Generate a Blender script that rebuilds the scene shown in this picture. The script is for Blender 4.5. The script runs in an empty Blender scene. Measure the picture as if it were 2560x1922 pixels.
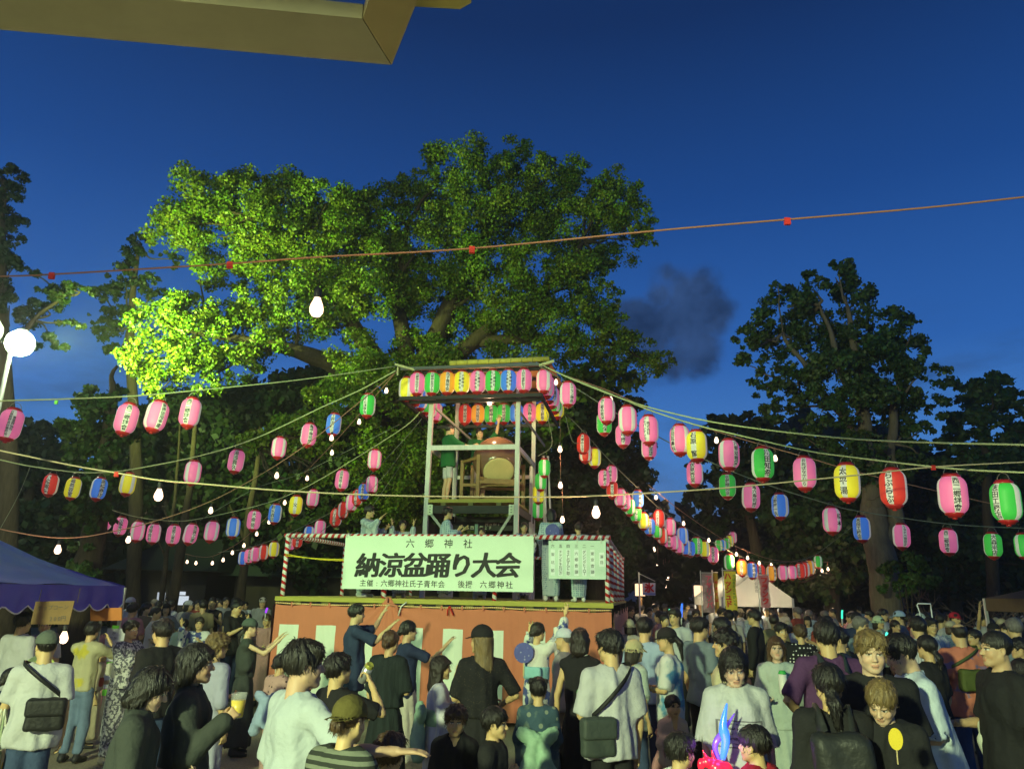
# Summer festival at dusk: drum tower, lantern strings, trees and a crowd in a shrine court.
import bpy, math, random
import numpy as np
from mathutils import Matrix, Vector

random.seed(7)
RNG = np.random.default_rng(7)
SC = bpy.context.scene
COL = SC.collection

# ------------------------------------------------------------------ camera
CAM_H, PITCH, ROLL, FPX = 1.95, math.radians(15.7), math.radians(1.15), 1860.0
_f = np.array([0, math.cos(PITCH), math.sin(PITCH)])
_u = np.array([0, -math.sin(PITCH), math.cos(PITCH)])
_r = np.array([1.0, 0, 0])
_r2 = math.cos(ROLL) * _r + math.sin(ROLL) * _u
_u2 = -math.sin(ROLL) * _r + math.cos(ROLL) * _u
CAMP = np.array([0, 0, CAM_H])
cam = bpy.data.cameras.new('camera')
cam.sensor_width, cam.lens = 36.0, 36.0 * FPX / 2560
cam.clip_start, cam.clip_end = 0.05, 2000
camo = bpy.data.objects.new('camera', cam)
COL.objects.link(camo)
_m = Matrix.Identity(4)
for i in range(3):
    _m[i][0], _m[i][1], _m[i][2], _m[i][3] = _r2[i], _u2[i], -_f[i], CAMP[i]
camo.matrix_world = _m
SC.camera = camo


def ray(x, y):
    return _f + (x - 1280) / FPX * _r2 - (y - 961) / FPX * _u2


def W(x, y, d):
    """World point seen at photo pixel (x, y) of the 2560 px picture, d metres ahead (world +Y)."""
    v = ray(x, y)
    return CAMP + v * (d / v[1])


def WZ(x, y, ax):
    """Same, with the depth measured along the camera's axis."""
    return CAMP + ray(x, y) * ax


# ------------------------------------------------------------------ world (dusk sky)
SC.render.engine = 'CYCLES'
SC.cycles.use_denoising = True
SC.cycles.max_bounces = 5
SC.cycles.transparent_max_bounces = 12
SC.cycles.sample_clamp_indirect = 4.0
SC.cycles.caustics_reflective = SC.cycles.caustics_refractive = False
SC.view_settings.view_transform = 'Standard'
SC.view_settings.look = 'None'
SC.view_settings.exposure = 0.0
SC.view_settings.gamma = 1.0
world = bpy.data.worlds.new('World')
SC.world = world
world.use_nodes = True
NT = world.node_tree
NT.nodes.clear()


def nd(nt, t, loc=None, **kw):
    n = nt.nodes.new(t)
    for k, v in kw.items():
        setattr(n, k, v)
    return n


def ramp(nt, stops, interp='LINEAR'):
    n = nt.nodes.new('ShaderNodeValToRGB')
    cr = n.color_ramp
    cr.interpolation = interp
    while len(cr.elements) < len(stops):
        cr.elements.new(0.5)
    for e, (p, c) in zip(cr.elements, stops):
        e.position = p
        e.color = (c[0], c[1], c[2], 1) if len(c) == 3 else c
    return n


def L(h):
    """sRGB hex -> linear."""
    out = []
    for i in (0, 2, 4):
        c = int(h[i:i + 2], 16) / 255
        out.append(c / 12.92 if c <= .04045 else ((c + .055) / 1.055) ** 2.4)
    return tuple(out)


def build_world():
    nt, lk = NT, NT.links
    tc = nd(nt, 'ShaderNodeTexCoord')
    sep = nd(nt, 'ShaderNodeSeparateXYZ')
    lk.new(tc.outputs['Generated'], sep.inputs[0])
    rp = ramp(nt, [(0.0, L('526c90')), (0.06, L('5a84b8')), (0.17, L('4c8ad6')), (0.30, L('2a64b4')), (0.48, L('15468c')), (0.66, L('082a5e')), (1.0, L('071c40'))])
    lk.new(sep.outputs['Z'], rp.inputs[0])
    # the Sky Texture (sun below the horizon side) tints the gradient a little
    sky = nd(nt, 'ShaderNodeTexSky', sky_type='NISHITA', sun_disc=False)
    sky.sun_elevation = math.radians(-3.0)
    sky.sun_rotation = math.radians(200)
    mixs = nd(nt, 'ShaderNodeMix', data_type='RGBA', blend_type='ADD')
    mixs.inputs[0].default_value = 0.05
    lk.new(rp.outputs[0], mixs.inputs[6])
    lk.new(sky.outputs[0], mixs.inputs[7])
    # flattened clouds low in the sky
    mp = nd(nt, 'ShaderNodeMapping')
    mp.inputs['Scale'].default_value = (3.2, 3.2, 13.0)
    mp.inputs['Location'].default_value = (0.35, 0.2, 0.3)
    lk.new(tc.outputs['Generated'], mp.inputs[0])
    nz = nd(nt, 'ShaderNodeTexNoise')
    nz.inputs['Scale'].default_value = 1.5
    nz.inputs['Detail'].default_value = 8
    nz.inputs['Roughness'].default_value = 0.58
    lk.new(mp.outputs[0], nz.inputs[0])
    cr = ramp(nt, [(0.50, (0, 0, 0)), (0.70, (.8, .8, .8))])
    lk.new(nz.outputs[0], cr.inputs[0])
    low = ramp(nt, [(0.0, (1, 1, 1)), (0.22, (.8, .8, .8)), (0.36, (0, 0, 0))])
    lk.new(sep.outputs['Z'], low.inputs[0])
    mul = nd(nt, 'ShaderNodeMath', operation='MULTIPLY')
    lk.new(cr.outputs[0], mul.inputs[0])
    lk.new(low.outputs[0], mul.inputs[1])
    # one puffy cloud standing by itself: distance to a few directions, broken by noise
    n2 = nd(nt, 'ShaderNodeTexNoise')
    n2.inputs['Scale'].default_value = 15.0
    n2.inputs['Detail'].default_value = 7
    n2.inputs['Roughness'].default_value = 0.62
    lk.new(tc.outputs['Generated'], n2.inputs[0])
    last = None
    for (px, py, rad) in ((1690, 800, .036), (1712, 735, .034), (1765, 790, .036), (1655, 735, .026), (1735, 865, .038), (1590, 790, .030), (1630, 850, .03), (1668, 692, .018), (1745, 720, .026), (1560, 830, .02), (1690, 900, .026)):
        v = ray(px, py)
        v = v / np.linalg.norm(v)
        vd = nd(nt, 'ShaderNodeVectorMath', operation='DISTANCE')
        lk.new(tc.outputs['Generated'], vd.inputs[0])
        vd.inputs[1].default_value = tuple(v)
        dv = nd(nt, 'ShaderNodeMath', operation='SUBTRACT')
        lk.new(vd.outputs['Value'], dv.inputs[0])
        dv.inputs[1].default_value = rad
        if last is None:
            last = dv
        else:
            mn = nd(nt, 'ShaderNodeMath', operation='SMOOTH_MIN')
            lk.new(last.outputs[0], mn.inputs[0])
            lk.new(dv.outputs[0], mn.inputs[1])
            mn.inputs[2].default_value = 0.012
            last = mn
    ns = nd(nt, 'ShaderNodeMath', operation='MULTIPLY_ADD')
    lk.new(n2.outputs[0], ns.inputs[0])
    ns.inputs[1].default_value = 0.056
    lk.new(last.outputs[0], ns.inputs[2])
    mr = nd(nt, 'ShaderNodeMapRange', interpolation_type='SMOOTHSTEP')
    lk.new(ns.outputs[0], mr.inputs[0])
    mr.inputs[1].default_value, mr.inputs[2].default_value = 0.014, 0.038
    mr.inputs[3].default_value, mr.inputs[4].default_value = 0.93, 0.0
    mx = nd(nt, 'ShaderNodeMath', operation='MAXIMUM')
    lk.new(mul.outputs[0], mx.inputs[0])
    lk.new(mr.outputs[0], mx.inputs[1])
    cm = nd(nt, 'ShaderNodeMix', data_type='RGBA')
    lk.new(mx.outputs[0], cm.inputs[0])
    lk.new(mixs.outputs[2], cm.inputs[6])
    cc = ramp(nt, [(.35, L('1a2c4a')), (.68, L('34507e'))])
    lk.new(n2.outputs[0], cc.inputs[0])
    lk.new(cc.outputs[0], cm.inputs[7])
    bg = nd(nt, 'ShaderNodeBackground')
    bg.inputs[1].default_value = 1.0
    lk.new(cm.outputs[2], bg.inputs[0])
    out = nd(nt, 'ShaderNodeOutputWorld')
    lk.new(bg.outputs[0], out.inputs[0])


build_world()

# ------------------------------------------------------------------ object helpers


def link(o, parent=None):
    COL.objects.link(o)
    if parent is not None:
        o.parent = parent
    return o


def tag(o, label=None, cat=None, group=None, kind=None):
    if label:
        o['label'] = label
    if cat:
        o['category'] = cat
    if group:
        o['group'] = group
    if kind:
        o['kind'] = kind
    return o


def empty(name, loc=(0, 0, 0), rz=0.0, label=None, cat=None, group=None):
    o = bpy.data.objects.new(name, None)
    o.location = tuple(float(v) for v in loc)
    o.rotation_euler = (0, 0, rz)
    o.empty_display_size = .1
    link(o)
    return tag(o, label, cat, group)


def mesh_np(name, v, f, mats=(), parent=None, smooth=False, mi=None, col=None, loc=None, rot=None, edges=None):
    """Mesh from arrays: v (n,3), f (m,4) or (m,3) or a list of lists."""
    me = bpy.data.meshes.new(name)
    v = np.asarray(v, dtype=np.float32)
    if isinstance(f, np.ndarray) and f.ndim == 2:
        k = f.shape[1]
        nf = len(f)
        li = f.astype(np.int32).ravel()
        ls = np.arange(nf, dtype=np.int32) * k
        lt = np.full(nf, k, dtype=np.int32)
    else:
        nf = len(f)
        lt = np.array([len(q) for q in f], dtype=np.int32)
        li = np.array([i for q in f for i in q], dtype=np.int32)
        ls = np.concatenate([[0], np.cumsum(lt)[:-1]]).astype(np.int32) if nf else np.zeros(0, np.int32)
    me.vertices.add(len(v))
    me.vertices.foreach_set('co', v.ravel())
    me.loops.add(len(li))
    me.loops.foreach_set('vertex_index', li)
    me.polygons.add(nf)
    me.polygons.foreach_set('loop_start', ls)
    me.polygons.foreach_set('loop_total', lt)
    if mi is not None:
        me.polygons.foreach_set('material_index', np.asarray(mi, dtype=np.int32))
    me.polygons.foreach_set('use_smooth', np.full(nf, smooth, dtype=bool))
    me.update(calc_edges=True)
    if col is not None:
        a = me.color_attributes.new('Col', 'FLOAT_COLOR', 'POINT')
        c4 = np.ones((len(v), 4), dtype=np.float32)
        c4[:, :3] = col
        a.data.foreach_set('color', c4.ravel())
    me.validate()
    for m in (mats if isinstance(mats, (list, tuple)) else [mats]):
        me.materials.append(m)
    o = bpy.data.objects.new(name, me)
    if loc is not None:
        o.location = tuple(float(q) for q in loc)
    if rot is not None:
        o.rotation_euler = rot
    return link(o, parent)


def dup(root, loc=None, rot=None, label=None, group=None):
    """Copy a thing with its parts and sub-parts (mesh data shared)."""
    r = root.copy()
    COL.objects.link(r)
    if loc is not None:
        r.location = tuple(float(q) for q in loc)
    if rot is not None:
        r.rotation_euler = rot
    if label:
        r['label'] = label
    if group:
        r['group'] = group
    for ch in root.children:
        c = ch.copy()
        COL.objects.link(c)
        c.parent = r
        for g in ch.children:
            d = g.copy()
            COL.objects.link(d)
            d.parent = c
    return r


class MB:
    """Collects simple solids, builds ONE mesh object."""

    def __init__(self):
        self.v, self.f, self.m = [], [], []
        self.n = 0

    def add(self, v, f, mi=0):
        v = np.asarray(v, float)
        self.v.append(v)
        for q in f:
            self.f.append([i + self.n for i in q])
            self.m.append(mi)
        self.n += len(v)

    def box(self, a, b, mi=0):
        x0, y0, z0 = a
        x1, y1, z1 = b
        self.add([(x0, y0, z0), (x1, y0, z0), (x1, y1, z0), (x0, y1, z0), (x0, y0, z1), (x1, y0, z1), (x1, y1, z1), (x0, y1, z1)],
                 [(3, 2, 1, 0), (4, 5, 6, 7), (0, 1, 5, 4), (1, 2, 6, 5), (2, 3, 7, 6), (3, 0, 4, 7)], mi)

    def beam(self, p, q, w, h, mi=0, up=(0, 0, 1)):
        p, q = np.asarray(p, float), np.asarray(q, float)
        d = q - p
        d /= np.linalg.norm(d)
        up = np.asarray(up, float)
        if abs(d @ up) > .98:
            up = np.array([0, 1.0, 0])
        s = np.cross(d, up)
        s /= np.linalg.norm(s)
        t = np.cross(s, d)
        vs = []
        for c in (p, q):
            for a, b in ((-1, -1), (1, -1), (1, 1), (-1, 1)):
                vs.append(c + s * a * w / 2 + t * b * h / 2)
        self.add(vs, [(0, 1, 2, 3), (7, 6, 5, 4), (1, 0, 4, 5), (2, 1, 5, 6), (3, 2, 6, 7), (0, 3, 7, 4)], mi)

    def tube(self, pts, r, n=8, mi=0, caps=True):
        v, f = tube(pts, r, n, caps)
        self.add(v, f, mi)

    def lathe(self, prof, n=16, mi=0, c=(0, 0, 0), axis=None):
        v, f = lathe(prof, n)
        v = np.asarray(v)
        if axis is not None:
            v = v @ frame(axis).T
        self.add(v + np.asarray(c, float), f, mi)

    def build(self, name, mats, parent=None, smooth=False, loc=None, rot=None):
        return mesh_np(name, np.concatenate(self.v), self.f, mats, parent, smooth, self.m, loc=loc, rot=rot)


def build_each(mb, name, mats, parent=None, smooth=False):
    """Every piece collected in mb as an object of its own."""
    out, fi, n0 = [], 0, 0
    for v in mb.v:
        n1 = n0 + len(v)
        f = []
        while fi < len(mb.f) and mb.f[fi][0] < n1:
            f.append([i - n0 for i in mb.f[fi]])
            fi += 1
        out.append(mesh_np(name, v, f, mats, parent, smooth))
        n0 = n1
    return out


def frame(axis):
    """3x3 with columns (s, t, axis)."""
    a = np.asarray(axis, float)
    a = a / np.linalg.norm(a)
    h = np.array([0, 0, 1.0]) if abs(a[2]) < .9 else np.array([0, 1.0, 0])
    s = np.cross(h, a)
    s /= np.linalg.norm(s)
    return np.stack([s, np.cross(a, s), a], axis=1)


def tube(pts, r, n=8, caps=True):
    P = np.asarray(pts, float)
    m = len(P)
    R = np.full(m, r) if np.isscalar(r) else np.asarray(r, float)
    T = np.zeros_like(P)
    T[1:-1] = P[2:] - P[:-2]
    T[0], T[-1] = P[1] - P[0], P[-1] - P[-2]
    T /= np.linalg.norm(T, axis=1)[:, None] + 1e-12
    F = frame(T[0])
    s = F[:, 0]
    V = []
    an = np.arange(n) * 2 * math.pi / n
    for i in range(m):
        s = s - T[i] * (s @ T[i])
        s = s / (np.linalg.norm(s) + 1e-12)
        t = np.cross(T[i], s)
        V.append(P[i] + R[i] * (np.cos(an)[:, None] * s + np.sin(an)[:, None] * t))
    V = np.concatenate(V)
    f = []
    for i in range(m - 1):
        for j in range(n):
            k = (j + 1) % n
            f.append((i * n + j, i * n + k, (i + 1) * n + k, (i + 1) * n + j))
    if caps:
        f.append(tuple(range(n - 1, -1, -1)))
        f.append(tuple((m - 1) * n + j for j in range(n)))
    return V, f


def lathe(prof, n=16):
    """prof: list of (r, z), bottom to top."""
    m = len(prof)
    an = np.arange(n) * 2 * math.pi / n
    V = np.concatenate([np.stack([r * np.cos(an), r * np.sin(an), np.full(n, z)], 1) for r, z in prof])
    f = []
    for i in range(m - 1):
        for j in range(n):
            k = (j + 1) % n
            f.append((i * n + j, i * n + k, (i + 1) * n + k, (i + 1) * n + j))
    f.append(tuple(range(n - 1, -1, -1)))
    f.append(tuple((m - 1) * n + j for j in range(n)))
    return V, f


def grid_mesh(P):
    """P (a,b,3) -> verts, quads."""
    a, b = P.shape[:2]
    idx = np.arange(a * b).reshape(a, b)
    f = np.stack([idx[:-1, :-1], idx[1:, :-1], idx[1:, 1:], idx[:-1, 1:]], -1).reshape(-1, 4)
    return P.reshape(-1, 3), f


# ------------------------------------------------------------------ materials
MATS = {}


def mat(name, base, rough=.7, spec=.3, noise=0.0, nscale=8.0, bump=0.0, bscale=40.0, emit=0.0, metal=0.0, trans=0.0, pattern=None, stretch=None, ecol=None, alpha=1.0, sheen=0.0):
    if name in MATS:
        return MATS[name]
    m = bpy.data.materials.new(name)
    m.use_nodes = True
    nt = m.node_tree
    lk = nt.links
    b = nt.nodes['Principled BSDF']
    b.inputs['Roughness'].default_value = rough
    b.inputs['Specular IOR Level'].default_value = spec
    b.inputs['Metallic'].default_value = metal
    b.inputs['Transmission Weight'].default_value = trans
    b.inputs['Alpha'].default_value = alpha
    if sheen:
        b.inputs['Sheen Weight'].default_value = sheen
    tc = nd(nt, 'ShaderNodeTexCoord')
    co = tc.outputs['Object']
    if stretch:
        mp = nd(nt, 'ShaderNodeMapping')
        mp.inputs['Scale'].default_value = stretch
        lk.new(co, mp.inputs[0])
        cs = mp.outputs[0]
    else:
        cs = co
    colsock = None
    if pattern:
        colsock = pattern(nt, co, base)
    if noise:
        nz = nd(nt, 'ShaderNodeTexNoise')
        nz.inputs['Scale'].default_value = nscale
        nz.inputs['Detail'].default_value = 6
        nz.inputs['Roughness'].default_value = .65
        lk.new(cs, nz.inputs[0])
        mr = nd(nt, 'ShaderNodeMapRange')
        lk.new(nz.outputs[0], mr.inputs[0])
        mr.inputs[1].default_value, mr.inputs[2].default_value = .25, .75
        mr.inputs[3].default_value, mr.inputs[4].default_value = 1 - noise, 1 + noise
        vm = nd(nt, 'ShaderNodeVectorMath', operation='SCALE')
        if colsock is not None:
            lk.new(colsock, vm.inputs[0])
        else:
            vm.inputs[0].default_value = base[:3]
        lk.new(mr.outputs[0], vm.inputs['Scale'])
        colsock = vm.outputs[0]
    if colsock is not None:
        lk.new(colsock, b.inputs['Base Color'])
    else:
        b.inputs['Base Color'].default_value = (*base[:3], 1)
    if emit:
        b.inputs['Emission Strength'].default_value = emit
        if ecol is None and colsock is not None:
            lk.new(colsock, b.inputs['Emission Color'])
        else:
            b.inputs['Emission Color'].default_value = (*(ecol or base)[:3], 1)
    if bump:
        n3 = nd(nt, 'ShaderNodeTexNoise')
        n3.inputs['Scale'].default_value = bscale
        n3.inputs['Detail'].default_value = 4
        lk.new(cs, n3.inputs[0])
        bp = nd(nt, 'ShaderNodeBump')
        bp.inputs['Strength'].default_value = bump
        bp.inputs['Distance'].default_value = .02
        lk.new(n3.outputs[0], bp.inputs['Height'])
        lk.new(bp.outputs[0], b.inputs['Normal'])
    MATS[name] = m
    return m


def emat(name, col, strength):
    """Plain emitter (lamps, bulbs)."""
    if name in MATS:
        return MATS[name]
    m = bpy.data.materials.new(name)
    m.use_nodes = True
    nt = m.node_tree
    nt.nodes.clear()
    e = nd(nt, 'ShaderNodeEmission')
    e.inputs[0].default_value = (*col, 1)
    e.inputs[1].default_value = strength
    o = nd(nt, 'ShaderNodeOutputMaterial')
    nt.links.new(e.outputs[0], o.inputs[0])
    MATS[name] = m
    return m


# fabric prints
def _mixcol(nt, fac, c1, c2):
    mx = nd(nt, 'ShaderNodeMix', data_type='RGBA')
    nt.links.new(fac, mx.inputs[0])
    for i, c in ((6, c1), (7, c2)):
        if hasattr(c, 'is_linked'):
            nt.links.new(c, mx.inputs[i])
        else:
            mx.inputs[i].default_value = (*c[:3], 1)
    return mx.outputs[2]


def pat_stripes(c2, freq, axis=0, duty=.5):
    def fn(nt, co, base):
        sp = nd(nt, 'ShaderNodeSeparateXYZ')
        nt.links.new(co, sp.inputs[0])
        a = nd(nt, 'ShaderNodeMath', operation='MULTIPLY')
        nt.links.new(sp.outputs[axis], a.inputs[0])
        a.inputs[1].default_value = freq
        fr = nd(nt, 'ShaderNodeMath', operation='FRACT')
        nt.links.new(a.outputs[0], fr.inputs[0])
        gt = nd(nt, 'ShaderNodeMath', operation='GREATER_THAN')
        nt.links.new(fr.outputs[0], gt.inputs[0])
        gt.inputs[1].default_value = duty
        return _mixcol(nt, gt.outputs[0], base, c2)
    return fn


def pat_dots(c2, scale, rad=.28, rnd=1.0):
    def fn(nt, co, base):
        vo = nd(nt, 'ShaderNodeTexVoronoi')
        vo.inputs['Scale'].default_value = scale
        vo.inputs['Randomness'].default_value = rnd
        nt.links.new(co, vo.inputs[0])
        lt = nd(nt, 'ShaderNodeMath', operation='LESS_THAN')
        nt.links.new(vo.outputs['Distance'], lt.inputs[0])
        lt.inputs[1].default_value = rad
        return _mixcol(nt, lt.outputs[0], base, c2)
    return fn


def pat_blotch(c2, scale, th=.5, soft=.04, c3=None):
    def fn(nt, co, base):
        nz = nd(nt, 'ShaderNodeTexNoise')
        nz.inputs['Scale'].default_value = scale
        nz.inputs['Detail'].default_value = 3
        nt.links.new(co, nz.inputs[0])
        mr = nd(nt, 'ShaderNodeMapRange', interpolation_type='SMOOTHSTEP')
        nt.links.new(nz.outputs[0], mr.inputs[0])
        mr.inputs[1].default_value, mr.inputs[2].default_value = th - soft, th + soft
        out = _mixcol(nt, mr.outputs[0], base, c2)
        if c3:
            vo = nd(nt, 'ShaderNodeTexVoronoi')
            vo.inputs['Scale'].default_value = scale * 1.3
            nt.links.new(co, vo.inputs[0])
            lt = nd(nt, 'ShaderNodeMath', operation='LESS_THAN')
            nt.links.new(vo.outputs['Distance'], lt.inputs[0])
            lt.inputs[1].default_value = .22
            out = _mixcol(nt, lt.outputs[0], out, c3)
        return out
    return fn


# ------------------------------------------------------------------ lettering
_GL = {}


def glyph(ch, bold=0.0):
    """(verts (n,2) centred on the em box, faces) of one character, from the built-in font."""
    if (ch, bold) in _GL:
        return _GL[ch, bold]
    cu = bpy.data.curves.new('glyph', 'FONT')
    cu.body = ch
    cu.resolution_u = 2
    cu.offset = bold
    o = bpy.data.objects.new('glyph', cu)
    COL.objects.link(o)
    bpy.context.view_layer.update()
    ev = o.evaluated_get(bpy.context.evaluated_depsgraph_get())
    me = ev.to_mesh()
    v = np.array([p.co[:2] for p in me.vertices]).reshape(-1, 2)
    f = [tuple(p.vertices) for p in me.polygons]
    if len(v):
        v[:, 1] -= .38
        v[:, 0] -= .5 if ord(ch) > 255 else (v[:, 0].min() + v[:, 0].max()) / 2
    ev.to_mesh_clear()
    bpy.data.objects.remove(o)
    bpy.data.curves.remove(cu)
    _GL[ch, bold] = (v, f)
    return v, f


def text2d(lines, size, vertical=False, pitch=1.0, lead=1.2, bold=0.0):
    """2-D lettering centred on the origin. Vertical text: lines are columns, right to left."""
    V, F, n = [], [], 0
    K = len(lines)
    for li, s in enumerate(lines):
        N = len(s)
        for i, ch in enumerate(s):
            if ch in ' \u3000':
                continue
            v, f = glyph(ch, bold)
            if not len(v):
                continue
            a = (i - (N - 1) / 2) * pitch
            b = (li - (K - 1) / 2) * lead
            vv = v.copy()
            if vertical and ch in '\u30fc(':
                vv = np.stack([vv[:, 1], -vv[:, 0]], 1)
            off = np.array([-b, -a]) if vertical else np.array([a, -b])
            V.append((vv + off) * size)
            F += [tuple(k + n for k in p) for p in f]
            n += len(vv)
    if not V:
        return np.zeros((0, 2)), []
    return np.concatenate(V), F


def flat_text(name, lines, size, mt, parent, loc, rot, vertical=False, pitch=1.0, lead=1.2, bold=0.0):
    """Lettering as flat print in the local XY plane."""
    v, f = text2d(lines, size, vertical, pitch, lead, bold)
    v3 = np.stack([v[:, 0], v[:, 1], np.zeros(len(v))], 1)
    return tag(mesh_np(name, v3, f, mt, parent, loc=loc, rot=rot), kind='stuff')

# ------------------------------------------------------------------ soft bodies: signed distances -> surface


def smin(a, b, k):
    h = np.clip(.5 + .5 * (b - a) / k, 0, 1)
    return b * (1 - h) + a * h - k * h * (1 - h)


def d_rcone(P, a, b, ra, rb):
    """Tapered capsule."""
    a, b = np.asarray(a, float), np.asarray(b, float)
    ab = b - a
    t = np.clip(((P - a) @ ab) / (ab @ ab + 1e-9), 0, 1)
    return np.linalg.norm(P - a - t[..., None] * ab, axis=-1) - (ra + (rb - ra) * t)


def d_ell(P, c, r):
    r = np.asarray(r, float)
    q = (P - np.asarray(c, float)) / r
    k = np.linalg.norm(q, axis=-1)
    k2 = np.linalg.norm(q / r, axis=-1) + 1e-9
    return k * (k - 1) / k2


class Fld:
    """A list of SDF pieces with bounding boxes: ('u'|'s'|'i', fn, lo, hi, k)."""

    def __init__(self):
        self.p = []

    def rc(self, a, b, ra, rb=None, k=.02, op='u'):
        rb = ra if rb is None else rb
        a, b = np.asarray(a, float), np.asarray(b, float)
        R = max(ra, rb)
        self.p.append((op, lambda P: d_rcone(P, a, b, ra, rb), np.minimum(a, b) - R, np.maximum(a, b) + R, k))

    def el(self, c, r, k=.02, op='u', M=None):
        c, r = np.asarray(c, float), np.asarray(r, float)
        R = r if M is None else np.full(3, r.max())
        if M is None:
            fn = lambda P: d_ell(P, c, r)
        else:
            fn = lambda P: d_ell((P - c) @ M, 0, r)
        self.p.append((op, fn, c - R, c + R, k))

    def fn(self, fn, lo, hi, k=.02, op='u'):
        self.p.append((op, fn, np.asarray(lo, float), np.asarray(hi, float), k))

    def bounds(self):
        lo = np.min([p[2] for p in self.p if p[0] == 'u'], axis=0)
        hi = np.max([p[3] for p in self.p if p[0] == 'u'], axis=0)
        return lo, hi

    def mesh(self, h, lo=None, hi=None, skip=()):
        """Surface nets. skip: boxes (lo, hi) whose cells are left out."""
        b0, b1 = self.bounds()
        lo = b0 - 2.5 * h if lo is None else np.asarray(lo, float)
        hi = b1 + 2.5 * h if hi is None else np.asarray(hi, float)
        n = np.maximum(np.ceil((hi - lo) / h).astype(int) + 1, 3)
        ax = [lo[i] + h * np.arange(n[i]) for i in range(3)]
        D = np.full(n, 1.0, dtype=np.float64)
        for op, fn, a, b, k in self.p:
            m = k + 2 * h
            i0 = np.clip(np.floor((a - m - lo) / h).astype(int), 0, n)
            i1 = np.clip(np.ceil((b + m - lo) / h).astype(int) + 1, 0, n)
            if (i1 <= i0).any():
                continue
            sl = tuple(slice(i0[i], i1[i]) for i in range(3))
            P = np.stack(np.meshgrid(*[ax[i][sl[i]] for i in range(3)], indexing='ij'), -1)
            d = fn(P)
            if op == 'u':
                D[sl] = smin(D[sl], d, k)
            elif op == 's':
                D[sl] = -smin(-D[sl], d, k)
            elif op == 'a':      # add displacement
                D[sl] = D[sl] + d
        return nets(D, lo, h, skip)


def nets(D, lo, h, skip=()):
    S = D < 0
    c = [S[i:S.shape[0] - 1 + i, j:S.shape[1] - 1 + j, k:S.shape[2] - 1 + k] for i in (0, 1) for j in (0, 1) for k in (0, 1)]
    anyv = c[0].copy()
    allv = c[0].copy()
    for q in c[1:]:
        anyv |= q
        allv &= q
    act = anyv & ~allv
    if skip:
        ii = np.argwhere(act)
        ctr = lo + (ii + .5) * h
        keep = np.ones(len(ii), bool)
        for a, b in skip:
            keep &= ~((ctr > a) & (ctr < b)).all(1)
        act2 = np.zeros_like(act)
        act2[tuple(ii[keep].T)] = True
        act = act2
    ijk = np.argwhere(act)
    if not len(ijk):
        return np.zeros((0, 3)), np.zeros((0, 4), int)
    idx = np.full(act.shape, -1, dtype=np.int64)
    idx[tuple(ijk.T)] = np.arange(len(ijk))
    acc = np.zeros((len(ijk), 3))
    cnt = np.zeros(len(ijk))
    off = np.array([(i, j, k) for i in (0, 1) for j in (0, 1) for k in (0, 1)])
    vals = [D[tuple((ijk + o).T)] for o in off]
    for a in range(8):
        for b in range(a + 1, 8):
            if np.abs(off[a] - off[b]).sum() != 1:
                continue
            da, db = vals[a], vals[b]
            cr = (da < 0) != (db < 0)
            t = np.where(cr, da / np.where(cr, da - db, 1), 0)
            acc += np.where(cr[:, None], off[a] + t[:, None] * (off[b] - off[a]), 0)
            cnt += cr
    V = lo + h * (ijk + acc / cnt[:, None])
    Q = []
    for axis in range(3):
        o1, o2 = [a for a in range(3) if a != axis]
        sh = list(S.shape)
        s0 = [slice(None)] * 3
        s1 = [slice(None)] * 3
        s0[axis], s1[axis] = slice(0, -1), slice(1, None)
        A, B = S[tuple(s0)], S[tuple(s1)]
        e = np.argwhere(A != B)
        e = e[(e[:, o1] > 0) & (e[:, o2] > 0) & (e[:, o1] < sh[o1] - 1) & (e[:, o2] < sh[o2] - 1)]
        if not len(e):
            continue
        ins = A[tuple(e.T)]
        q = []
        for d1, d2 in ((-1, -1), (0, -1), (0, 0), (-1, 0)):
            g = e.copy()
            g[:, o1] += d1
            g[:, o2] += d2
            q.append(idx[tuple(g.T)])
        q = np.stack(q, 1)
        ok = (q >= 0).all(1)
        q, ins = q[ok], ins[ok]
        flip = ins if axis != 1 else ~ins
        q[~flip] = q[~flip][:, ::-1]
        Q.append(q)
    Q = np.concatenate(Q) if Q else np.zeros((0, 4), int)
    return V, Q


# ------------------------------------------------------------------ people


def rotx(a):
    c, s = math.cos(a), math.sin(a)
    return np.array([[1, 0, 0], [0, c, -s], [0, s, c]])


def roty(a):
    c, s = math.cos(a), math.sin(a)
    return np.array([[c, 0, s], [0, 1, 0], [-s, 0, c]])


def rotz(a):
    c, s = math.cos(a), math.sin(a)
    return np.array([[c, -s, 0], [s, c, 0], [0, 0, 1]])


def nrm(v):
    v = np.asarray(v, float)
    return v / (np.linalg.norm(v) + 1e-9)


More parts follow.
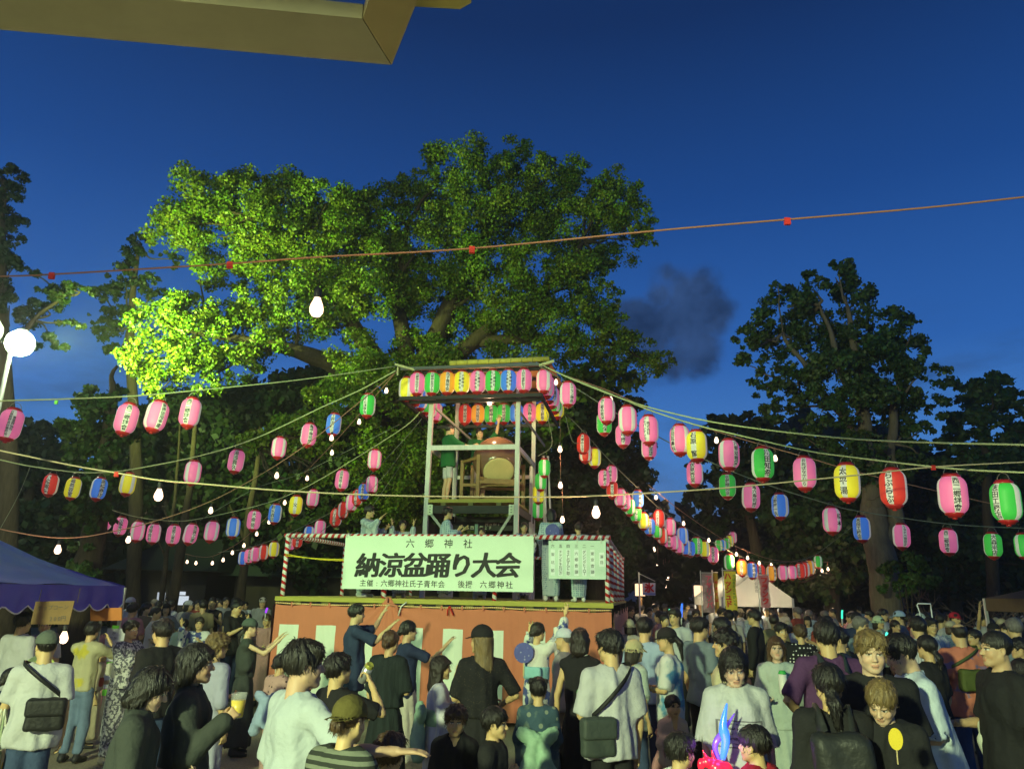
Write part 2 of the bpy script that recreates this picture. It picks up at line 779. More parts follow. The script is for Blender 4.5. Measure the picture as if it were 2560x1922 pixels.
ARMS = {   # (upper arm dir, forearm dir, palm normal, curl) for the right arm; x outward, y forward
    'down': ((.16, -.04, -1), (.02, .22, -1), (-1, 0, 0), .35),
    'bag': ((.22, -.05, -1), (.05, .12, -1), (-1, 0, 0), .95),
    'chest': ((.22, .12, -1), (-.45, .85, .45), (-.6, -.4, .2), .8),
    'low': ((.2, .1, -1), (-.35, 1, .0), (-.3, -.2, 1), .7),
    'cup': ((.25, .2, -1), (-.15, .75, .75), (-1, .1, 0), .75),
    'wave': ((.25, .9, -.05), (.05, .5, .95), (.1, 1, -.4), .08),
    'wave2': ((.35, .75, -.35), (-.05, .75, .75), (-.2, 1, -.3), .12),
    'high': ((.4, .35, .55), (.1, .25, 1), (0, 1, -.1), .06),
    'reach': ((.35, .7, -.45), (.0, 1, .1), (-.2, 0, -1), .1),
    'drink': ((.35, .75, -.35), (-.55, -.05, .85), (-.7, -.5, 0), .8),
    'hip': ((.6, -.25, -.9), (-.55, .55, -.5), (-.8, 0, 0), .5),
    'hip2': ((.55, -.1, -.9), (-.25, .8, -.35), (-.8, 0, 0), .5),
    'clap': ((.25, .55, -.75), (-.45, .75, .5), (-1, .2, 0), .1),
    'drum': ((.3, .65, -.55), (-.25, 1, .15), (-.5, 0, -1), .9),
    'side': ((.8, .25, -.55), (.55, .8, .0), (0, 0, -1), .12),
    'point': ((.7, .6, -.25), (.6, .75, -.1), (-.4, 0, -1), .1),
}


def nrm_rows(a):
    return a / (np.linalg.norm(a, axis=1)[:, None] + 1e-9)


class Body:
    """Joints of a posed figure, person frame: x right, y forward, z up, feet at z=0."""

    def __init__(s, h=1.7, kind='m', arms=('down', 'down'), lean=0.0, turn=0.0, nod=0.0, tilt=0.0, stride=0.0, headk=None):
        s.h, s.kind = h, kind
        k = h / 1.7
        s.k = k
        child = kind == 'c'
        s.hs = headk or ((.97 if kind == 'm' else .93) * (min(1.0, k) if not child else (.78 + .12 * k)))
        hs = s.hs
        top = .125 * hs
        wid = {'m': .178, 'f': .152, 'c': .146}[kind] * k * (1.0 if kind != 'c' else 1.08)
        hipw = {'m': .08, 'f': .08, 'c': .072}[kind] * k
        hz = .515 * h if not child else .49 * h
        s.hipz = hz
        R = rotx(-lean)          # lean forward about the pelvis
        pel = np.array([0, 0, hz + .04 * k])
        up = lambda p: pel + R @ (np.asarray(p, float) - pel)
        s.up, s.R, s.pel = up, R, pel
        headc = h - top
        nb = headc - .152 * hs
        s.nb0 = nb
        s.neck = up((0, -.012 * k, nb))
        s.shz = nb - .062 * k
        s.sh = [up((sx * wid, -.01, s.shz)) for sx in (1, -1)]
        s.wid = wid
        # head
        s.HR = rotz(-turn) @ rotx(-nod - lean * .6) @ roty(tilt)
        s.headc = s.neck + R @ np.array([0, .004, .070 * hs]) + s.HR @ np.array([0, .018, .082 * hs])
        # legs
        s.hip = [np.array([sx * hipw, 0, hz]) for sx in (1, -1)]
        s.knee = [np.array([sx * (hipw + .01 * k), .015 + sx * stride * .5, .275 * h]) for sx in (1, -1)]
        s.ank = [np.array([sx * (hipw + .015 * k), -.03 + sx * stride, .045 * h]) for sx in (1, -1)]
        s.toe = [a + np.array([sx * .03 * k, .15 * k, -.035 * h + .022]) for a, sx in zip(s.ank, (1, -1))]
        # arms
        ua, fa = .168 * h, .145 * h
        if child:
            ua, fa = .16 * h, .135 * h
        s.elb, s.wri, s.hd, s.pn, s.curl = [], [], [], [], []
        for i, sx in enumerate((1, -1)):
            a = arms[i]
            a = ARMS[a] if isinstance(a, str) else a
            m = np.array([sx, 1, 1])
            e = s.sh[i] + R @ (nrm(a[0]) * m) * ua
            w = e + R @ (nrm(a[1]) * m) * fa
            s.elb.append(e)
            s.wri.append(w)
            s.hd.append(nrm(R @ (nrm(a[1]) * m)))
            s.pn.append(R @ (nrm(a[2]) * m))
            s.curl.append(a[3])

    def hand_pos(s, i):
        """Centre of the grip of hand i."""
        k = s.k * .97
        n = s.pn[i] - s.hd[i] * (s.pn[i] @ s.hd[i])
        return s.wri[i] + s.hd[i] * .085 * k + nrm(n) * .035 * k

    # ---- skin
    def skin(s, lod, fine=1.0):
        F = Fld()
        k, h = s.k, s.h
        f = s.kind != 'm'
        # torso
        pr = [(.49, .10, .085), (.535, .138, .098), (.60, .12, .09), (.66, .125, .1), (.74, .14, .11), (.79, .14, .1), (.82, .10, .075), (.845, .05, .05)]
        if f:
            pr = [(z, a * .9, b * .95) for z, a, b in pr]
        s.profile(F, pr, k=.03)
        for i in (0, 1):
            F.rc(s.hip[i] + np.array([0, 0, .0]), s.knee[i], .070 * k, .049 * k, .03)
            F.rc(s.knee[i], s.knee[i] * .55 + s.ank[i] * .45 + np.array([0, -.012, 0]), .046 * k, .046 * k, .02)
            F.rc(s.knee[i] * .55 + s.ank[i] * .45 + np.array([0, -.012, 0]), s.ank[i], .046 * k, .033 * k, .02)
            F.rc(s.ank[i] + np.array([0, -.02 * k, -.04 * k]), s.toe[i], .036 * k, .026 * k, .02)
            a = .044 if not f else .036
            F.rc(s.sh[i] * .96 + s.neck * .04, s.elb[i], a * k, .034 * k, .035)
            F.rc(s.elb[i], s.elb[i] * .6 + s.wri[i] * .4, .034 * k, (.036 if not f else .032) * k, .012)
            F.rc(s.elb[i] * .6 + s.wri[i] * .4, s.wri[i], (.036 if not f else .031) * k, .023 * k, .012)
            s.hand(F, i)
        F.rc(s.neck + s.R @ np.array([0, -.01, -.05 * k]), s.headc + s.HR @ np.array([0, -.02, -.06]) * s.hs, (.060 if not f else .050) * k, (.056 if not f else .047) * s.hs, .02)
        s.head(F)
        H, hsz = s.headc, s.hs
        if lod == 2:
            V, Q = F.mesh(.026 if s.kind != 'c' else .022)
        else:
            hh = .0062 * fine if lod == 0 else .012
            hb = [(H - np.array([.125, .15, .15]) * hsz, H + np.array([.125, .15, .16]) * hsz)]
            hr = .11 * k
            boxes = list(hb)
            for i in (0, 1):
                c = s.wri[i] + s.hd[i] * .09 * k
                boxes.append((c - hr, c + hr))
            big = .024 if lod == 0 else .030
            V, Q = F.mesh(big, skip=[(a + big, b - big) for a, b in boxes])
            for j, (a, b) in enumerate(boxes):
                v, q = F.mesh(hh if j == 0 else (.0068 * fine if lod == 0 else .0145), a, b)
                Q = np.concatenate([Q, q + len(V)])
                V = np.concatenate([V, v])
        return V, Q

    def profile(s, F, pr, k=.03, off=0.0, disp=None, op='u', flat=True):
        """Stack of ellipses (z/h, half width, half depth) that follows the lean."""
        kk, h = s.k, s.h
        Z = np.array([p[0] * h for p in pr])
        A = np.array([p[1] * kk + off for p in pr])
        B = np.array([p[2] * kk + off for p in pr])
        Ri, pel = s.R.T, s.pel

        def fn(P):
            q = (P - pel) @ Ri.T
            w = np.clip((P[..., 2:3] - pel[2] + .10) / .2, 0, 1)      # legs part stays upright
            q = np.where(q[..., 2:3] > 0, q, P - pel) * w + (P - pel) * (1 - w) + pel
            z = q[..., 2]
            a, b = np.interp(z, Z, A), np.interp(z, Z, B)
            r = np.sqrt((q[..., 0] / a) ** 2 + (q[..., 1] / b) ** 2) + 1e-6
            d = (r - 1) * np.minimum(a, b) * .9
            d = np.maximum(d, np.maximum(Z[0] - z, z - Z[-1]))
            if disp is not None:
                d = d + disp(q)
            return d
        m = max(A.max(), B.max()) + .03
        pts = np.array([s.up((sx * m, sy * m, z)) for sx in (1, -1) for sy in (1, -1) for z in (Z[0], Z[-1])] + [(-m, -m, Z[0]), (m, m, Z[0])])
        F.fn(fn, pts.min(0) - .02, pts.max(0) + .02, k, op)

    def hand(s, F, i):
        k = s.k * (.97 if s.kind == 'm' else .9)
        w, d = s.wri[i], s.hd[i]
        n = nrm(s.pn[i] - d * (s.pn[i] @ d))
        sd = np.cross(d, n)
        sd = sd * (1 if i == 0 else -1)       # towards the thumb
        # make sure the thumb points up or inwards
        up = nrm(np.array([-.5 if i == 0 else .5, .2, 1.0]))
        if sd @ up < 0:
            sd = -sd
        cu = s.curl[i]
        for t in (-.024, -.008, .008, .024):
            F.rc(w + d * .01 * k + sd * t * k * .7, w + d * .083 * k + sd * t * k, .0135 * k, .0115 * k, .008)
        ln = (.062, .072, .078, .070)
        for j, t in enumerate((-.031, -.0105, .0105, .031)):
            a = w + d * .086 * k + sd * t * k
            sp = sd * t * 5 * (1 - cu)
            an1, an2, an3 = cu * 1.0 + .04, cu * 2.1 + .08, cu * 2.9 + .1
            u = lambda an: nrm(d * math.cos(an) + n * math.sin(an) + sp * math.cos(an))
            b = a + u(an1) * ln[j] * .5 * k
            c = b + u(an2) * ln[j] * .32 * k
            e = c + u(an3) * ln[j] * .25 * k
            F.rc(a, b, .0095 * k, .0088 * k, .003)
            F.rc(b, c, .0088 * k, .0082 * k, .003)
            F.rc(c, e, .0082 * k, .007 * k, .003)
        a = w + d * .022 * k + sd * .028 * k
        b = a + nrm(d * .75 + sd * (.75 - .5 * cu) + n * (.2 + .5 * cu)) * .045 * k
        c = b + nrm(d * .9 + sd * (.4 - .4 * cu) + n * (.2 + .9 * cu)) * .033 * k
        F.rc(a, b, .0125 * k, .0105 * k, .006)
        F.rc(b, c, .0105 * k, .0085 * k, .004)

    def hp(s, x, y, z):
        return s.headc + s.HR @ (np.array([x, y, z]) * s.hs)

    def head(s, F):
        q, M, p = s.hs, s.HR, s.hp
        f = s.kind == 'f'
        c = s.kind == 'c'
        E = lambda ctr, r, k=.02, op='u': F.el(p(*ctr), np.array(r) * q, k * q, op, M)
        E((0, -.012, .034), (.076, .092, .083))
        E((0, .020, -.03), (.0655 if not f else .0625, .070, .083 if not c else .077), .03)
        for x in (1, -1):
            F.rc(p(x * .052, .005, -.055), p(x * .017, .064, -.094 if not c else -.088), .022 * q, .020 * q, .025 * q)
            E((x * .036, .058, -.036), (.026, .026, .028) if not c else (.032, .03, .03), .02)
            E((x * .031, .1, .0), (.017, .018, .0125), .012, 's')
            E((x * .031, .0735, -.001), (.0145, .0155, .0125), .004)
            F.rc(p(x * .012, .09, .021), p(x * .045, .074, .02), .008 * q, .007 * q, .014 * q)
            E((x * .075, -.006, -.008), (.0095, .02, .031), .008)
            E((x * .012, .097, -.036), (.0075, .009, .007), .006)
            E((x * .0765, .002, -.008), (.006, .009, .016), .004, 's')
        F.rc(p(0, .086, .006), p(0, .108, -.031), .0075 * q, .0115 * q, .012 * q)
        F.rc(p(-.014, .088, -.065), p(.014, .088, -.065), .0068 * q, None, .006 * q)
        F.rc(p(-.012, .087, -.075), p(.012, .087, -.075), .0075 * q, None, .006 * q)
        E((0, .07, -.1), (.02, .018, .014), .02)

    def skincol(s, V, skin, hairc, lipk=1.0, brow=True):
        C = np.tile(np.array(skin, float), (len(V), 1))
        q = (V - s.headc) @ s.HR / s.hs
        x, y, z = q.T
        ax = np.abs(x)
        face = (y > .045) & (np.abs(z) < .13) & (ax < .075)
        warm = face & (np.abs(z + .035) < .024) & (np.abs(ax - .04) < .02)
        C[warm] *= (1.02, .93, .9)
        lips = face & (y > .075) & (ax < .023 - np.abs(z + .07) * .6) & (np.abs(z + .070) < .0125)
        C[lips] = np.array(skin) * np.array((.92, .52, .52)) * lipk + np.array(skin) * (1 - lipk)
        mouth = lips & (np.abs(z + .0695) < .003)
        C[mouth] = np.array(skin) * .35
        if brow:
            bw = face & (np.abs(ax - .033) < .019) & (np.abs(z - .026 - (.02 - np.abs(ax - .03)) * .1) < .0042)
            C[bw] = np.array(hairc) * .8 + np.array(skin) * .1
        ew = face & (((ax - .031) / .0155) ** 2 + ((z - 0.0005) / .0072) ** 2 < 1)
        C[ew] = (.62, .6, .56)
        ir = ew & ((ax - .0305) ** 2 + (z - .0005) ** 2 < .0072 ** 2)
        C[ir] = (.012, .008, .006)
        lash = face & (np.abs(ax - .031) < .0175) & (np.abs(z - .0075) < .0032)
        C[lash] = (.02, .014, .01)
        return C

    # ---- clothes
    def folds(s, amp, seed, vert=False):
        r = np.random.default_rng(seed)
        ph = r.uniform(0, 6.28, 8)
        fr = r.uniform(.8, 1.25, 8)

        def fn(q):
            x, y, z = q[..., 0], q[..., 1], q[..., 2]
            wx = x + .04 * np.sin(9 * z * fr[0] + ph[0]) + .03 * np.sin(14 * y + ph[1])
            wz = z + .05 * np.sin(8 * x * fr[1] + ph[2]) + .04 * np.sin(11 * y * fr[6] + ph[7])
            an = np.arctan2(y, x)
            a = np.sin(26 * fr[2] * wx + (6 if not vert else 0) * wz + ph[3]) * np.sin(5 * wz * fr[3] + ph[4])
            b = np.sin(17 * fr[4] * wz + 13 * np.abs(wx) + ph[5])
            c = np.sin(an * 9 * fr[5] + 3 * wz + ph[6])
            if vert:
                return amp * (.8 * c * np.clip((s.h * .7 - z) / .5, 0, 1) + .35 * a)
            rid = 1 - 2.2 * np.abs(np.sin(11 * fr[7] * wx + 7 * wz * np.sign(x) + ph[6])) ** .7
            return amp * (.5 * a + .4 * b + .3 * c + .55 * rid * np.clip(.5 + np.sin(6 * wz + ph[1]), 0, 1))
        return fn

    def shirt(s, h, sleeve=.85, hem=.47, loose=1.0, neck=.074, seed=1, amp=.012, armhole=True, collar=0.0, vneck=0.0, long=False):
        F = Fld()
        k, H = s.k, s.h
        f = s.kind != 'm'
        g = .93 if s.kind == 'f' else 1.0
        L = loose
        pr = [(hem, .180 * L, .130 * L), (.53, .178 * L, .128 * L), (.60, .162 * L, .12 * L), (.68, .163 * L, .122), (.755, .17, .13), (.79, .168, .122), (.818, .125, .09), (.845, .07, .065)]
        pr = [(z, a * g, b * (1.0 if not f else 1.0)) for z, a, b in pr]
        dsp = s.folds(amp, seed)
        s.profile(F, pr, .02, disp=dsp)
        mid = (s.sh[0] + s.sh[1]) / 2
        for i in (0, 1):
            F.rc(mid * .6 + s.sh[i] * .4 + s.R @ np.array([0, 0, .02 * k]), s.sh[i], .058 * k, .053 * k * g, .06)
            if sleeve > 0:
                a, b = s.sh[i], s.elb[i]
                r0, r1 = .057 * k * g, (.068 + .018 * (L - 1) * 3) * k * g
                if long:
                    F.rc(a, b, r0, .056 * k * L, .045)
                    c = s.wri[i] * .97 + b * .03
                    F.rc(b, c, .056 * k * L, .046 * k * L, .02)
                else:
                    e = a + (b - a) * sleeve
                    ax = nrm(b - a)

                    def fn(P, a=a, e=e, r0=r0, r1=r1, ax=ax):
                        return np.maximum(d_rcone(P, a, e + ax * .06, r0, r1), (P - e) @ ax)
                    R = max(r0, r1) + .07
                    F.fn(fn, np.minimum(a, e) - R, np.maximum(a, e) + R, .045)
                    # the opening of the sleeve
                    if h < .0175:
                        F.rc(e - ax * .01, e + ax * .1, r1 - .021, r1 - .017, .004, 's')
        lo, hi = F.bounds()
        d2 = s.folds(amp * .7, seed + 50)
        F.fn(lambda P: d2(P), lo, hi, .01, 'a')
        # neck opening
        nb = s.neck + s.R @ np.array([0, .012 * k, .035 * k])
        F.el(nb, np.array([neck, neck * .95, .055]) * k, .008, 's', s.R)
        if vneck:
            F.rc(nb + s.R @ np.array([0, .09 * k, 0]), nb + s.R @ np.array([0, .13 * k, -vneck]), .05 * k, .012 * k, .01, 's')
        if collar:
            F.p.append(('u', lambda P: np.maximum(np.abs(np.linalg.norm(((P - s.neck) @ s.R)[..., :2], axis=-1) - .066 * k) - .008, np.abs(((P - s.neck) @ s.R)[..., 2] - .0) - .03 * k), s.neck - .12 * k, s.neck + .12 * k, .012))
        z0 = hem * H
        F.fn(lambda P: (P[..., 2] - z0 - 0.012 * np.sin(P[..., 0] * 14 + seed)), lo, (hi[0], hi[1], z0 + .01), .006, 's') if hem > .1 else None
        return F.mesh(h)

    def trousers(s, h, end=.06, loose=1.0, seed=1, waist=.60):
        F = Fld()
        k, H = s.k, s.h
        dsp = s.folds(.006, seed, False)
        s.profile(F, [(.475, .13, .10), (.52, .155, .112), (.56, .15, .108), (waist, .138, .10)], .03)
        for i in (0, 1):
            kn, an = s.knee[i], s.ank[i]
            F.rc(s.hip[i] - np.array([0, 0, .02]), kn, .082 * k * loose, .070 * k * loose, .03)
            F.rc(kn, an + np.array([0, 0, .0]), .072 * k * loose, .06 * k * loose, .02)
        lo, hi = F.bounds()
        F.fn(dsp, lo, hi, .01, 'a')
        z0 = end * H
        F.fn(lambda P: P[..., 2] - z0, lo - .1, (hi[0] + .1, hi[1] + .1, z0 + .02), .006, 's')
        return F.mesh(h)

    def skirt(s, h, end=.1, top=.60, flare=.26, seed=1, amp=.012):
        F = Fld()
        m = (end + top) / 2
        s.profile(F, [(end, flare, flare * .8), (m, (flare + .18) / 2, .155), (.52, .170, .128), (top, .13, .098)], .02, disp=s.folds(amp, seed, True))
        return F.mesh(h)

    def yukata(s, h, seed=1, end=.055, sleeve=True, wide=1.0):
        F = Fld()
        k, H = s.k, s.h
        dsp = s.folds(.006, seed, True)
        s.profile(F, [(end, .155, .13), (.25, .17, .135), (.45, .182, .14), (.53, .178, .135), (.62, .15, .125), (.74, .162, .128), (.79, .15, .115), (.818, .115, .085), (.845, .07, .065)], .02, disp=dsp)
        mid = (s.sh[0] + s.sh[1]) / 2
        for i in (0, 1):
            F.rc(mid * .55 + s.sh[i] * .45, s.sh[i], .06 * k, .058 * k, .05)
            F.rc(s.sh[i], s.elb[i], .062 * k, .066 * k, .04)
            if sleeve:
                a = s.elb[i]
                b = s.elb[i] * .42 + s.wri[i] * .58
                F.rc(a, b, .064 * k, .062 * k, .02)
                a2 = s.sh[i] * .35 + s.elb[i] * .65
                dr = .30 * k * wide
                ax = nrm((b - a2) * np.array([1, 1, 0]) + 1e-6)
                ln = max(np.linalg.norm((b - a2)[:2]), .16 * k)
                nn = np.array([-ax[1], ax[0], 0])
                c = (a2 + b) / 2 + np.array([0, 0, -dr / 2])

                def fn(P, c=c, ax=ax, nn=nn, ln=ln, dr=dr):
                    q = P - c
                    u, v, w = q @ ax, q @ nn, q[..., 2]
                    v = v + .012 * np.sin(u * 40 + w * 9)
                    d = np.stack([np.abs(u) - ln / 2, np.abs(v) - .022, np.abs(w) - dr / 2 - .02], -1)
                    return np.linalg.norm(np.maximum(d, 0), axis=-1) + np.minimum(d.max(-1), 0) - .012
                R = ln / 2 + .05
                F.fn(fn, c - np.array([R, R, dr / 2 + .05]), c + np.array([R, R, dr / 2 + .05]), .03)
        nb = s.neck + s.R @ np.array([0, .012 * k, .03 * k])
        F.el(nb, np.array([.068, .066, .05]) * k, .008, 's', s.R)
        F.rc(nb + s.R @ np.array([0, .08 * k, 0]), nb + s.R @ np.array([0, .13 * k, -.15]), .045 * k, .01 * k, .01, 's')
        return F.mesh(h)

    def sash(s, h, z0=.59, z1=.69, bow=None):
        F = Fld()
        m = (z0 + z1) / 2
        s.profile(F, [(z0, .163, .137), (m, .166, .14), (z1, .168, .138)], .004)
        v, q = F.mesh(h)
        return v, q

    def shoes(s, h, sole=.0):
        F = Fld()
        k = s.k
        for i in (0, 1):
            a = s.ank[i].copy()
            a[2] = .05 * k
            F.rc(a + np.array([0, -.03 * k, 0]), np.array([s.toe[i][0], s.toe[i][1], .034 * k]), .040 * k, .034 * k, .02)
            F.rc(a + np.array([0, -.02 * k, 0]), s.ank[i] + np.array([0, 0, .02]), .044 * k, .045 * k, .02)
        lo, hi = F.bounds()
        F.fn(lambda P: P[..., 2] - .004, lo - .1, (hi[0] + .1, hi[1] + .1, .03), .004, 's')
        return F.mesh(h)

    # ---- hair and hats
    def hair(s, h, style, seed=1, hat=False):
        F = Fld()
        q, M, p = s.hs, s.HR, s.hp
        r = np.random.default_rng(seed)
        E = lambda ctr, rr, k=.02, op='u': F.el(p(*ctr), np.array(rr) * q, k * q, op, M)
        RC = lambda a, b, ra, rb, k=.02, op='u': F.rc(p(*a), p(*b), ra * q, rb * q, k * q, op)
        amp = .0055
        if style in ('short', 'crop', 'curly', 'bald'):
            t = {'short': .021, 'crop': .011, 'curly': .028, 'bald': .009}[style] * (.35 if hat else 1)
            E((0, -.014, .036), (.073 + t, .092 + t, .084 + t))
            if style != 'crop' and style != 'bald':
                RC((-.05, .05, .075), (.05, .055, .078), .03, .032, .03)
            E((0, .09, -.045), (.078, .076, .086), .012, 's')           # face
            E((0, .0, -.15), (.13, .14, .115), .02, 's')                  # nape and jaw
            for x in (1, -1):
                E((x * .085, .012, -.03), (.03, .032, .04), .012, 's')    # round the ears
            if style == 'bald':
                E((0, -.005, .13), (.082, .092, .082), .01, 's')
            amp = {'short': .0075, 'crop': .002, 'curly': .012, 'bald': .002}[style]
        else:
            t = .006 if hat else .018
            E((0, -.014, .036), (.074 + t, .092 + t, .082 + t))
            if style in ('bob', 'long', 'half'):
                lowz = {'bob': -.10, 'long': -.24, 'half': -.2}[style]
                E((0, -.03, -.03), (.088, .075, .09))
                for x in (1, -1):
                    RC((x * .07, -.012, .0), (x * (.068 if style == 'bob' else .085), -.035, lowz), .030, .026, .03)
                RC((0, -.07, 0), (0, -.085 if style == 'bob' else -.10, lowz), .05, .05 if style == 'bob' else .045, .04)
                RC((.04, -.06, 0), (.045, -.08, lowz), .045, .035, .03)
                RC((-.04, -.06, 0), (-.045, -.08, lowz), .045, .035, .03)
            elif style == 'tail':
                RC((0, -.095, .03), (.0, -.15, -.04), .034, .032, .02)
                RC((0, -.15, -.04), (.01, -.15, -.22), .033, .014, .02)
            elif style == 'lowtail':
                RC((0, -.085, -.05), (.0, -.125, -.1), .038, .034, .02)
                RC((0, -.125, -.1), (.02, -.12, -.28), .04, .016, .02)
            elif style == 'bun':
                E((0, -.115, -.02), (.045, .036, .042), .01)
            elif style == 'topbun':
                for x in (1, -1):
                    E((x * .07, -.03, .09), (.032, .032, .03), .01)
                E((0, -.07, .09), (.04, .04, .035), .01)
            if style in ('tail', 'bun', 'lowtail', 'topbun'):
                E((0, .0, -.15), (.12, .13, .1), .015, 's')
                for x in (1, -1):
                    E((x * .088, .012, -.02), (.024, .026, .032), .01, 's')
            E((0, .088, -.05), (.068, .074, .1), .012, 's')              # face
            if style in ('bob', 'half') :
                E((0, .085, .06), (.062, .022, .022), .02)                   # fringe
        lo, hi = F.bounds()
        amp *= .4 if hat else 1
        ph = r.uniform(0, 6.28, 12)

        def strands(P):
            g = (P - s.headc) @ M / q
            an = np.arctan2(g[..., 0], g[..., 1] + .02)
            w = an + .25 * np.sin(g[..., 2] * 22 + ph[0]) + .2 * np.sin(g[..., 1] * 25 + ph[5])
            d = .55 * np.sin(w * 13 + ph[1] + 8 * g[..., 2]) + .45 * np.sin(w * 29 + ph[2] - 14 * g[..., 2]) + .35 * np.sin(g[..., 2] * 45 + 6 * w + ph[3]) * np.sin(w * 7 + ph[4])
            if style == 'curly':
                d = np.sin(g[..., 0] * 85 + ph[6]) * np.sin(g[..., 1] * 80 + ph[7]) * np.sin(g[..., 2] * 82 + ph[8]) * 1.3 + .3 * d
            return d * amp * q
        F.fn(strands, lo - .02, hi + .02, .01, 'a')
        return F.mesh(h)

    def tufts(s, V, Q, style, seed, n):
        """Loose locks laid over the hair so that it ends in strands, not in an edge."""
        r = np.random.default_rng(seed + 9)
        N = np.zeros_like(V)
        fn = np.cross(V[Q[:, 2]] - V[Q[:, 0]], V[Q[:, 3]] - V[Q[:, 1]])
        for c in range(4):
            np.add.at(N, Q[:, c], fn)
        N /= np.linalg.norm(N, axis=1)[:, None] + 1e-9
        g = (V - s.headc) @ s.HR / s.hs
        ok = np.where(N @ s.HR[:, 2] > -.75)[0]
        i = r.choice(ok, n)
        p, nn, gl = V[i], N[i], g[i]
        whorl = s.hp(0, -.05, .125)
        t = nrm_rows(p - whorl)
        wz = np.clip((.06 - gl[:, 2]) / .08, 0, 1)[:, None] * (.9 if style in ('long', 'half', 'bob', 'tail', 'lowtail') else .35)
        t = t * (1 - wz) + np.array([0, 0, -1.0]) * wz + r.normal(scale=.28 if style != 'curly' else .9, size=p.shape)
        t = nrm_rows(t - nn * (t * nn).sum(1)[:, None])
        Ln = s.hs * r.uniform(.018, .05, (n, 1)) * (1.5 if style in ('long', 'half', 'bob', 'tail', 'lowtail') else .55 if style == 'crop' else 1)
        sd = np.cross(t, nn)
        w = s.hs * r.uniform(.0012, .0032, (n, 1))
        lift = s.hs * r.uniform(.0, .009, (n, 1)) * (2 if style == 'curly' else .4 if style == 'crop' else 1)
        rows = []
        for k, (a, ww) in enumerate(((0, 1), (.4, 1), (.75, .7), (1, .2))):
            c = p + nn * (.0012 + lift * a ** 1.5 - Ln * .25 * a * a) + t * Ln * a + np.array([0, 0, -1]) * Ln * .18 * a * a
            rows += [c - sd * w * ww, c + sd * w * ww]
        nv = np.stack(rows, 1).reshape(-1, 3)
        b = len(V) + np.arange(n)[:, None] * 8
        q = np.concatenate([np.stack([b[:, 0] + 2 * k, b[:, 0] + 2 * k + 1, b[:, 0] + 2 * k + 3, b[:, 0] + 2 * k + 2], 1) for k in range(3)])
        return np.concatenate([V, nv]), np.concatenate([Q, q])

    def cap(s, h, style='cap', back=False):
        F = Fld()
        q, M, p = s.hs, s.HR, s.hp
        E = lambda ctr, rr, k=.02, op='u': F.el(p(*ctr), np.array(rr) * q, k * q, op, M)
        E((0, -.012, .045), (.096, .115, .10))
        F.fn(lambda P: (((P - s.headc) @ M) / q)[..., 2] - .028 + .0 * P[..., 0], *[b for b in F.bounds()], .004, 's')
        sg = -1 if back else 1
        if style == 'cap':
            def brim(P):
                g = (P - s.headc) @ M / q
                y = g[..., 1] * sg
                zc = .038 - .25 * np.clip(y - .07, 0, 1) - 3.0 * g[..., 0] ** 2
                d = np.stack([np.sqrt((g[..., 0] / .085) ** 2 + ((y - .085) / .105) ** 2) - 1, np.abs(g[..., 2] - zc) / .085 - .04, (.0 - y) / .085], -1).max(-1) * .085
                return d * q
            F.fn(brim, p(0, 0, 0) - .22 * q, p(0, 0, 0) + .22 * q, .004)
            E((0, -.012, .143), (.009, .009, .006), .003)
        elif style == 'bucket':
            def brim(P):
                g = (P - s.headc) @ M / q
                r = np.sqrt((g[..., 0] / .9) ** 2 + (g[..., 1] + .012) ** 2)
                zc = .045 - .75 * (r - .10)
                return np.maximum(np.abs(g[..., 2] - zc) * .8 - .004, np.maximum(r - .165, .085 - r)) * q
            F.fn(brim, p(0, 0, 0) - .24 * q, p(0, 0, 0) + .24 * q, .006)
        return F.mesh(h)


SKIN_M = None


def skin_mat():
    global SKIN_M
    if SKIN_M is None:
        m = bpy.data.materials.new('skin')
        m.use_nodes = True
        nt = m.node_tree
        b = nt.nodes['Principled BSDF']
        at = nd(nt, 'ShaderNodeAttribute')
        at.attribute_name = 'Col'
        nt.links.new(at.outputs['Color'], b.inputs['Base Color'])
        b.inputs['Roughness'].default_value = .5
        b.inputs['Specular IOR Level'].default_value = .35
        b.inputs['Subsurface Weight'].default_value = .08
        b.inputs['Subsurface Radius'].default_value = (.012, .005, .003)
        SKIN_M = m
    return SKIN_M


HAIRC = {'black': (.011, .009, .008), 'dark': (.02, .014, .010), 'brown': (.075, .042, .018), 'light': (.17, .115, .045), 'grey': (.14, .13, .12)}


def hair_mat(c):
    return mat('hair_' + c, HAIRC[c], rough=.42, spec=.5, noise=.45, nscale=60, bump=.5, bscale=160, stretch=(1, 1, .12))


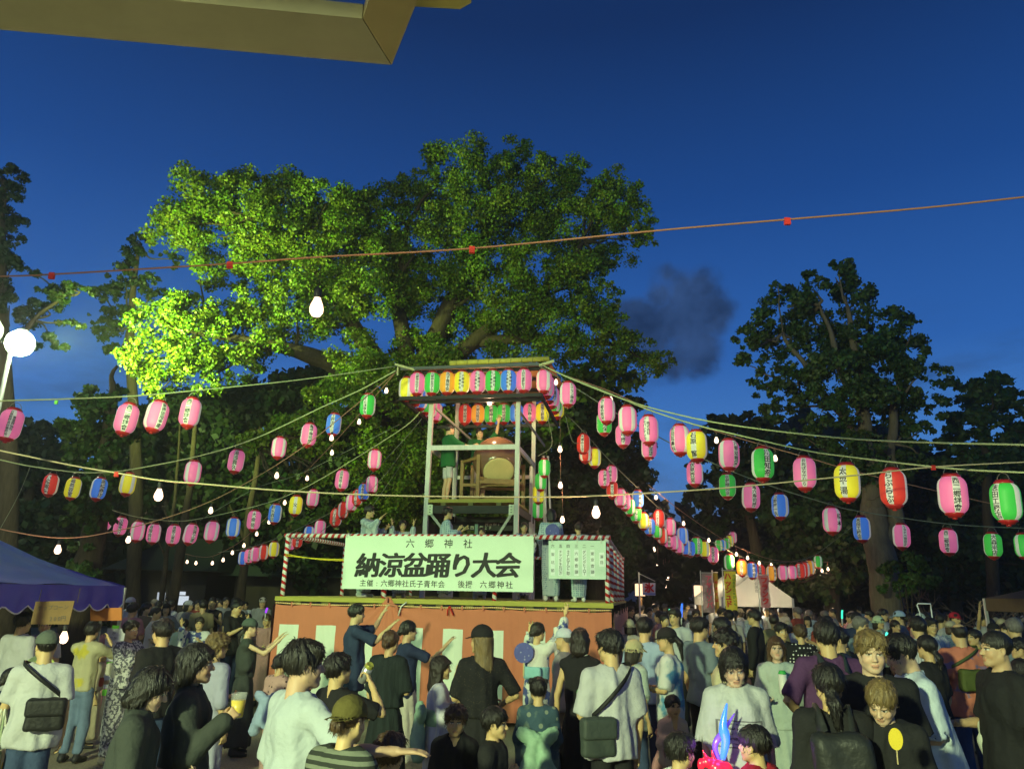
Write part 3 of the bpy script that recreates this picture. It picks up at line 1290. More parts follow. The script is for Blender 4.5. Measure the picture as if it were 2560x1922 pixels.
def person(loc, yaw, h, kind='m', lod=0, hair=('short', 'black'), top=None, bottom=None, arms=('down', 'down'), hat=None, lean=0.0, turn=0.0, nod=0.0, tilt=0.0,
           stride=.0, skin=(.58, .40, .195), label=None, group=None, seed=1, shoe='shoe_dark', sash=None, noshoe=False, lipk=.7):
    """yaw: 0 faces away from the camera (+Y), 90 faces +X (photo right), 180 faces the camera. top / bottom: (kind, material, options)."""
    b = Body(h, kind, arms, lean, turn, nod, tilt, stride)
    root = empty('person', loc, -math.radians(yaw), label, 'person', group)
    root['seed'] = seed
    fine = min(max((math.hypot(loc[0], loc[1]) - 4.6) * .14 + 1, 1), 1.45)
    V, Q = b.skin(lod, fine)
    C = b.skincol(V, skin, HAIRC[hair[1]] if hair else HAIRC['black'], lipk)
    mesh_np('body', V, Q, skin_mat(), root, True, col=C)
    g = (.0138 * fine, .0235, .026)[lod]
    gh = (.0078 * fine, .0132, .019)[lod]
    if hair and hair[0]:
        v, q = b.hair(gh, hair[0], seed, bool(hat))
        if lod < 2 and hair[0] != 'bald':
            v, q = b.tufts(v, q, hair[0], seed, 620 if lod == 0 else 260)
        mesh_np('hair', v, q, hair_mat(hair[1]), root, True)
    if hat:
        v, q = b.cap(gh * .85, hat[0], len(hat) > 2)
        mesh_np('hat', v, q, hat[1], root, True)
    if top:
        opt = dict(top[2]) if len(top) > 2 else {}
        if top[0] == 'yukata':
            v, q = b.yukata(g, seed, **opt)
        elif top[0] == 'dress':
            end, flare = opt.pop('end', .12), opt.pop('flare', .26)
            v, q = b.shirt(g, seed=seed, **{**dict(hem=.56, sleeve=.8), **opt})
            v2, q2 = b.skirt(g, end, .585, flare, seed)
            mesh_np('skirt', v2, q2, bottom[1] if bottom else top[1], root, True)
        else:
            v, q = b.shirt(g, seed=seed, **opt)
        mesh_np({'yukata': 'yukata', 'dress': 'dress', 'shirt': 'shirt'}[top[0]], v, q, top[1], root, True)
    if bottom and top and top[0] not in ('dress', 'yukata'):
        opt = dict(bottom[2]) if len(bottom) > 2 else {}
        if bottom[0] == 'skirt':
            v, q = b.skirt(g, seed=seed, **opt)
            mesh_np('skirt', v, q, bottom[1], root, True)
        else:
            v, q = b.trousers(g * 1.35, seed=seed, **opt)
            mesh_np('shorts' if opt.get('end', 0) > .2 else 'trousers', v, q, bottom[1], root, True)
    if sash:
        v, q = b.sash(g)
        so = mesh_np('sash', v, q, sash[0], root, True)
        if len(sash) > 1:      # bow or knot at the back
            F = Fld()
            zc = b.up((0, -.165 * b.k, .65 * h))
            if sash[1] == 'knot':
                F.el(zc, np.array([.11, .035, .085]) * b.k, .02)
            elif sash[1] == 'bow':
                for sx in (1, -1):
                    F.el(zc + np.array([sx * .12, -.02, .03]) * b.k, np.array([.12, .05, .085]) * b.k, .03, 'u', roty(sx * -.5))
                    F.rc(zc + np.array([sx * .03, -.02, 0]), zc + np.array([sx * .12, -.03, -.30]) * 1.0, .035, .06, .02)
                    F.rc(zc + np.array([sx * .02, -.03, 0]), zc + np.array([sx * .05, -.05, -.22]), .03, .05, .02)
                F.el(zc + np.array([0, -.03, 0]), (.04, .035, .04), .01)
                lo, hi = F.bounds()
                F.fn(lambda P: .011 * np.sin(P[..., 0] * 75 + 35 * P[..., 2]) * np.sin(P[..., 2] * 48 + 30 * P[..., 0] + 3), lo, hi, .01, 'a')
            elif sash[1] == 'flat':
                F.fn(lambda P: np.maximum(np.maximum(np.abs(P[..., 0]) - .12 * b.k, np.abs(P[..., 2] - zc[2]) - .07), np.abs(P[..., 1] - zc[1]) - .03), zc - .15, zc + .15, .01)
            v, q = F.mesh(g)
            mesh_np('bow', v, q, sash[2] if len(sash) > 2 else sash[0], so, True)
    if not noshoe:
        v, q = b.shoes(g * 1.1)
        mesh_np('shoes', v, q, MATS[shoe], root, True)
    return root, b


def to_world(root, p):
    a = root.rotation_euler[2]
    p = np.asarray(p, float)
    return np.array(root.location) + rotz(a) @ p

# ------------------------------------------------------------------ flood lamps (lit in the photograph, a row down the left side)
LAMP_COL = (0.80, 1.0, 0.52)


def floodlight(base, head, aim, power, label, pole=True, size=.17, color=LAMP_COL, soft=.2, spot=0, globe=False):
    head, aim = np.asarray(head, float), np.asarray(aim, float)
    root = empty('floodlight', (head[0], head[1], 0), 0, label, 'floodlight', 'floodlights along the left side of the court')
    hz = head[2]
    ax = nrm(aim - head)
    m = MB()
    if globe:
        m.lathe([(.02, size * .9), (.10, size * .93), (.12, size * 1.05), (.05, size * 1.25)], 16, 0, (0, 0, hz))
    else:
        m.lathe([(.03, -.30), (.06, -.28), (.07, -.12), (.16, -.02), (.19, .03), (.185, .035), (.15, -.02)], 20, 0, (0, 0, hz), ax)
    m.build('housing', mat('lamp_metal', (.35, .37, .36), .4, metal=.7), root, True)
    b = MB()
    if globe:
        b.lathe([(size * math.sin(t), -size * math.cos(t)) for t in np.linspace(.03, 3.11, 17)], 24, 0, (0, 0, hz))
    else:
        b.lathe([(.02, -.10), (.09, -.08), (size * .8, -.03), (size, .05), (size * .85, .13), (size * .45, .19), (.02, .21)], 20, 0, (0, 0, hz), ax)
    b.build('lamp_glass', emat('flood_globe', (.86, 1.0, .60), 150) if globe else emat('flood_glass', (.86, 1.0, .62), 3.0), root, True)
    if pole:
        p = MB()
        p.tube([(0, -.25, 0), (0, -.25, hz + .05)], .045, 8)
        p.tube([(0, -.25, hz), (0, -.08, hz - .05)], .025, 6)
        build_each(p, 'pole', mat('galv_pole', (.32, .33, .33), .5, metal=.6), root, True)
    else:
        p = MB()
        p.tube([(0, 0, hz - .1), (0, -.1, hz + .45)], .025, 6)
        p.build('bracket', mat('galv_pole', (.32, .33, .33), .5, metal=.6), root, True)
    l = bpy.data.lights.new('flood_light', 'SPOT' if spot else 'POINT')
    if spot:
        l.spot_size, l.spot_blend = math.radians(spot), 1.0 if globe else .6
    l.energy = power
    l.color = color
    l.shadow_soft_size = soft
    lo = bpy.data.objects.new('flood_light', l)
    lo.location = tuple(np.array([0, 0, hz]) + ax * (.28 + soft + size * globe))
    lo.rotation_mode = 'QUATERNION'
    lo.rotation_quaternion = Vector((0, 0, -1)).rotation_difference(Vector(ax))
    link(lo, root)
    return root


floodlight(0, W(50, 858, 16.5), (-8.5, 23, 10.5), 11500, 'blazing round floodlight in front of the left end of the big tree', color=(.70, 1.0, .22), size=.30, spot=125, globe=True)
floodlight(0, W(-58, 818, 6.3), (.3, 15, 4.6), 1000, 'blazing floodlight cut by the left edge of the photo, beside the other one', color=(.55, 1.0, .34), size=.15, spot=105)
floodlight(0, (-6.0, -6.5, 4.9), (1.5, 9, 1.2), 10300, 'floodlight at the shrine end of the left row, behind the viewer', soft=.3, color=(.84, 1.0, .50))

# ------------------------------------------------------------------ ground


def build_ground():
    m = bpy.data.materials.new('court_earth')
    m.use_nodes = True
    nt = m.node_tree
    lk = nt.links
    b = nt.nodes['Principled BSDF']
    tc = nd(nt, 'ShaderNodeTexCoord')
    n1 = nd(nt, 'ShaderNodeTexNoise')
    n1.inputs['Scale'].default_value = .35
    n1.inputs['Detail'].default_value = 8
    n2 = nd(nt, 'ShaderNodeTexNoise')
    n2.inputs['Scale'].default_value = 45
    n2.inputs['Detail'].default_value = 5
    lk.new(tc.outputs['Object'], n1.inputs[0])
    lk.new(tc.outputs['Object'], n2.inputs[0])
    r1 = ramp(nt, [(.3, (.20, .165, .10)), (.5, (.29, .25, .17)), (.72, (.37, .33, .24))])
    lk.new(n1.outputs[0], r1.inputs[0])
    mr = nd(nt, 'ShaderNodeMapRange')
    lk.new(n2.outputs[0], mr.inputs[0])
    mr.inputs[1].default_value, mr.inputs[2].default_value, mr.inputs[3].default_value, mr.inputs[4].default_value = .3, .7, .65, 1.2
    vm = nd(nt, 'ShaderNodeVectorMath', operation='SCALE')
    lk.new(r1.outputs[0], vm.inputs[0])
    lk.new(mr.outputs[0], vm.inputs['Scale'])
    lk.new(vm.outputs[0], b.inputs['Base Color'])
    b.inputs['Roughness'].default_value = .95
    bp = nd(nt, 'ShaderNodeBump')
    bp.inputs['Strength'].default_value = .5
    bp.inputs['Distance'].default_value = .015
    lk.new(n2.outputs[0], bp.inputs['Height'])
    lk.new(bp.outputs[0], b.inputs['Normal'])
    MATS['court_earth'] = m
    n = 60
    xs = np.concatenate([[-900, -300, -100], np.linspace(-40, 40, n), [100, 300, 900]])
    ys = np.concatenate([[-300, -60], np.linspace(-12, 60, n), [120, 400, 1200]])
    X, Y = np.meshgrid(xs, ys, indexing='ij')
    Zg = .006 * np.sin(X * 1.3) * np.cos(Y * 1.1)
    v, f = grid_mesh(np.stack([X, Y, Zg], -1))
    tag(mesh_np('ground', v, f, m, None, True), kind='structure')


build_ground()

# ------------------------------------------------------------------ shrine eave over the viewer


def ZP(x, y, z):
    v = ray(x, y)
    return CAMP + v * ((z - CAM_H) / v[2])


def build_eave():
    z = 4.15
    C1, C0, L1, L0, S1, S0 = [ZP(x, y, z) for x, y in ((977, 163), (905, 47), (0, 75), (250, 0), (1035, 18), (925, 0))]
    dl = C1 - L1
    L1 = C1 - dl * 4.4
    L0 = C0 - dl * 4.4
    ds = S1 - C1
    S1b = C1 + ds * 9
    S0b = C0 + ds * 9
    root = empty('shrine_eave', (C1[0], C1[1], 0), 0, 'beige painted shrine eave corner jutting into the sky overhead', 'eave')
    o = np.array([C1[0], C1[1], 0])
    paint = mat('eave_paint', (.31, .28, .215), .38, spec=.5, noise=.12, nscale=3.5, bump=.08, bscale=14)
    paint2 = mat('eave_paint_side', (.32, .25, .15), .5, noise=.1, nscale=5)

    def prism(name, poly, z0, z1, mt):
        n = len(poly)
        v = [(p[0] - o[0], p[1] - o[1], z0) for p in poly] + [(p[0] - o[0], p[1] - o[1], z1) for p in poly]
        f = [tuple(range(n))[::-1], tuple(range(n, 2 * n))] + [(i, (i + 1) % n, (i + 1) % n + n, i + n) for i in range(n)]
        mesh_np(name, v, f, mt, root)
    prism('front_fascia', [L1, C1, C0, L0], z, z + .07, paint)
    prism('side_fascia', [C1 + np.array([.004, 0, 0]), S1b, S0b, C0 + np.array([.004, 0, 0])], z, z + .07, paint2)
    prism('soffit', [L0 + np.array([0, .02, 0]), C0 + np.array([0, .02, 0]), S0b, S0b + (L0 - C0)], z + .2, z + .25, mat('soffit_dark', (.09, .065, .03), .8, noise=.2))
    # rain gutter outlet that sticks out beyond the side board
    G = [ZP(x, y, z + .06) for x, y in ((1030, 17), (1150, 24), (1178, 8), (1180, -60), (1030, -60))]
    prism('gutter', G, z + .06, z + .15, mat('gutter_paint', (.42, .36, .14), .4))
    # posts that carry the eave, out of the picture behind and left
    m = MB()
    for p in (S0b + np.array([-.3, .0, 0]), L0 + np.array([.2, -.2, 0])):
        m.box((p[0] - o[0] - .12, p[1] - o[1] - .12, 0), (p[0] - o[0] + .12, p[1] - o[1] + .12, z + .2))
    build_each(m, 'post', paint2, root)


build_eave()

# ------------------------------------------------------------------ stage, railing, curtain, signs
SA = np.array([-3.861, 13.0, 0.0])
SU, SV = np.array([.9837, -.1798, 0]), np.array([.1798, .9837, 0])
SRZ = math.atan2(SU[1], SU[0])
SWID, SDEP, DZ = 5.56, 7.2, 1.84


def S(u, v, z=0.0):
    return SA + SU * u + SV * v + np.array([0, 0, z])


def front_u(px, z=1.0, v=0.0):
    """u on the stage front under photo column px."""
    lo, hi = -1.0, 7.0
    for _ in range(40):
        mid = (lo + hi) / 2
        q = S(mid, v, z) - CAMP
        x = 1280 + FPX * (q @ _r2) / (q @ _f)
        lo, hi = (mid, hi) if x < px else (lo, mid)
    return lo


plank_m = mat('deck_plank', (.42, .36, .10), .75, noise=.22, nscale=3, stretch=(.3, 4, 4), bump=.2)
black_wood = mat('black_beam', (.02, .02, .02), .55, noise=.3, nscale=6, bump=.15)
whitewood = mat('white_painted_wood', (.66, .66, .60), .6, noise=.16, nscale=4, stretch=(3, 3, .6), bump=.12)
brownwood = mat('brown_wood', (.17, .105, .045), .6, noise=.25, nscale=5, stretch=(3, 3, .5), bump=.15)


def wrap_pattern(freq):
    """White and red tape wound round a pole: red where z + turn crosses a line."""
    def fn(nt, co, base):
        sp = nd(nt, 'ShaderNodeSeparateXYZ')
        nt.links.new(co, sp.inputs[0])
        at = nd(nt, 'ShaderNodeMath', operation='ARCTAN2')
        nt.links.new(sp.outputs[1], at.inputs[0])
        nt.links.new(sp.outputs[0], at.inputs[1])
        a = nd(nt, 'ShaderNodeMath', operation='MULTIPLY_ADD')
        nt.links.new(sp.outputs[2], a.inputs[0])
        a.inputs[1].default_value = freq
        d = nd(nt, 'ShaderNodeMath', operation='DIVIDE')
        nt.links.new(at.outputs[0], d.inputs[0])
        d.inputs[1].default_value = 6.2832
        nt.links.new(d.outputs[0], a.inputs[2])
        fr = nd(nt, 'ShaderNodeMath', operation='FRACT')
        nt.links.new(a.outputs[0], fr.inputs[0])
        gt = nd(nt, 'ShaderNodeMath', operation='GREATER_THAN')
        nt.links.new(fr.outputs[0], gt.inputs[0])
        gt.inputs[1].default_value = .55
        return _mixcol(nt, gt.outputs[0], base, (.50, .02, .02))
    return fn


wrap_m = mat('red_white_wrap', (.74, .74, .70), .6, pattern=wrap_pattern(9.0), noise=.06, nscale=9)


def pole(name, parent, a, b, r, mt, n=10):
    """Round pole whose own z axis runs along it."""
    a, b = Vector(a), Vector(b)
    d = b - a
    v, f = lathe([(r, 0), (r, d.length / 2), (r, d.length)], n)
    o = mesh_np(name, v, f, mt, parent, True)
    o.location = a
    o.rotation_mode = 'QUATERNION'
    o.rotation_quaternion = Vector((0, 0, 1)).rotation_difference(d.normalized())
    return o


def build_stage():
    root = empty('festival_stage', SA, SRZ, 'raised festival stage with a yellow plank deck above the red curtain', 'stage')
    n = 24
    w = SDEP / n
    for i in range(n):
        m = MB()
        m.box((-.02, i * w + .004, DZ - .04), (SWID + .02, (i + 1) * w - .004, DZ + .003 * (i % 3 - 1)))
        m.build('plank', plank_m, root)
    m = MB()
    m.box((-.03, -.03, DZ - .075), (SWID + .03, -.002, DZ - .005))
    m.build('edge_board', mat('edge_yellow', (.38, .34, .06), .6, noise=.2, nscale=5, stretch=(.4, 3, 3)), root)
    m = MB()
    for v in (.1, SDEP / 2, SDEP - .1):
        m.box((0, v - .05, DZ - .17), (SWID, v + .05, DZ - .045))
    build_each(m, 'joist', black_wood, root)
    for u in np.linspace(.1, SWID - .1, 5):
        for v in (.15, SDEP - .15):
            m = MB()
            m.box((u - .05, v - .05, 0), (u + .05, v + .05, DZ - .175))
            m.build('post', brownwood, root)
    # little black feet of the deck that show between the curtain loops
    m = MB()
    for u in np.linspace(.35, SWID - .3, 11):
        m.box((u - .06, .02, DZ - .16), (u + .06, .09, DZ - .08))
    build_each(m, 'bracket', mat('bracket_olive', (.16, .15, .04), .6), root)

    rail = empty('stage_railing', SA, SRZ, 'red and white wrapped railing round the edge of the stage', 'railing')
    ztop = DZ + 1.0
    r = .038
    us = [0.06, 1.85, 3.7, SWID - .06]
    for u in us:
        pole('post', rail, (u, .05, DZ), (u, .05, ztop - .01), r, wrap_m)
    for v in (1.5, 2.9, 4.3, 5.7, SDEP - .06):
        pole('post', rail, (SWID - .06, v, DZ), (SWID - .06, v, ztop - .01), r, wrap_m)
    for v in (2.6, 5.0, SDEP - .06):
        pole('post', rail, (.06, v, DZ), (.06, v, ztop - .01), r, wrap_m)
    for a, b in (((0, .05), (SWID, .05)), ((.06, .05), (.06, SDEP)), ((SWID - .06, .05), (SWID - .06, SDEP)), ((0, SDEP - .06), (SWID, SDEP - .06))):
        pole('rail', rail, (*a, ztop), (*b, ztop), r, wrap_m)
    rope = mat('yellow_rope', (.62, .50, .03), .8, noise=.3, nscale=60)
    m = MB()
    for z in (.66, .69):
        m.tube([(.06 + (1.9) * t, .05 - .04, DZ + z - .05 * math.sin(math.pi * t) * (1 + (z == .69))) for t in np.linspace(0, 1, 9)], .009, 6)
    m.tube([(SWID - .06, .05 + 2.8 * t, DZ + .62 - .12 * math.sin(math.pi * t)) for t in np.linspace(0, 1, 9)], .009, 6)
    build_each(m, 'safety_rope', rope, rail, True)


build_stage()


def build_curtain():
    red = mat('curtain_red', (.54, .17, .10), .85, noise=.06, nscale=2.5, sheen=.2)
    white = mat('curtain_white', (.68, .70, .62), .85, noise=.05, nscale=3)
    root = empty('curtain', SA, SRZ, 'long red and white striped festival curtain hung round the stage front', 'curtain')
    z_top, z_b, z_w = DZ - .13, .07, 1.40
    spans = [(696, 745), (788, 838), (884, 933), (1008, 1057), (1107, 1157), (1211, 1259), (1315, 1364), (1421, 1469)]
    us = [(front_u(a), front_u(b)) for a, b in spans]
    cuts = sorted({0.0, SWID} | {round(max(u, .004), 4) for p in us for u in p})
    ug, wh = [], []
    for a, b in zip(cuts[:-1], cuts[1:]):
        isw = any(p[0] - .003 <= a and b <= p[1] + .003 for p in us)
        k = max(2, int((b - a) / .022))
        ug += list(np.linspace(a, b, k, endpoint=False))
        wh += [isw] * k
    ug.append(SWID)
    ug = np.array(ug)
    zs = np.concatenate([np.linspace(z_top, z_w, 14, endpoint=False), np.linspace(z_w, z_b, 34)])
    U, Zz = np.meshgrid(ug, zs, indexing='ij')
    uk = front_u(965)
    t = (z_top - Zz) / (z_top - z_b)
    # scalloped top edge between the loops, gathered at the knot
    sag = .016 * np.abs(np.sin(math.pi * U / .5)) * (1 - t) ** 4
    # gathered cloth: creases radiating from the knot
    dx, dz = U - uk, z_top + .08 - Zz
    rr = np.sqrt(dx ** 2 + dz ** 2) + .02
    an = np.arctan2(dx, dz)
    crease = .022 * np.sin(an * 16 + .4 * np.sin(7 * rr)) * np.exp(-rr / .55)
    fold = (.020 * np.sin(U * 9.5 + .5 * np.sin(2.1 * U)) + .010 * np.sin(U * 23 + Zz * 1.5 + 1.2 * np.sin(3 * U)) + .005 * np.sin(U * 61 + 2 * np.sin(5 * Zz))) * (.12 + .88 * t ** .7)
    V = -.045 + fold + crease - .01 * t
    Zd = Zz - sag + .16 * np.exp(-(dx / .10) ** 2) * (1 - t) ** 6
    P = np.stack([U, V, Zd], -1)
    nz = len(zs)
    v, f = grid_mesh(P[:, :15])
    mesh_np('upper_cloth', v, f, red, root, True)
    a = 0
    for b in range(1, len(wh) + 1):      # the sewn strips below the band, one part each
        if b == len(wh) or wh[b] != wh[a]:
            Q = P[a:b + 1, 14:].copy()
            Q[..., 1] -= .003 * wh[a]
            v, f = grid_mesh(Q)
            mesh_np('cloth_strip', v, f, white if wh[a] else red, root, True)
            a = b
    for side, x, vv in (('left', 0.0, 1), ('right', SWID, 1)):
        vs = np.arange(-.04, SDEP, .03)
        A, Z2 = np.meshgrid(vs, zs, indexing='ij')
        t2 = (z_top - Z2) / (z_top - z_b)
        sw = 1 if side == 'right' else -1
        off = sw * (.045 + (.02 * np.sin(A * 9) + .008 * np.sin(A * 31)) * (.2 + .8 * t2)) + x
        sag2 = .09 * np.abs(np.sin(math.pi * A / 1.4)) * (1 - t2) ** 3 if side == 'right' else 0
        v, f = grid_mesh(np.stack([off, A, Z2 - sag2], -1))
        fi = np.arange(len(f))
        mi = (((fi // (nz - 1)) % 22 > 11) & (fi % (nz - 1) >= 14)).astype(int)
        mesh_np('side_cloth', v, f, [red, white], root, True, mi)
    # hanging rope with its loops
    rp = mat('curtain_rope', (.62, .25, .10), .8, pattern=pat_stripes((.75, .6, .3), 30, 0))
    m = MB()
    m.tube([(u, -.06, DZ - .105 - .018 * abs(math.sin(math.pi * u / 1.85)) ** 1) for u in np.linspace(0, SWID, 90)], .011, 6)
    m.build('rope', rp, root, True)
    for px in (735, 781, 828, 940, 1055, 1107, 1158, 1210, 1261, 1313, 1366, 1419, 1473):
        u = front_u(px, 1.75)
        m = MB()
        m.box((u - .013, -.075, DZ - .16), (u + .013, -.045, DZ - .09))
        m.build('loop', red, root)
    k = MB()
    k.tube([(uk - .02, -.08, DZ + .02), (uk, -.1, DZ - .08), (uk + .16, -.09, DZ - .11), (uk + .2, -.085, DZ - .22)], .02, 6)
    k.build('knot', red, root, True)
    k = MB()
    u2 = front_u(1128, 1.75)
    for s in (-1, 1):
        k.tube([(u2, -.09, DZ - .1), (u2 + s * .03, -.11, DZ - .16), (u2 + s * .05 + .02, -.09, DZ - .24)], .012, 6)
    build_each(k, 'tassel', mat('tassel_red', (.55, .03, .02), .7), root, True)
    k = MB()
    k.tube([(uk + .32, -.08, DZ - .05), (uk + .24, -.1, DZ - .12), (uk + .20, -.09, DZ - .26)], .012, 6)
    k.build('tie_string', mat('string_white', (.7, .7, .65), .7), root, True)


build_curtain()


def board(name, label, corners, v, th, base_m, cat='sign'):
    """Flat board on the stage front: corners are photo pixels TL, TR, BR, BL; returns root, width, height, (u0, z0)."""
    pts = []
    for x, y in corners:
        lo, hi = 10.0, 16.0
        for _ in range(40):
            d = (lo + hi) / 2
            p = W(x, y, d)
            q = (p - SA) @ SV
            lo, hi = (d, hi) if q < v else (lo, d)
        p = W(x, y, lo)
        pts.append(((p - SA) @ SU, p[2]))
    root = empty(name, S(0, v, 0), SRZ, label, cat)
    vv = [(u, 0, z) for u, z in pts] + [(u, th, z) for u, z in pts]
    mesh_np('board', vv, [(0, 3, 2, 1), (4, 5, 6, 7), (0, 1, 5, 4), (1, 2, 6, 5), (2, 3, 7, 6), (3, 0, 4, 7)], base_m, root)
    return root, pts


ink = mat('ink_black', (.012, .012, .014), .6)
ink2 = mat('ink_grey', (.06, .065, .07), .7)
FRONT = (math.pi / 2, 0, 0)


def build_signs():
    sign_m = mat('sign_white', (.68, .80, .66), .75, noise=.05, nscale=2)
    root, pts = board('event_banner', 'large white banner board with bold black festival title on the stage railing', [(864.5, 1339), (1334, 1340), (1333, 1480), (854, 1471)], -.09, .03, sign_m)

    def at(px, py):
        u = front_u(px, 2.4, -.09)
        # z from the pixel on the plane v=-.09
        lo, hi = 10.0, 16.0
        for _ in range(40):
            d = (lo + hi) / 2
            lo, hi = (d, hi) if (W(px, py, d) - SA) @ SV < -.09 else (lo, d)
        return u, W(px, py, lo)[2]

    def line(s, px0, px1, py, size, bold=0.0, mt=ink, yslope=0):
        a, za = at(px0, py)
        b, zb = at(px1, py)
        n = len(s)
        pitch = (b - a) / (n - 1) / size
        flat_text('lettering', [s], size, mt, root, ((a + b) / 2, -.004, (za + zb) / 2), FRONT, pitch=pitch, bold=bold)
    line('六郷神社', 1023, 1168, 1358, .155, .006)
    # heavy brush title: one glyph at a time so the strokes differ in slant
    title = '納涼盆踊り大会'
    xs = np.linspace(921, 1270, 7)
    for i, ch in enumerate(title):
        u, z = at(xs[i], 1412)
        v, f = text2d([ch], .42)
        q = v.copy()
        q[:, 0] = v[:, 0] * 1.02 + .10 * v[:, 1] + .05 * v[:, 1] ** 2
        q[:, 1] = v[:, 1] * .98 + .03 * v[:, 0]
        k = len(q)
        offs = [(0, 0), (.017, 0), (-.017, 0), (0, .008), (0, -.008), (.012, .007), (-.012, -.007), (.012, -.007), (-.012, .007)]
        vv = np.concatenate([np.stack([q[:, 0] + o[0], np.full(k, -.0005 * j), q[:, 1] + o[1]], 1) for j, o in enumerate(offs)])
        ff = [tuple(t + j * k for t in p) for j in range(len(offs)) for p in f]
        tag(mesh_np('lettering', vv, ff, ink, root, loc=(u, -.004, z)), kind='stuff')
    line('主催:六郷神社氏子青年会', 911, 1106, 1458, .118, .006)
    line('後援', 1155, 1174, 1460, .12, .006)
    line('六郷神社', 1210, 1274, 1461, .12, .006)
    m = MB()
    for (u, z) in (pts[0], pts[1]):
        m.tube([(u + .03, -.01, z - .03), (u + .02, -.03, z + .02), (u + .03, .06, z + .05), (u + .04, .1, z + .0)], .007, 5)
    build_each(m, 'tie_string', mat('string_white', (.7, .7, .65), .7), root, True)

    root, pts = board('programme_board', 'smaller pale board listing the dances in columns, right of the banner', [(1371.5, 1351), (1514.6, 1351), (1515, 1448), (1371.5, 1446)], -.06, .02, mat('board_pale', (.60, .74, .64), .7, noise=.03))
    (u0, z1), (u1, _), (_, z0), _ = pts
    w, h = u1 - u0, z1 - z0
    cols = [(.925, '演目', .28, .86), (.765, '東京音頭', 0, 0), (.625, 'ダンシングヒーロー', 0, 0), (.487, '六郷音頭', 0, 0), (.345, 'きよしのずんどこ節', 0, 0), (.21, 'チャンチキおけさ', 0, 0), (.075, '炭坑節', 0, 0)]
    nums = ['', '一', '二', '三', '四', '五', '六']
    paper = mat('paper_strip', (.80, .86, .85), .8)
    for i, (fx, s, _, _) in enumerate(cols):
        u = u0 + w * fx
        m = MB()
        if i == 0:
            m.box((u - .04, -.003, z0 + h * .33), (u + .04, -.0005, z0 + h * .70))
        else:
            m.box((u - .035, -.003, z0 + h * .08), (u + .035, -.0005, z0 + h * .77))
        m.build('paper_strip', paper, root)
        n = len(s)
        hh = h * (.3 if i == 0 else .64)
        flat_text('lettering', [s], .058, ink2, root, (u, -.005, z0 + h * (.515 if i == 0 else .425)), FRONT, True, pitch=hh / n / .058, bold=.006)
        if i:
            flat_text('lettering', [nums[i]], .058, ink2, root, (u, -.005, z0 + h * .86), FRONT, bold=.006)
    m = MB()
    for u in (u0 + .05, (u0 + u1) / 2, u1 - .08):
        m.tube([(u, -.01, z1 - .03), (u + .01, .0, z1 + .06), (u + .03, .1, z1 + .04), (u - .02, .06, z1 + .09)], .008, 5)
    build_each(m, 'tie_string', mat('string_white', (.7, .7, .65), .7), root, True)


build_signs()

# ------------------------------------------------------------------ drum tower
TU0, TU1, TV0, TV1 = 1.80, 3.63, 2.38, 4.55
PZ, FZ, RZ = 3.73, 5.72, 6.38


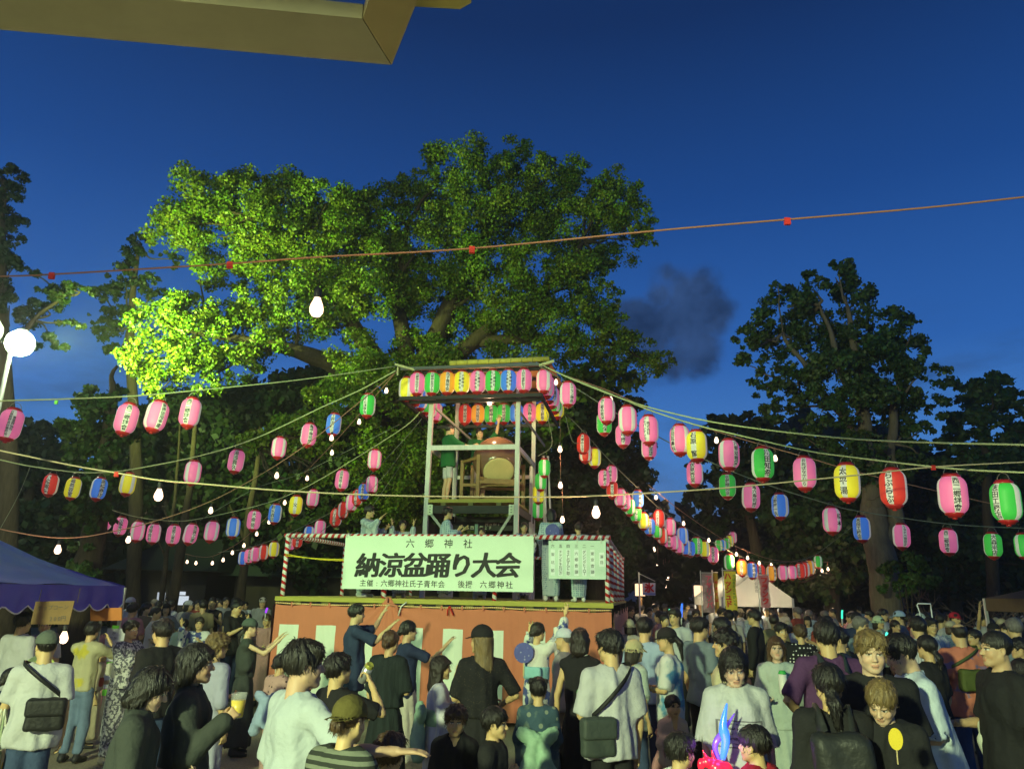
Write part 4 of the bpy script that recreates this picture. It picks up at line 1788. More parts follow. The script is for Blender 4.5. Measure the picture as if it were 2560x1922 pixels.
def build_tower():
    root = empty('drum_tower', SA, SRZ, 'tall white timber drum tower with roof standing on the stage', 'tower')
    w = .088
    for u in (TU0, TU1):
        for v in (TV0, TV1):
            m = MB()
            m.box((u - w / 2, v - w / 2, DZ + .002), (u + w / 2, v + w / 2, RZ - .06))
            m.build('leg', whitewood, root)
    # platform
    n = 9
    pw = (TV1 - TV0 + .1) / n
    for i in range(n):
        m = MB()
        y = TV0 - .05 + i * pw
        m.box((TU0 + w / 2 + .004, y + .004, PZ - .045), (TU1 - w / 2 - .004, y + pw - .004, PZ))
        m.build('plank', plank_m, root)
    m = MB()
    m.box((TU0 + w / 2, TV0 - w / 2 - .01, PZ - .06), (TU1 - w / 2, TV0 - w / 2 + .012, PZ + .01))
    m.build('platform_edge', MATS['edge_yellow'], root)
    for z, h in ((PZ - .27, .15),):
        m = MB()
        m.box((TU0 + w / 2, TV0 - .05, z), (TU1 - w / 2, TV0 + .03, z + h))
        m.build('beam', black_wood, root)
        m = MB()
        m.box((TU0 + w / 2, TV1 - .03, z), (TU1 - w / 2, TV1 + .05, z + h))
        m.build('beam', black_wood, root)
        for u in (TU0, TU1):
            m = MB()
            m.box((u - .03, TV0 + w / 2, z), (u + .03, TV1 - w / 2, z + h))
            m.build('beam', black_wood, root)
    for k, z in enumerate((PZ - .40, PZ - .52)):
        m = MB()
        m.box((TU0 + .1, TV1 - .7 - k * .5, z), (TU1 - .1, TV1 - .66 - k * .5, z + .10))
        m.build('crossbar', black_wood, root)
    chalk = mat('chalk', (.7, .7, .6), .9)
    flat_text('chalk_mark', ['西内側2F'], .085, chalk, root, (2.72, TV1 - 1.205, PZ - .46), FRONT, pitch=1.15, bold=.01)
    flat_text('chalk_mark', ['西の側F'], .08, chalk, root, (2.86, TV1 - .705, PZ - .36), FRONT, pitch=1.1, bold=.01)
    for u in np.linspace(TU0 + .35, TU1 - .35, 3):
        m = MB()
        m.box((u - .05, TV0 - .045, PZ - .115), (u + .05, TV0 + .05, PZ - .062))
        m.build('joist', MATS['bracket_olive'], root)
    for u in (TU0, TU1):
        s = 1 if u == TU0 else -1
        m = MB()
        m.box((u + s * w / 2, TV0 - w / 2 - .02, PZ - .30), (u + s * (w / 2 + .10), TV0 - w / 2 - .004, PZ - .10))
        m.build('steel_plate', mat('plate_white', (.6, .62, .5), .5, metal=.2), root)
        b = MB()
        for z in (.14, .20, .25):
            b.lathe([(.012, 0), (.012, .012)], 8, 0, (u + s * (w / 2 + .05), TV0 - w / 2 - .02, PZ - z), (0, -1, 0))
        build_each(b, 'bolt', mat('bolt_dark', (.05, .05, .05), .4, metal=.8), root)
    # handrails of the platform
    hz = PZ + 1.05
    for a, b in (((TU0 + w / 2, TV0 - .03), (TU1 - w / 2, TV0 - .03)), ((TU0, TV0 + w / 2), (TU0, TV1 - w / 2)), ((TU1, TV0 + w / 2), (TU1, TV1 - w / 2))):
        m = MB()
        m.beam((*a, hz), (*b, hz), .045, .10)
        m.build('handrail', whitewood, root)
    m = MB()
    m.beam((TU0 + w / 2, TV1, PZ + .78), (TU1 + .3, TV1, PZ + .78), .04, .08)
    m.build('handrail', whitewood, root)
    # side ladder posts right of the tower
    for u, v in ((TU1 + .02, TV1 - .45), (TU1 + .28, TV1 - .1)):
        m = MB()
        m.box((u - .035, v - .035, DZ), (u + .035, v + .035, PZ + .95))
        m.build('ladder_post', whitewood, root)
    # braces
    steel = mat('brace_grey', (.30, .30, .28), .5, metal=.3)
    for a, b in (((TU1 - .1, TV0, PZ - .28), (TU0 + .9, TV0, DZ + .3)), ((TU0 + .1, TV0, PZ - .28), (TU0 + .5, TV0, PZ - .75)), ((TU0 + w, TV0 + .03, FZ - .1), (TU0 + .6, TV1, FZ - .55)), ((TU1 - w, TV0 + .03, FZ - .05), (TU1 + .25, TV1, FZ - .5))):
        m = MB()
        m.beam(a, b, .03, .05)
        m.build('brace', steel, root)
    m = MB()
    m.beam((2.75, TV0 + .4, DZ), (2.75, TV0 + .4, DZ + 1.45), .06, .06)
    m.build('inner_post', mat('post_green', (.35, .5, .4), .6), root)
    # lantern frame under the roof (black bars)
    u0, u1, v0, v1 = 1.27, 4.16, 1.9, 4.6
    bars = [((u0, v0), (u1, v0)), ((u0 - .05, v1), (u1 + .05, v1)), ((u0, v0), (u0, v1)), ((u1, v0), (u1, v1)), ((u0 + .1, v0 + .32), (u1 - .05, v0 + .32))]
    for a, b in bars:
        m = MB()
        m.beam((*a, FZ), (*b, FZ), .05, .07)
        m.build('lantern_frame', black_wood, root)
    # roof: plywood panels, rafters, ridge roll
    ply = mat('roof_ply', (.50, .25, .08), .6, noise=.22, nscale=3.5, stretch=(.6, 4, 4), bump=.1)
    n = 5
    r0, r1, q0, q1 = 1.55, 4.35, 2.02, 5.1
    for i in range(n):
        a = r0 + (r1 - r0) * i / n
        b = r0 + (r1 - r0) * (i + 1) / n
        m = MB()
        m.add([(a + .004, q0, RZ), (b - .004, q0, RZ), (b - .004, q1, RZ + .22), (a + .004, q1, RZ + .22), (a + .004, q0, RZ + .02), (b - .004, q0, RZ + .02), (b - .004, q1, RZ + .24), (a + .004, q1, RZ + .24)],
              [(3, 2, 1, 0), (4, 5, 6, 7), (0, 1, 5, 4), (1, 2, 6, 5), (2, 3, 7, 6), (3, 0, 4, 7)])
        m.build('roof_panel', ply, root)
    for v in (q0 + .1, 3.1, 4.3):
        z = RZ - .04 + .22 * (v - q0) / (q1 - q0)
        m = MB()
        m.beam((r0 - .1, v, z - .02), (r1 - .05, v, z - .02), .06, .07)
        m.build('rafter', black_wood, root)
    m = MB()
    m.beam((1.25, v0 + .0, RZ - .03), (4.12, v0 + .0, RZ - .03), .05, .06)
    m.build('front_bar', mat('front_bar_grey', (.10, .11, .11), .5), root)
    m = MB()
    m.tube([(2.25, q0 + .02, RZ + .10), (4.30, q0 + .02, RZ + .12)], .055, 10)
    m.build('rolled_tarpaulin', mat('tarp_yellow', (.52, .46, .08), .6, noise=.25, nscale=9, bump=.3), root, True)
    for u in np.linspace(2.4, 4.2, 9):
        m = MB()
        m.tube([(u + .058 * math.sin(t) * .2, q0 + .02 + .062 * math.cos(t), RZ + .105 + .062 * math.sin(t)) for t in np.linspace(0, 6.28, 10)], .006, 4)
        m.build('tie', mat('string_olive', (.3, .28, .08), .8), root)
    m = MB()
    m.beam((4.12, v0, RZ - .06), (4.42, v0 - .02, RZ + .02), .05, .05)
    m.beam((1.55, v0, RZ - .06), (1.15, v0 - .1, RZ + .04), .04, .04)
    m.beam((1.2, v0 - .04, RZ + .0), (1.2, v0 - .04, RZ - .18), .03, .03)
    build_each(m, 'outrigger', mat('pole_pale', (.5, .5, .25), .6), root)


build_tower()


def build_drum():
    c = np.array([3.05, 3.2, PZ + .92])
    ax = nrm((.24, -.70, -.64))
    root = empty('taiko_drum', S(c[0], c[1], c[2]), SRZ, 'big brown barrel drum with a pale skin, tilted on its wooden stand', 'drum')
    Lh, r0, r1 = .42, .31, .52
    prof = [(r0 + (r1 - r0) * (1 - (t) ** 2), t * Lh) for t in np.linspace(-1, 1, 15)]
    m = MB()
    m.lathe(prof, 36, 0, (0, 0, 0), ax)
    body = m.build('barrel', mat('drum_wood', (.17, .095, .055), .2, spec=.6, noise=.2, nscale=4, stretch=(1, 1, 3)), root, True)
    for sg, nm in ((1, 'drumhead'), (-1, 'drumhead')):
        m = MB()
        m.lathe([(r0 + .008, -.035), (r0 + .012, .0), (r0 + .004, .012), (r0 - .03, .016), (.02, .012), (0.001, .012)], 36, 0, ax * sg * Lh, ax * sg)
        m.build(nm, mat('drum_skin', (.55, .47, .22), .55, noise=.12, nscale=5), root, True)
        F = frame(ax * sg)
        for row, (zz, nn) in enumerate(((-.012, 44), (-.03, 44))):
            m = MB()
            for k in range(nn):
                a = 6.2832 * (k + .5 * row) / nn
                p = F @ np.array([(r0 + .014) * math.cos(a), (r0 + .014) * math.sin(a), zz]) + ax * sg * Lh
                nvec = F @ np.array([math.cos(a), math.sin(a), 0])
                m.lathe([(.011, 0), (.009, .006), (.003, .01)], 6, 0, p, nvec)
            tag(m.build('tack', mat('tack_black', (.02, .018, .015), .35, metal=.6), root, True), kind='stuff')
    # faint grip rings
    for sx in (1, -1):
        m = MB()
        p0 = frame(ax) @ np.array([sx * (r1 + .01), 0, 0])
        m.tube([p0 + .05 * (math.cos(t) * np.array([0, 0, 1]) + math.sin(t) * ax) for t in np.linspace(0, 6.28, 16)], .008, 6)
        m.build('ring', mat('ring_iron', (.05, .045, .04), .4, metal=.8), root, True)
    st = empty('drum_stand', S(c[0], c[1], PZ), SRZ, 'brown wooden frame stand carrying the big drum', 'drum stand')
    wood = mat('stand_wood', (.24, .15, .05), .55, noise=.25, nscale=6, bump=.15)
    # legs and rails relative to the drum centre
    for (x, y, h) in ((-.72, -.1, .92), (-.30, -.42, .98), (-.62, .42, .9), (.5, -.25, .60), (.5, .45, .9)):
        m = MB()
        m.box((x - .035, y - .035, .001), (x + .035, y + .035, h))
        m.build('leg', wood, st)
    for a, b in (((-.72, -.1, .88), (-.30, -.42, .92)), ((-.75, -.1, .40), (.5, -.25, .38)), ((-.30, -.42, .42), (.5, -.25, .40)), ((-.72, -.1, .12), (.5, -.25, .10)), ((-.62, .42, .40), (.5, .45, .38)), ((-.30, -.42, .5), (.5, .45, .46)), ((-.62, .42, .85), (.5, .45, .85))):
        m = MB()
        m.beam(a, b, .05, .06)
        m.build('rail', wood, st)
    m = MB()
    m.beam((-.2, -.32, .46), (.48, -.22, .44), .10, .08)
    m.beam((-.15, .3, .50), (.48, .35, .48), .10, .08)
    build_each(m, 'cradle', wood, st)


build_drum()

# ------------------------------------------------------------------ trees


def leaf_mat(name, c, tr=.25):
    """Leaves: colour varies leaf by leaf (attribute), a little light passes through."""
    m = bpy.data.materials.new(name)
    m.use_nodes = True
    nt = m.node_tree
    lk = nt.links
    nt.nodes.clear()
    at = nd(nt, 'ShaderNodeAttribute')
    at.attribute_name = 'Col'
    vm = nd(nt, 'ShaderNodeVectorMath', operation='MULTIPLY')
    lk.new(at.outputs['Color'], vm.inputs[0])
    vm.inputs[1].default_value = c
    df = nd(nt, 'ShaderNodeBsdfDiffuse')
    tl = nd(nt, 'ShaderNodeBsdfTranslucent')
    gl = nd(nt, 'ShaderNodeBsdfGlossy')
    gl.inputs['Roughness'].default_value = .45
    gl.inputs['Color'].default_value = (.6, .65, .6, 1)
    lk.new(vm.outputs[0], df.inputs[0])
    lk.new(vm.outputs[0], tl.inputs[0])
    mx = nd(nt, 'ShaderNodeMixShader')
    mx.inputs[0].default_value = tr
    lk.new(df.outputs[0], mx.inputs[1])
    lk.new(tl.outputs[0], mx.inputs[2])
    m2 = nd(nt, 'ShaderNodeMixShader')
    m2.inputs[0].default_value = .03
    lk.new(mx.outputs[0], m2.inputs[1])
    lk.new(gl.outputs[0], m2.inputs[2])
    o = nd(nt, 'ShaderNodeOutputMaterial')
    lk.new(m2.outputs[0], o.inputs[0])
    return m


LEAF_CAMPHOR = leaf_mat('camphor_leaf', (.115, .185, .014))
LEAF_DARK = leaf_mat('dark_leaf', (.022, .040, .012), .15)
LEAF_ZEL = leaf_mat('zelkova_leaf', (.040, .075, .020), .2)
LEAF_IVY = leaf_mat('ivy_leaf', (.05, .10, .02), .15)
bark_m = mat('bark', (.060, .046, .03), .9, spec=.1, noise=.4, nscale=4, stretch=(4, 4, .7), bump=.8, bscale=9)
bark_pale = mat('bark_pale', (.14, .11, .08), .9, spec=.1, noise=.35, nscale=5, stretch=(3, 3, .6), bump=.8, bscale=9)


def leaves(clumps, size, rng, dens=1.0, flat=.75, nsub=26, hollow=.45, droop=0.0):
    """Leaf faces for clumps (n,4: centre and radius). Each clump is a bunch of sprays, each spray a dome of leaves."""
    V, C = [], []
    for cx, cy, cz, r in clumps:
        ns = max(5, int(nsub * min(1.6, r)))
        d = rng.normal(size=(ns, 3))
        d[:, 2] += .25
        d /= np.linalg.norm(d, axis=1)[:, None]
        sc = np.array([cx, cy, cz]) + d * r * rng.uniform(hollow, 1.12, (ns, 1)) * np.array([1, 1, flat])
        sr = r * rng.uniform(.13, .40, ns)
        for c, q, dd in zip(sc, sr, d):
            n = int(dens * 58 * (q / size) ** 1.55) + 10
            e = rng.normal(size=(n, 3)) + dd * .55 + np.array([0, 0, .35 - droop])
            e /= np.linalg.norm(e, axis=1)[:, None]
            p = c + e * q * rng.uniform(.25, 1.35, (n, 1)) * np.array([1, 1, .78])
            # leaf frame: normal roughly outward, strongly jittered
            nn = e + rng.normal(scale=.75, size=(n, 3))
            nn /= np.linalg.norm(nn, axis=1)[:, None]
            t = np.cross(nn, rng.normal(size=(n, 3)))
            t /= np.linalg.norm(t, axis=1)[:, None] + 1e-9
            b = np.cross(nn, t)
            L = size * rng.uniform(.7, 1.35, (n, 1))
            w = L * rng.uniform(.34, .5, (n, 1))
            V.append(np.stack([p - t * L * .5, p + b * w - nn * L * .06, p + t * L * .55 - nn * L * .12, p - b * w - nn * L * .06], 1))
            g = rng.uniform(.6, 1.35, (n, 1)) * rng.uniform(.8, 1.2)
            y = rng.uniform(.75, 1.3, (n, 1)) * rng.uniform(.85, 1.15)
            C.append(np.repeat(np.concatenate([g * y, g, g * rng.uniform(.7, 1.2, (n, 1))], 1)[:, None, :], 4, 1))
    V = np.concatenate(V).reshape(-1, 3)
    C = np.concatenate(C).reshape(-1, 3)
    return V, np.arange(len(V)).reshape(-1, 4), C


def limb(mb, pts, r0, r1, n=9, rng=None, wob=.06):
    P = np.asarray(pts, float)
    t = np.linspace(0, len(P) - 1, (len(P) - 1) * 5 + 1)
    Q = np.stack([np.interp(t, np.arange(len(P)), P[:, k]) for k in range(3)], 1)
    if rng is not None:
        Q[1:-1] += rng.normal(scale=wob, size=Q[1:-1].shape)
    # smooth
    for _ in range(2):
        Q[1:-1] = (Q[:-2] + 2 * Q[1:-1] + Q[2:]) / 4
    R = np.linspace(1, 0, len(Q)) ** .8 * (r0 - r1) + r1
    if rng is not None:
        R = R * rng.uniform(.93, 1.07, len(R))
    mb.tube(Q, R, n)


def tree(name, label, base, limbs, clumps, leafm, size, seed, group=None, dens=1.0, bark=None, flat=.75, twigs=True, crown='crown', nsub=26, hollow=.45):
    """base: trunk foot. limbs: list of (points, r0, r1). clumps in world coordinates."""
    rng = np.random.default_rng(seed)
    root = empty(name, base, 0, label, 'tree', group)
    o = np.asarray(base, float)
    bark = bark or bark_m
    tips = []
    for i, (pts, r0, r1) in enumerate(limbs):
        mb = MB()
        limb(mb, np.asarray(pts) - o, r0, r1, 12 if i == 0 else 8, rng, .05 if i == 0 else .09)
        mb.build('trunk' if i == 0 else 'limb', bark, root, True)
        tips += [np.asarray(p) for p in pts[1:]]
    tips = np.array(tips)
    clumps = np.asarray(clumps, float)
    if twigs:
        mb = MB()
        for c in clumps:
            j = np.argmin(np.linalg.norm(tips - c[:3], axis=1) + .8 * np.maximum(tips[:, 2] - c[2], 0))
            a = tips[j]
            mid = (a + c[:3]) / 2 + rng.normal(scale=.15, size=3) - np.array([0, 0, .1])
            limb(mb, [a - o, mid - o, c[:3] - o], .055 * min(1.4, c[3]) + .015, .015, 5, rng, .05)
        tag(mb.build('branches', bark, root, True), kind='stuff')
    V, Q, C = leaves(clumps, size, rng, dens, flat, nsub, hollow)
    tag(mesh_np(crown, V - o, Q, leafm, root, False, col=C), kind='stuff')
    return root


def D(x, y, d):
    """From the 2212 px wide working view."""
    return W(x * 1.15732, y * 1.15732, d)


def clump_list(lst, d0, jit, rng, k=1.0):
    out = []
    for e in lst:
        x, y, r = e[:3]
        d = (e[3] if len(e) > 3 else d0) + rng.uniform(-jit, jit)
        p = D(x, y, d)
        out.append((*p, r / 1607 * d * 1.12 * k))
    return out


def far_wood():
    rng = np.random.default_rng(5)
    lst = []
    for x in range(-160, 2420, 52):
        if 1405 < x < 1500:
            continue
        top = 1010 + 60 * math.sin(x * .013) + 40 * math.sin(x * .031 + 1)
        if 1330 < x < 1700:
            top = 1160 + 30 * math.sin(x * .05)
        for y in range(int(top), 1375, 56):
            lst.append((x + rng.uniform(-20, 20), y + rng.uniform(-16, 16), 46))
    V, Q, C = leaves(np.array(clump_list(lst, 40, 3, rng, 1.15)), .7, rng, .3, nsub=9)
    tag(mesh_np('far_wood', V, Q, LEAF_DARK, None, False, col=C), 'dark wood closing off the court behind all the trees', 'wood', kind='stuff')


def build_trees():
    far_wood()
    rng = np.random.default_rng(11)
    # --- the big camphor tree
    A = [(450, 425, 62), (545, 418, 66), (630, 425, 60), (705, 440, 55), (395, 480, 58), (470, 510, 66), (560, 505, 68), (645, 515, 66), (350, 500, 42), (590, 590, 70), (690, 560, 64), (765, 590, 66), (530, 600, 40), (540, 670, 52), (640, 680, 64), (720, 680, 66), (430, 590, 40), (765, 470, 58), (805, 445, 46), (745, 510, 56), (815, 560, 58), (790, 640, 56), (700, 480, 50)]
    Bc = [(335, 700, 52, 21.0), (400, 690, 58, 21.2), (300, 775, 38, 20.8), (365, 785, 60, 20.8), (445, 740, 58, 21.2), (520, 700, 50, 21.5), (505, 790, 52, 21.0), (575, 760, 52, 21.6), (440, 815, 40, 20.8), (345, 845, 26, 20.8)]
    Cc = [(880, 440, 62), (955, 395, 66), (1045, 372, 62), (1120, 350, 44), (1190, 385, 62), (1262, 420, 58), (1335, 425, 52), (1372, 480, 36), (905, 530, 72), (1000, 490, 78), (1110, 470, 78), (1220, 510, 74), (1310, 520, 64), (1240, 610, 66), (1150, 590, 66), (1050, 610, 74), (955, 640, 72), (860, 650, 64), (1290, 570, 42), (1205, 700, 62), (1100, 715, 66), (1000, 735, 62), (900, 770, 56), (1275, 735, 56), (1345, 770, 56), (1408, 790, 36), (1320, 700, 34), (1200, 780, 48), (800, 520, 44), (1395, 520, 22), (1300, 640, 36)]
    Dc = [(780, 830, 62, 20.5), (870, 790, 50, 20.5), (710, 860, 46, 20), (770, 770, 50, 21), (905, 850, 58, 20), (950, 780, 50, 20.5), (820, 890, 40, 19.6), (850, 950, 60, 23.2), (905, 960, 56, 23), (830, 1040, 60, 23.4), (905, 1060, 60, 23.2), (870, 1130, 50, 23.4), (800, 1120, 44, 23.6), (935, 1010, 50, 23)]
    Ec = [(600, 935, 42, 17.5), (550, 965, 34, 17.5), (655, 960, 44, 17.5), (720, 925, 44, 17.8), (760, 885, 36, 18), (680, 900, 30, 18), (650, 1050, 24, 16.8), (700, 1032, 24, 16.8), (625, 1060, 14, 16.8), (735, 1030, 14, 16.8)]
    cl = clump_list(A, 22.5, .8, rng, 1.12) + clump_list(Bc, 21.2, .3, rng, 1.1) + clump_list(Cc, 24.0, 1.0, rng, 1.12) + clump_list(Dc, 20.5, .4, rng, 1.1)
    base = D(905, 1300, 24.5)
    base[2] = 0
    P = lambda x, y, d: D(x, y, d)
    limbs = [([base, P(900, 1180, 24.5), P(890, 1050, 24.3), P(880, 930, 24.2), P(890, 800, 24.2)], .75, .42),
             ([P(885, 960, 24.2), P(800, 850, 23.4), P(720, 790, 22.6), P(640, 760, 22), P(540, 740, 21.6), P(430, 720, 21.3)], .40, .08),
             ([P(885, 900, 24.2), P(800, 760, 23.4), P(720, 640, 22.8), P(640, 540, 22.6), P(560, 460, 22.5)], .36, .08),
             ([P(890, 820, 24.2), P(960, 680, 24.2), P(1040, 540, 24), P(1080, 430, 24)], .40, .08),
             ([P(890, 840, 24.2), P(1020, 740, 24.2), P(1160, 650, 24.2), P(1260, 520, 24)], .36, .08),
             ([P(1020, 740, 24.2), P(1160, 730, 24), P(1330, 745, 24)], .22, .06),
             ([P(880, 820, 24), P(850, 640, 23.6), P(880, 480, 23.8)], .32, .07),
             ([P(885, 940, 24), P(820, 900, 22), P(740, 890, 20), P(670, 930, 18), P(560, 970, 17.6)], .22, .05)]
    tree('camphor_tree', 'huge spreading camphor tree lit bright green at its left, behind the drum tower', base, limbs, cl + clump_list(Ec, 17.5, .2, rng, 1.1), LEAF_CAMPHOR, .088, 3, dens=.44)
    # --- dark trees behind and under it
    rng = np.random.default_rng(21)
    dk = [(860, 960, 80), (960, 980, 80), (820, 1080, 80), (930, 1100, 80), (1060, 1000, 80), (1160, 960, 70), (1250, 900, 70), (1300, 840, 60), (1050, 1110, 80), (1180, 1080, 80), (760, 980, 60), (740, 1120, 70), (1150, 860, 60), (1060, 860, 60), (950, 880, 50)]
    b = D(1020, 1300, 29)
    b[2] = 0
    tree('dark_tree', 'dark leafy tree filling the space right behind the drum tower', b, [([b, D(1015, 1200, 29), D(1010, 1080, 29), D(1000, 950, 29)], .45, .15)], clump_list(dk, 28, 1.2, rng, 1.15), LEAF_CAMPHOR, .22, 22, dens=.32)
    dk = [(1290, 950, 60), (1340, 890, 40), (1310, 1040, 66), (1260, 1110, 66), (1340, 1110, 50), (1230, 1030, 60), (1360, 1010, 34), (1300, 1180, 60), (1350, 1190, 34), (1240, 1200, 60), (1380, 960, 24)]
    b = D(1290, 1300, 27)
    b[2] = 0
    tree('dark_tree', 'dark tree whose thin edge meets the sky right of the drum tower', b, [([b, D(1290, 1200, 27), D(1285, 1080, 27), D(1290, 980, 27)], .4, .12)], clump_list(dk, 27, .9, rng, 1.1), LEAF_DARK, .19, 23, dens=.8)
    # --- left dark wood
    for i, (lab, b0, lst, d) in enumerate((
        ('dark broad tree in the wood behind the left lantern strings', (430, 1300), [(300, 960, 60), (370, 900, 60), (450, 930, 70), (540, 900, 60), (400, 1010, 80), (500, 1020, 80), (300, 1060, 60), (600, 1000, 60), (440, 1110, 80), (560, 1110, 80), (340, 1150, 60), (650, 1080, 60), (300, 920, 40), (630, 860, 50)], 30),
        ('dark tree standing between the ivy trunk and the stage', (640, 1300), [(640, 900, 60), (700, 960, 70), (680, 1060, 70), (600, 1150, 60), (720, 1160, 70), (520, 880, 50), (580, 850, 50), (680, 840, 50), (740, 1060, 50), (650, 1200, 60)], 27),
        ('dark tree at the far left behind the blue tent', (60, 1300), [(30, 990, 60), (100, 960, 50), (60, 1070, 70), (140, 1010, 40), (20, 1150, 70), (110, 1160, 60), (-30, 1050, 60), (40, 1230, 60), (150, 1110, 40), (-60, 1180, 70)], 27))):
        b = D(*b0, d)
        b[2] = 0
        tr = [([b, b + (D(b0[0] - 10, b0[1] - 150, d) - b) * np.array([1, 1, 1]), D(b0[0] + 5, b0[1] - 260, d)], .32, .12)]
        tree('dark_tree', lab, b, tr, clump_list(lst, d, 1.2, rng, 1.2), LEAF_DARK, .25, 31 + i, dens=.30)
    # thin trunks in front of the dark wood, left
    for i, (x0, y0, x1, y1, d, r, lab) in enumerate(((372, 1300, 395, 1160, 22, .17, 'bare trunk rising behind the two light panels'), (350, 1300, 362, 1180, 23, .09, 'thin forked trunk left of the light panels'), (520, 1290, 535, 1150, 24, .16, 'trunk in the dark just left of the stage rail'))):
        b = D(x0, y0, d)
        b[2] = 0
        root = empty('bare_tree', b, 0, lab, 'tree')
        mb = MB()
        limb(mb, [b - b, D((x0 + x1) / 2, (y0 + y1) / 2, d) - b, D(x1, y1, d) - b, D(x1 + 20, y1 - 120, d) - b, D(x1 + 30, y1 - 300, d + 3) - b], r, r * .3, 9, rng, .04)
        mb.build('trunk', bark_m, root, True)
        mb = MB()
        limb(mb, [D(x1 - 6, y1 + 20, d) - b, D(x1 - 40, y1 - 60, d) - b], r * .4, r * .15, 6, rng, .03)
        mb.build('limb', bark_m, root, True)
    # --- ivy clad trunk, left
    b = D(170, 1310, 16.5)
    b[2] = 0
    lst = [(205, 895, 38), (235, 945, 40), (180, 935, 30), (150, 935, 22), (215, 1000, 34), (240, 1040, 26), (185, 1075, 30), (160, 1110, 26), (215, 1120, 24), (170, 1190, 22), (190, 1230, 22), (150, 1250, 16), (245, 880, 26), (200, 1280, 18), (232, 850, 22), (160, 980, 18)]
    tree('ivy_tree', 'leaning trunk clad in ivy, between the lower lantern strings on the left', b, [([b, D(190, 1200, 16.4), D(213, 1080, 16.2), D(232, 960, 16), D(246, 850, 16)], .30, .10), ([D(243, 880, 16), D(247, 830, 16), D(254, 790, 16)], .10, .03)], clump_list(lst, 16.0, .2, rng, 1.35), LEAF_IVY, .11, 41, twigs=False, dens=1.1, bark=bark_m)
    # --- left pines (cloud shaped pads)
    b = D(30, 1300, 20)
    b[2] = 0
    lst = [(10, 380, 34), (20, 420, 30), (5, 470, 36), (25, 510, 24), (0, 560, 40), (40, 570, 20), (120, 640, 30), (160, 625, 26), (100, 660, 26), (20, 660, 34), (60, 690, 28), (150, 700, 22), (-20, 620, 40), (-30, 500, 40), (15, 740, 30), (110, 740, 26), (70, 590, 20)]
    tree('pine_tree', 'tall pine at the left edge, its needle pads above the floodlights', b, [([b, D(20, 1000, 20), D(0, 700, 20), D(0, 480, 20), D(8, 390, 20)], .3, .06), ([D(5, 760, 20), D(70, 690, 20), D(140, 640, 20)], .1, .03)], clump_list(lst, 20, .3, rng, 1.1), LEAF_DARK, .085, 51, flat=.5, dens=.7)
    lst = [(230, 640, 32), (270, 600, 30), (250, 690, 34), (220, 720, 22), (300, 560, 28), (260, 760, 28), (300, 520, 20), (330, 620, 26), (370, 560, 20), (210, 690, 16)]
    b = D(300, 1300, 25)
    b[2] = 0
    tree('pine_tree', 'shadowy pine just left of the bright camphor foliage', b, [([b, D(295, 1000, 25), D(280, 700, 25), D(300, 530, 25)], .25, .05)], clump_list(lst, 25, .3, rng, 1.15), LEAF_DARK, .11, 52, flat=.6, dens=.6)
    # --- right: tall zelkova with open crown
    rng = np.random.default_rng(61)
    lst = [(1640, 720, 40), (1700, 665, 44), (1755, 625, 40), (1805, 600, 34), (1812, 575, 18), (1850, 645, 42), (1780, 700, 52), (1705, 750, 52), (1615, 735, 24), (1620, 790, 28), (1850, 725, 56), (1925, 690, 36), (1955, 750, 42), (1900, 790, 56), (1800, 800, 56), (1725, 835, 46), (1985, 815, 42), (1935, 860, 48), (1860, 870, 52), (1775, 890, 46), (2020, 880, 26), (1680, 890, 32), (1650, 840, 26), (1740, 945, 36), (1830, 950, 40), (1930, 930, 36), (1990, 930, 26), (1970, 700, 16), (1680, 620, 14), (1890, 1000, 42), (1845, 1030, 40), (1945, 1005, 40), (1915, 1065, 26), (1800, 1010, 34), (1985, 980, 30)]
    b = D(1912, 1300, 20)
    b[2] = 0
    limbs = [([b, D(1905, 1230, 20), D(1893, 1150, 20), D(1886, 1080, 20)], .40, .30),
             ([D(1886, 1100, 20), D(1878, 1000, 20), D(1866, 900, 20), D(1850, 780, 20), D(1830, 660, 20)], .28, .05),
             ([D(1905, 1180, 20), D(1940, 1120, 19.8), D(1934, 1050, 19.8), D(1925, 960, 20), D(1930, 850, 20), D(1950, 760, 20)], .22, .05),
             ([D(1876, 980, 20), D(1800, 880, 20), D(1740, 800, 20), D(1690, 720, 20)], .15, .04),
             ([D(1866, 900, 20), D(1800, 760, 20), D(1770, 660, 20)], .13, .03)]
    tree('zelkova_tree', 'tall dark open crowned tree with pale forked trunk at right', b, limbs, clump_list(lst, 20, .7, rng, 1.1), LEAF_ZEL, .10, 62, dens=.55, bark=bark_pale, nsub=28)
    lst = [(2085, 850, 36), (2140, 840, 34), (2100, 910, 40), (2170, 890, 36), (2060, 960, 34), (2130, 970, 40), (2200, 940, 34), (2060, 905, 20), (2195, 860, 22), (2090, 1020, 36), (2170, 1030, 40), (2040, 1010, 26), (2215, 1000, 30), (2240, 930, 36)]
    b = D(2135, 1300, 25)
    b[2] = 0
    tree('open_tree', 'smaller dark tree at the right edge with sky showing through', b, [([b, D(2135, 1150, 25), D(2130, 1000, 25), D(2120, 900, 25)], .22, .07)], clump_list(lst, 25, .6, rng, 1.05), LEAF_ZEL, .17, 63, dens=.75)
